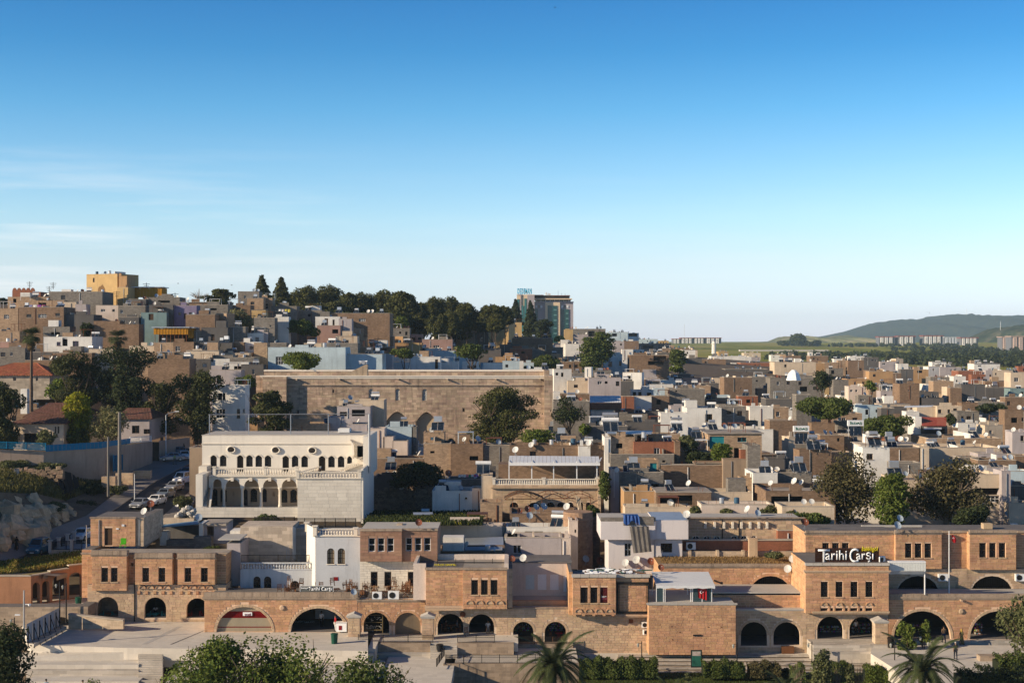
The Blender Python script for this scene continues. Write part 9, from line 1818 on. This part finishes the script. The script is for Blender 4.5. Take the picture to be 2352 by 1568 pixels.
# ---------------------------------------------------------------- street furniture, posts, rails, bins, board
def post(x,yt,yb,Y,r,m,label,nm='pole',cat='pole',extra=None):
 R=root(nm,PT(x,yb,Y),0,label,cat);R['_x']=x;R['_y']=(yt+yb)/2;h=(yb-yt)*Y/F;MB().tube((0,0,0),(0,0,h),r,r*.75,n=8).build('shaft',m,R)
 if extra:extra(R,h)
 return R
def lantern(R,h):
 MB().tube((0,0,h-.25),(-.35,0,h-.15),.025,n=4).build('arm',M_IRON,R);MB().lathe([(.07,h-.6),(.13,h-.35),(.15,h-.33),(.05,h-.2)],(-.38,0,0),6).build('lantern',mat('lantern_glass',(.35,.36,.33),rough=.3,var=0,stain=0,bump=0),R)
def arm(R,h):MB().path([(0,0,h),(.5,0,h+.35),(1.7,0,h+.6)],.05).build('arm',M_STEEL,R);MB().box(1.5,2.2,-.12,.12,h+.56,h+.7).build('lamp_head',M_ALU,R)
def camera_(R,h):MB().tube((0,0,h*.72),(.5,0,h*.72),.05).build('bracket',M_ALU,R);MB().lathe([(.02,0),(.14,.08),(.14,.25)],(.55,0,h*.7-.1),8).build('camera',M_ALU,R);MB().box(-.9,-.4,-.1,.1,h*.5,h*.5+.12).build('camera',M_ALU,R)
for x,yt,yb,Y,l in((1474,1472,1530,144,'black lantern post at the corner of the blank wall'),(1693,1474,1532,144,'black lantern post right of the blank block'),(1865,1472,1530,145,'black lantern post at the two-arch arcade'),(2055,1472,1540,141,'dark green lantern post left of the thin trees'),(2141,1469,1528,142,'dark green lantern post right of the thin trees'),(2123,1456,1505,146,'thin lantern post behind the young trees')):post(x,yt,yb,Y,.06,M_IRON,l,'street_lamp','street lamp',lantern)
post(55,1355,1470,143,.11,M_STEEL,'grey steel camera mast at the left plaza corner','camera_mast','mast',camera_);post(137,1336,1437,150.5,.08,M_IRON,'taller black lamp post by the ramp','street_lamp','street lamp',lantern);post(152,1339,1430,152,.08,M_IRON,'second black lamp post behind the first by the ramp','street_lamp','street lamp',lantern);post(33,1417,1455,146,.07,M_IRON,'small dark post before the shade-toned retaining wall','street_lamp','street lamp',lantern)
post(274.5,946,1122,211,.30,M_POLE,'thick tall concrete pole at the street bend');post(248.5,1003,1140,207,.2,M_POLE,'thinner grey pole left of the thick concrete one');post(381,953,1045,240,.09,M_ALU,'curved-arm street lamp above the parked cars','street_lamp','street lamp',arm);post(309,1088,1172,206,.07,M_ALU,'thin white flagless pole on the pavement','pole');post(198.5,1205,1262,165.5,.05,M_STEEL,'thin steel pole at the terrace by the roof room')
def crossarm(R,h):
 for k in range(3):MB().box(-.9+.2*k,.9-.2*k,-.05,.05,h-.4-.5*k,h-.3-.5*k).build('crossarm',M_IRON,R)
for x,yt,yb,Y in((68,646,672,396),(113,657,676,390),(122,648,664,392),(268,668,702,368),(206,672,710,366),(402,672,690,372),(336,649,663,375),(1378,746,770,560),(1376,755,765,600),(935,780,800,330),(868,775,800,332),(1945,812,828,900),(2018,815,830,700)):post(x,yt,yb,Y,.1,M_IRON,'dark utility pole','utility_pole','utility pole',crossarm if Y<420 else None)
for x0,x1,t,b,Y,l,n in((823,994,1457,1478,146.2,'long black iron railing before the shuttered arch',3),(1051,1136,1458,1479,146.2,'black iron railing below the right tea room arch',2),(1165,1228,1461,1482,149.2,'iron railing in the first open arch',1),(1240,1302,1461,1482,149.2,'iron railing in the second open arch',1),(1024,1312,1503,1526,141.2,'long black iron railing on the retaining wall',7)):
 R=bld('railing',l,(x0+x1)/2,Y,b,'railing');bars(R,x0,x1,t,t,b,b,Y,Y,int((x1-x0)/2.2),.013,M_IRON,posts=n);a,c=WX(x0,Y),WX(x1,Y);mb=MB(R.location);zm=WZ(t+5,Y);zn=WZ(b-5,Y)
 for z in(zm,zn):mb.box(a,c,Y-.015,Y+.015,z-.02,z+.02)
 mb.build('middle_rails',M_IRON,R)
R=bld('stair_railing','black handrail descending beside the lower steps',1015,143,1520,'railing');bars(R,1003,1020,1512,1488,1530,1505,139,144,14,.02,M_IRON,posts=3)
def bin_(x,y,z,m,label):L=gp(x,y,z);R=root('litter_bin',L,0,label,'bin');R['_x']=x;R['_y']=y;MB().lathe([(.30,0),(.36,.95)],n=12).build('body',m,R);MB().lathe([(.39,.95),(.39,1.0),(.3,1.05)],n=12).build('rim',m,R)
M_GBIN=mat('green_bin_plastic',(.01,.09,.06),rough=.5,var=.05,stain=0,bump=0);bin_(768,1477,-.02,M_GBIN,'green litter bin before the wide left arch');bin_(2046,1486,-.95,M_HAIR,'dark litter bin by the pier at the square');bin_(180,1392,1.2,M_GBIN,'dark green bin in the terracotta arcade corner');bin_(1010,1502,-1.3,M_IRON,'black slatted litter bin at the steps')
R=bld('information_board','tall green information board on the seating steps',1600,142.5,1530,'sign');Y=142.5;MB(R.location).box(WX(1587,Y),WX(1612.5,Y),Y,Y+.1,WZ(1532,Y),WZ(1492,Y)).build('frame',M_IRON,R);MB(R.location).quad((WX(1589,Y),Y-.01,WZ(1529,Y)),(WX(1610.5,Y),Y-.01,WZ(1529,Y)),(WX(1610.5,Y),Y-.01,WZ(1494,Y)),(WX(1589,Y),Y-.01,WZ(1494,Y))).build('poster',mat('green_print',(.03,.16,.12),var=.5,scale=6,stain=0,bump=0),R)
MB(R.location).quad((WX(1590,Y),Y-.02,WZ(1505,Y)),(WX(1609,Y),Y-.02,WZ(1505,Y)),(WX(1609,Y),Y-.02,WZ(1495,Y)),(WX(1590,Y),Y-.02,WZ(1495,Y))).build('pale_panel',mat('pale_print',(.5,.42,.38),var=.4,scale=9,stain=0,bump=0),R)
# shop goods in the arches: freezer, shelves
R=bld('ice_cream_freezer','white chest freezer with red fruit pictures beside the vendor',782,149.5,1450,'freezer');MB(R.location).box(WX(772,149.5),WX(796,149.5),149.5,150.4,WZ(1450,149.5),WZ(1430,149.5)).build('cabinet',M_WPAINT,R);MB(R.location).box(WX(778,149.5),WX(785,149.5),149.47,149.5,WZ(1446,149.5),WZ(1436,149.5)).build('picture',M_SHUTR,R);MB(R.location).box(WX(771,149.5),WX(797,149.5),149.45,150.45,WZ(1430,149.5),WZ(1429,149.5)).build('lid',M_ALU,R)
for i,(x0,x1,y0,y1,Y,l)in enumerate(((1880,1932,1436,1456,153.5,'shelves of small souvenirs in the left souvenir arch'),(1956,2004,1428,1460,153.5,'shelves of goods in the right souvenir arch'),(2072,2110,1430,1462,154.5,'lit display shelves in the widest arch'),(2238,2256,1428,1456,152.5,'glass cake cabinet in the last arch'),(1182,1222,1432,1448,154,'pictures and counter in the first open arch'),(1258,1296,1430,1448,154,'menu boards in the second open arch'),(690,780,1404,1425,156,'dark awning with shop lettering in the wide arch'))):
 R=bld('shop_display',l,(x0+x1)/2,Y,y1,'shop display');rn=random.Random(i);MB(R.location).box(WX(x0,Y),WX(x1,Y),Y+.1,Y+.3,WZ(y1,Y),WZ(y0,Y)).build('back_board',M_BFRAME,R)
 if i==6:text('İSOT SARAYI',678,722,1425,1430,155,M_ALU,R,bold=.02,ext=.01);continue
 for k in range(4):z=WZ(y0+(y1-y0)*(k+.9)/4,Y);MB(R.location).box(WX(x0,Y),WX(x1,Y),Y-.3,Y+.1,z,z+.03).build('shelf',M_WOOD,R)
 gd=MB(R.location);gd2=MB(R.location)
 for k in range(4):
  z=WZ(y0+(y1-y0)*(k+.9)/4,Y)+.03
  for j in range(int((x1-x0)/2.4)):
   if rn.random()<.8:X=WX(x0+1+2.4*j,Y);q=gd if rn.random()<.5 else gd2;s=rn.uniform(.04,.08);q.box(X-s,X+s,Y-.25,Y-.05,z,z+rn.uniform(.08,.22))
 tag(gd.build('goods',mat('pale_goods',(.45,.42,.38),var=.3,stain=0,bump=0,island=.5,hue=.1),R),kind='stuff');tag(gd2 .build('goods',mat('bright_goods',(.45,.16,.10),var=.2,stain=0,bump=0,island=.5,hue=.5),R),kind='stuff')
# laundry lines, lettered heaters, roof litter, barrels
def laundry(x0,x1,y,Y,cols,label):
 R=bld('laundry_line',label,(x0+x1)/2,Y,y,'laundry');MB(R.location).tube(PT(x0,y,Y),PT(x1,y,Y),.012,n=3).build('line',M_IRON,R);rn=random.Random(int(x0));n=len(cols);w=(x1-x0)/n
 for i,c in enumerate(cols):a,b=x0+w*i,x0+w*(i+.85);h=rn.uniform(.6,1.1)*Y/F*7;z=WZ(y,Y);MB(R.location).add([(WX(a,Y),Y+.02,z-h),(WX((a+b)/2,Y),Y-.06,z-h*1.03),(WX(b,Y),Y+.02,z-h),(WX(b,Y),Y,z),(WX((a+b)/2,Y),Y-.03,z-.01),(WX(a,Y),Y,z)],((0,1,4,5),(1,2,3,4))).build('cloth',cloth('laundry%d%d'%(c[0]*99,c[2]*99),c),R)
WHT,PNK,YLW=(.7,.7,.7),(.55,.2,.3),(.6,.5,.1)
laundry(1053,1106,1089,210,(WHT,WHT,WHT,PNK,(.02,.3,.15),WHT,(.55,.1,.25),(.4,.1,.5),(.6,.3,.05)),'line of colourful laundry left of the pergola restaurant');laundry(640,668,710,356,(WHT,(.6,.55,.5),YLW,YLW),'yellow and white sheets drying below the hilltop pines');laundry(66,106,700,350,((.3,.32,.55),WHT,(.4,.3,.5),(.5,.1,.2)),'small laundry on the brown block house terrace');laundry(196,214,1030,230,(WHT,(.5,.5,.52)),'pale cloths hanging behind the blue fence')
for x0,x1,y0,y1,Y,l in((1823,1859,978,991,236,'left of the two solar heaters with green lettering'),(1948,1984,965,978,246,'right of the two solar heaters with green lettering')):
 R=bld('lettered_heater',l,(x0+x1)/2,Y,y1+30,'water heater','solar heaters with green lettering');MB(R.location).box(WX(x0,Y),WX(x1,Y),Y,Y+.7,WZ(y1,Y),WZ(y0,Y)).build('tank',M_ALU,R);text('İLDAŞ',x0+4,x1-4,y0+2.5,y1-2.5,Y-.03,mat('green_lettering',(.01,.16,.06),var=0,stain=0,bump=0),R,bold=.03,ext=.02)
 for k in range(3):a=x0+4+9.5*k;MB(R.location).quad(PT(a,y1+22,Y-1),PT(a+8.6,y1+22,Y-1),PT(a+8.6,y1+3,Y+.2),PT(a,y1+3,Y+.2)).build('collector',M_PANEL,R)
 for x in(x0+1,x1-1):MB(R.location).tube(PT(x,y1+30,Y+.3),PT(x,y1,Y+.3),.05,n=4).build('leg',M_STEEL,R)
R=bld('roof_litter','planks, sheets and trellis strewn on the framed building roof',1430,151,1312,'litter');rn=random.Random(6);mb=[MB(R.location)for _ in range(3)];zr=WZ(1326,148.6)
for _ in range(70):
 a=Vector((WX(rn.uniform(1325,1480),151),rn.uniform(149.4,153),zr+rn.uniform(.05,.35)));q=rn.choice(mb);e=a+Vector((rn.uniform(-1,1.6),rn.uniform(-.6,.6),rn.uniform(-.1,.2)));q.tube(a,e,rn.uniform(.02,.07),n=4)
for _ in range(16):a=Vector((WX(rn.uniform(1320,1480),151),rn.uniform(149.4,152.6),zr+.12));mb[0].quad(a,a+Vector((rn.uniform(.4,1.1),.1,.05)),a+Vector((.7,rn.uniform(.4,.9),.2)),a+Vector((.0,.6,.1)))
for q,m,n in zip(mb,(M_WPAINT,M_WOOD,M_GBIN),('plastic_sheet','plank','trellis')):tag(q.build(n,m,R),kind='stuff')
# overhead wires between houses
rn=random.Random(14)
for i in range(16):
 x=rn.uniform(100,2250);y=rn.uniform(905,1170);Y=YD(x,y)-2;L_=rn.uniform(40,120);A,B=PT(x,y-14,Y),PT(x+L_,y-16+rn.uniform(-6,6),Y+rn.uniform(-4,4));P=[A.lerp(B,t)+Vector((0,0,-1.0*4*t*(1-t)))for t in np.linspace(0,1,9)];mb=MB();R=root('overhead_wire',A,0,'thin sagging overhead wire','wire','overhead wires');R['_x']=x;R['_y']=y;mb.path([p-A for p in P],.022,3);mb.build('cable',M_IRON,R)
# birds
for i,(x,y,Y)in enumerate(((409,651,300),(532,655,310),(1275,18,240),(2130,716,500),(2135,718,520),(1566,458,420),(1900,755,700),(1912,760,700),(1395,760,420))):
 R=root('bird',PT(x,y,Y),rn.uniform(0,6),'small dark flying bird','bird','birds in the sky');R['_x']=x;R['_y']=y;b=MB();b.lathe([(.02,-.2),(.06,-.05),(.05,.1),(.01,.2)],n=6);b.v=[(a,c,d)for a,d,c in b.v];b.build('body',M_HAIR,R)
 for s in(-1,1):MB().add(((0,-.06,0),(s*.22,-.02,.12),(s*.5,.06,.05),(s*.2,.08,.1),(0,.08,0)),((0,1,2,3,4),)).build('wing',M_HAIR,R)
# ---------------------------------------------------------------- air: pale haze over the plain
hm=bpy.data.materials.new('haze_air');hm.use_nodes=True;t=hm.node_tree;t.nodes.clear();o=N(t,'ShaderNodeOutputMaterial');v=N(t,'ShaderNodeVolumePrincipled');v.inputs['Color'].default_value=(.58,.80,1,1);v.inputs['Density'].default_value=.000065;t.links.new(v.outputs[0],o.inputs['Volume'])
hz_=MB().box(-4200,4200,-500,9700,-12,205).build('haze',hm);hz_['kind']='stuff'
# ---------------------------------------------------------------- closing pass: labels that single each thing out
LMK=[('the yellow tower house',245,660),('the glass hotel tower',1280,720),('the white two-storey mansion',640,1090),('the long mosque wall',930,925),('the big mosque pine',1148,950),('the grey board sign',727,1353),('the tea terrace',900,1362),('the brown bay house',915,1270),('the flagpole',2180,1290),('the round stone tower',1345,1230),('the blank stone block',1590,1440),
('the big wooden shop sign',1945,1275),('the orange-clad shed',400,765),('the red metal roof',2145,968),('the broad bronze tree',1940,1130),('the white pergola terrace',1280,1070),
('the hilltop pine wood',900,700),('the blue fence',130,1028),('the street of parked cars',350,1140),('the purple house',420,720),('the brown-windowed white block',1640,960),
('the pale blue wall',800,830),('the glass cafe pavilion',1575,1355),('the blue tarp house',1450,1250),('the stacked wooden chairs',900,1355),('the wide bushy crown',1900,935),
('the tall green tree',1375,800),('the big ochre house',1145,755),('the grassy arcade roof',1700,1280),('the far white tower blocks',2130,782),('the white tarp heap',1830,890),
('the red tiled roofs',60,860),('the grey concrete terrace',1800,1115),('the slate grey cube house',2090,900),('the plaza steps',340,1520),('the cream modern block',2250,1120)]
def near(o):
 x,y=o.get('_x',0),o.get('_y',0);best=sorted(LMK,key=lambda l:math.hypot(l[1]-x,(l[2]-y)*1.6))[:1][0]
 dx,dy=best[1]-x,(best[2]-y)*1.6;d=math.hypot(dx,dy)
 if d<18:return f'at {best[0]}',best
 s='right of' if-dx>abs(dy)*1.1 else 'left of' if dx>abs(dy)*1.1 else('below' if dy<0 else 'above')
 return f"{'just' if d < 60 else 'well' if d > 170 else ''} {s} {best[0]}".strip(),best
ORD=['first','second','third','fourth','fifth','sixth','seventh','eighth','ninth','tenth','eleventh','twelfth','thirteenth','fourteenth','fifteenth','sixteenth','seventeenth','eighteenth','nineteenth','twentieth']
def relabel():
 by={}
 for o in REG:
  if 'label' in o:by.setdefault(o['label'],[]).append(o)
 for lab,os_ in by.items():
  if len(os_)<2:continue
  sub={}
  for o in os_:
   if o.get('_x')is None:continue
   sub.setdefault(near(o)[0],[]).append(o)
  for s,qs in sub.items():
   qs.sort(key=lambda q:(q.get('_x',0)))
   for i,q in enumerate(qs):
    q['label']=f"{lab} {s}" if len(qs)==1 else f"{lab} {s}, {ORD[min(i, 19)]} from left"
relabel()
for o in REG:
 if 'category' in o and len(o['label'].split())>16:o['label']=' '.join(o['label'].split()[:16])
for o in list(S.objects):
 for k in('_x','_y','_proto','_used'):
  if k in o:del o[k]
for o in[o for o in S.objects if o.type=='EMPTY' and not o.children]:bpy.data.objects.remove(o)
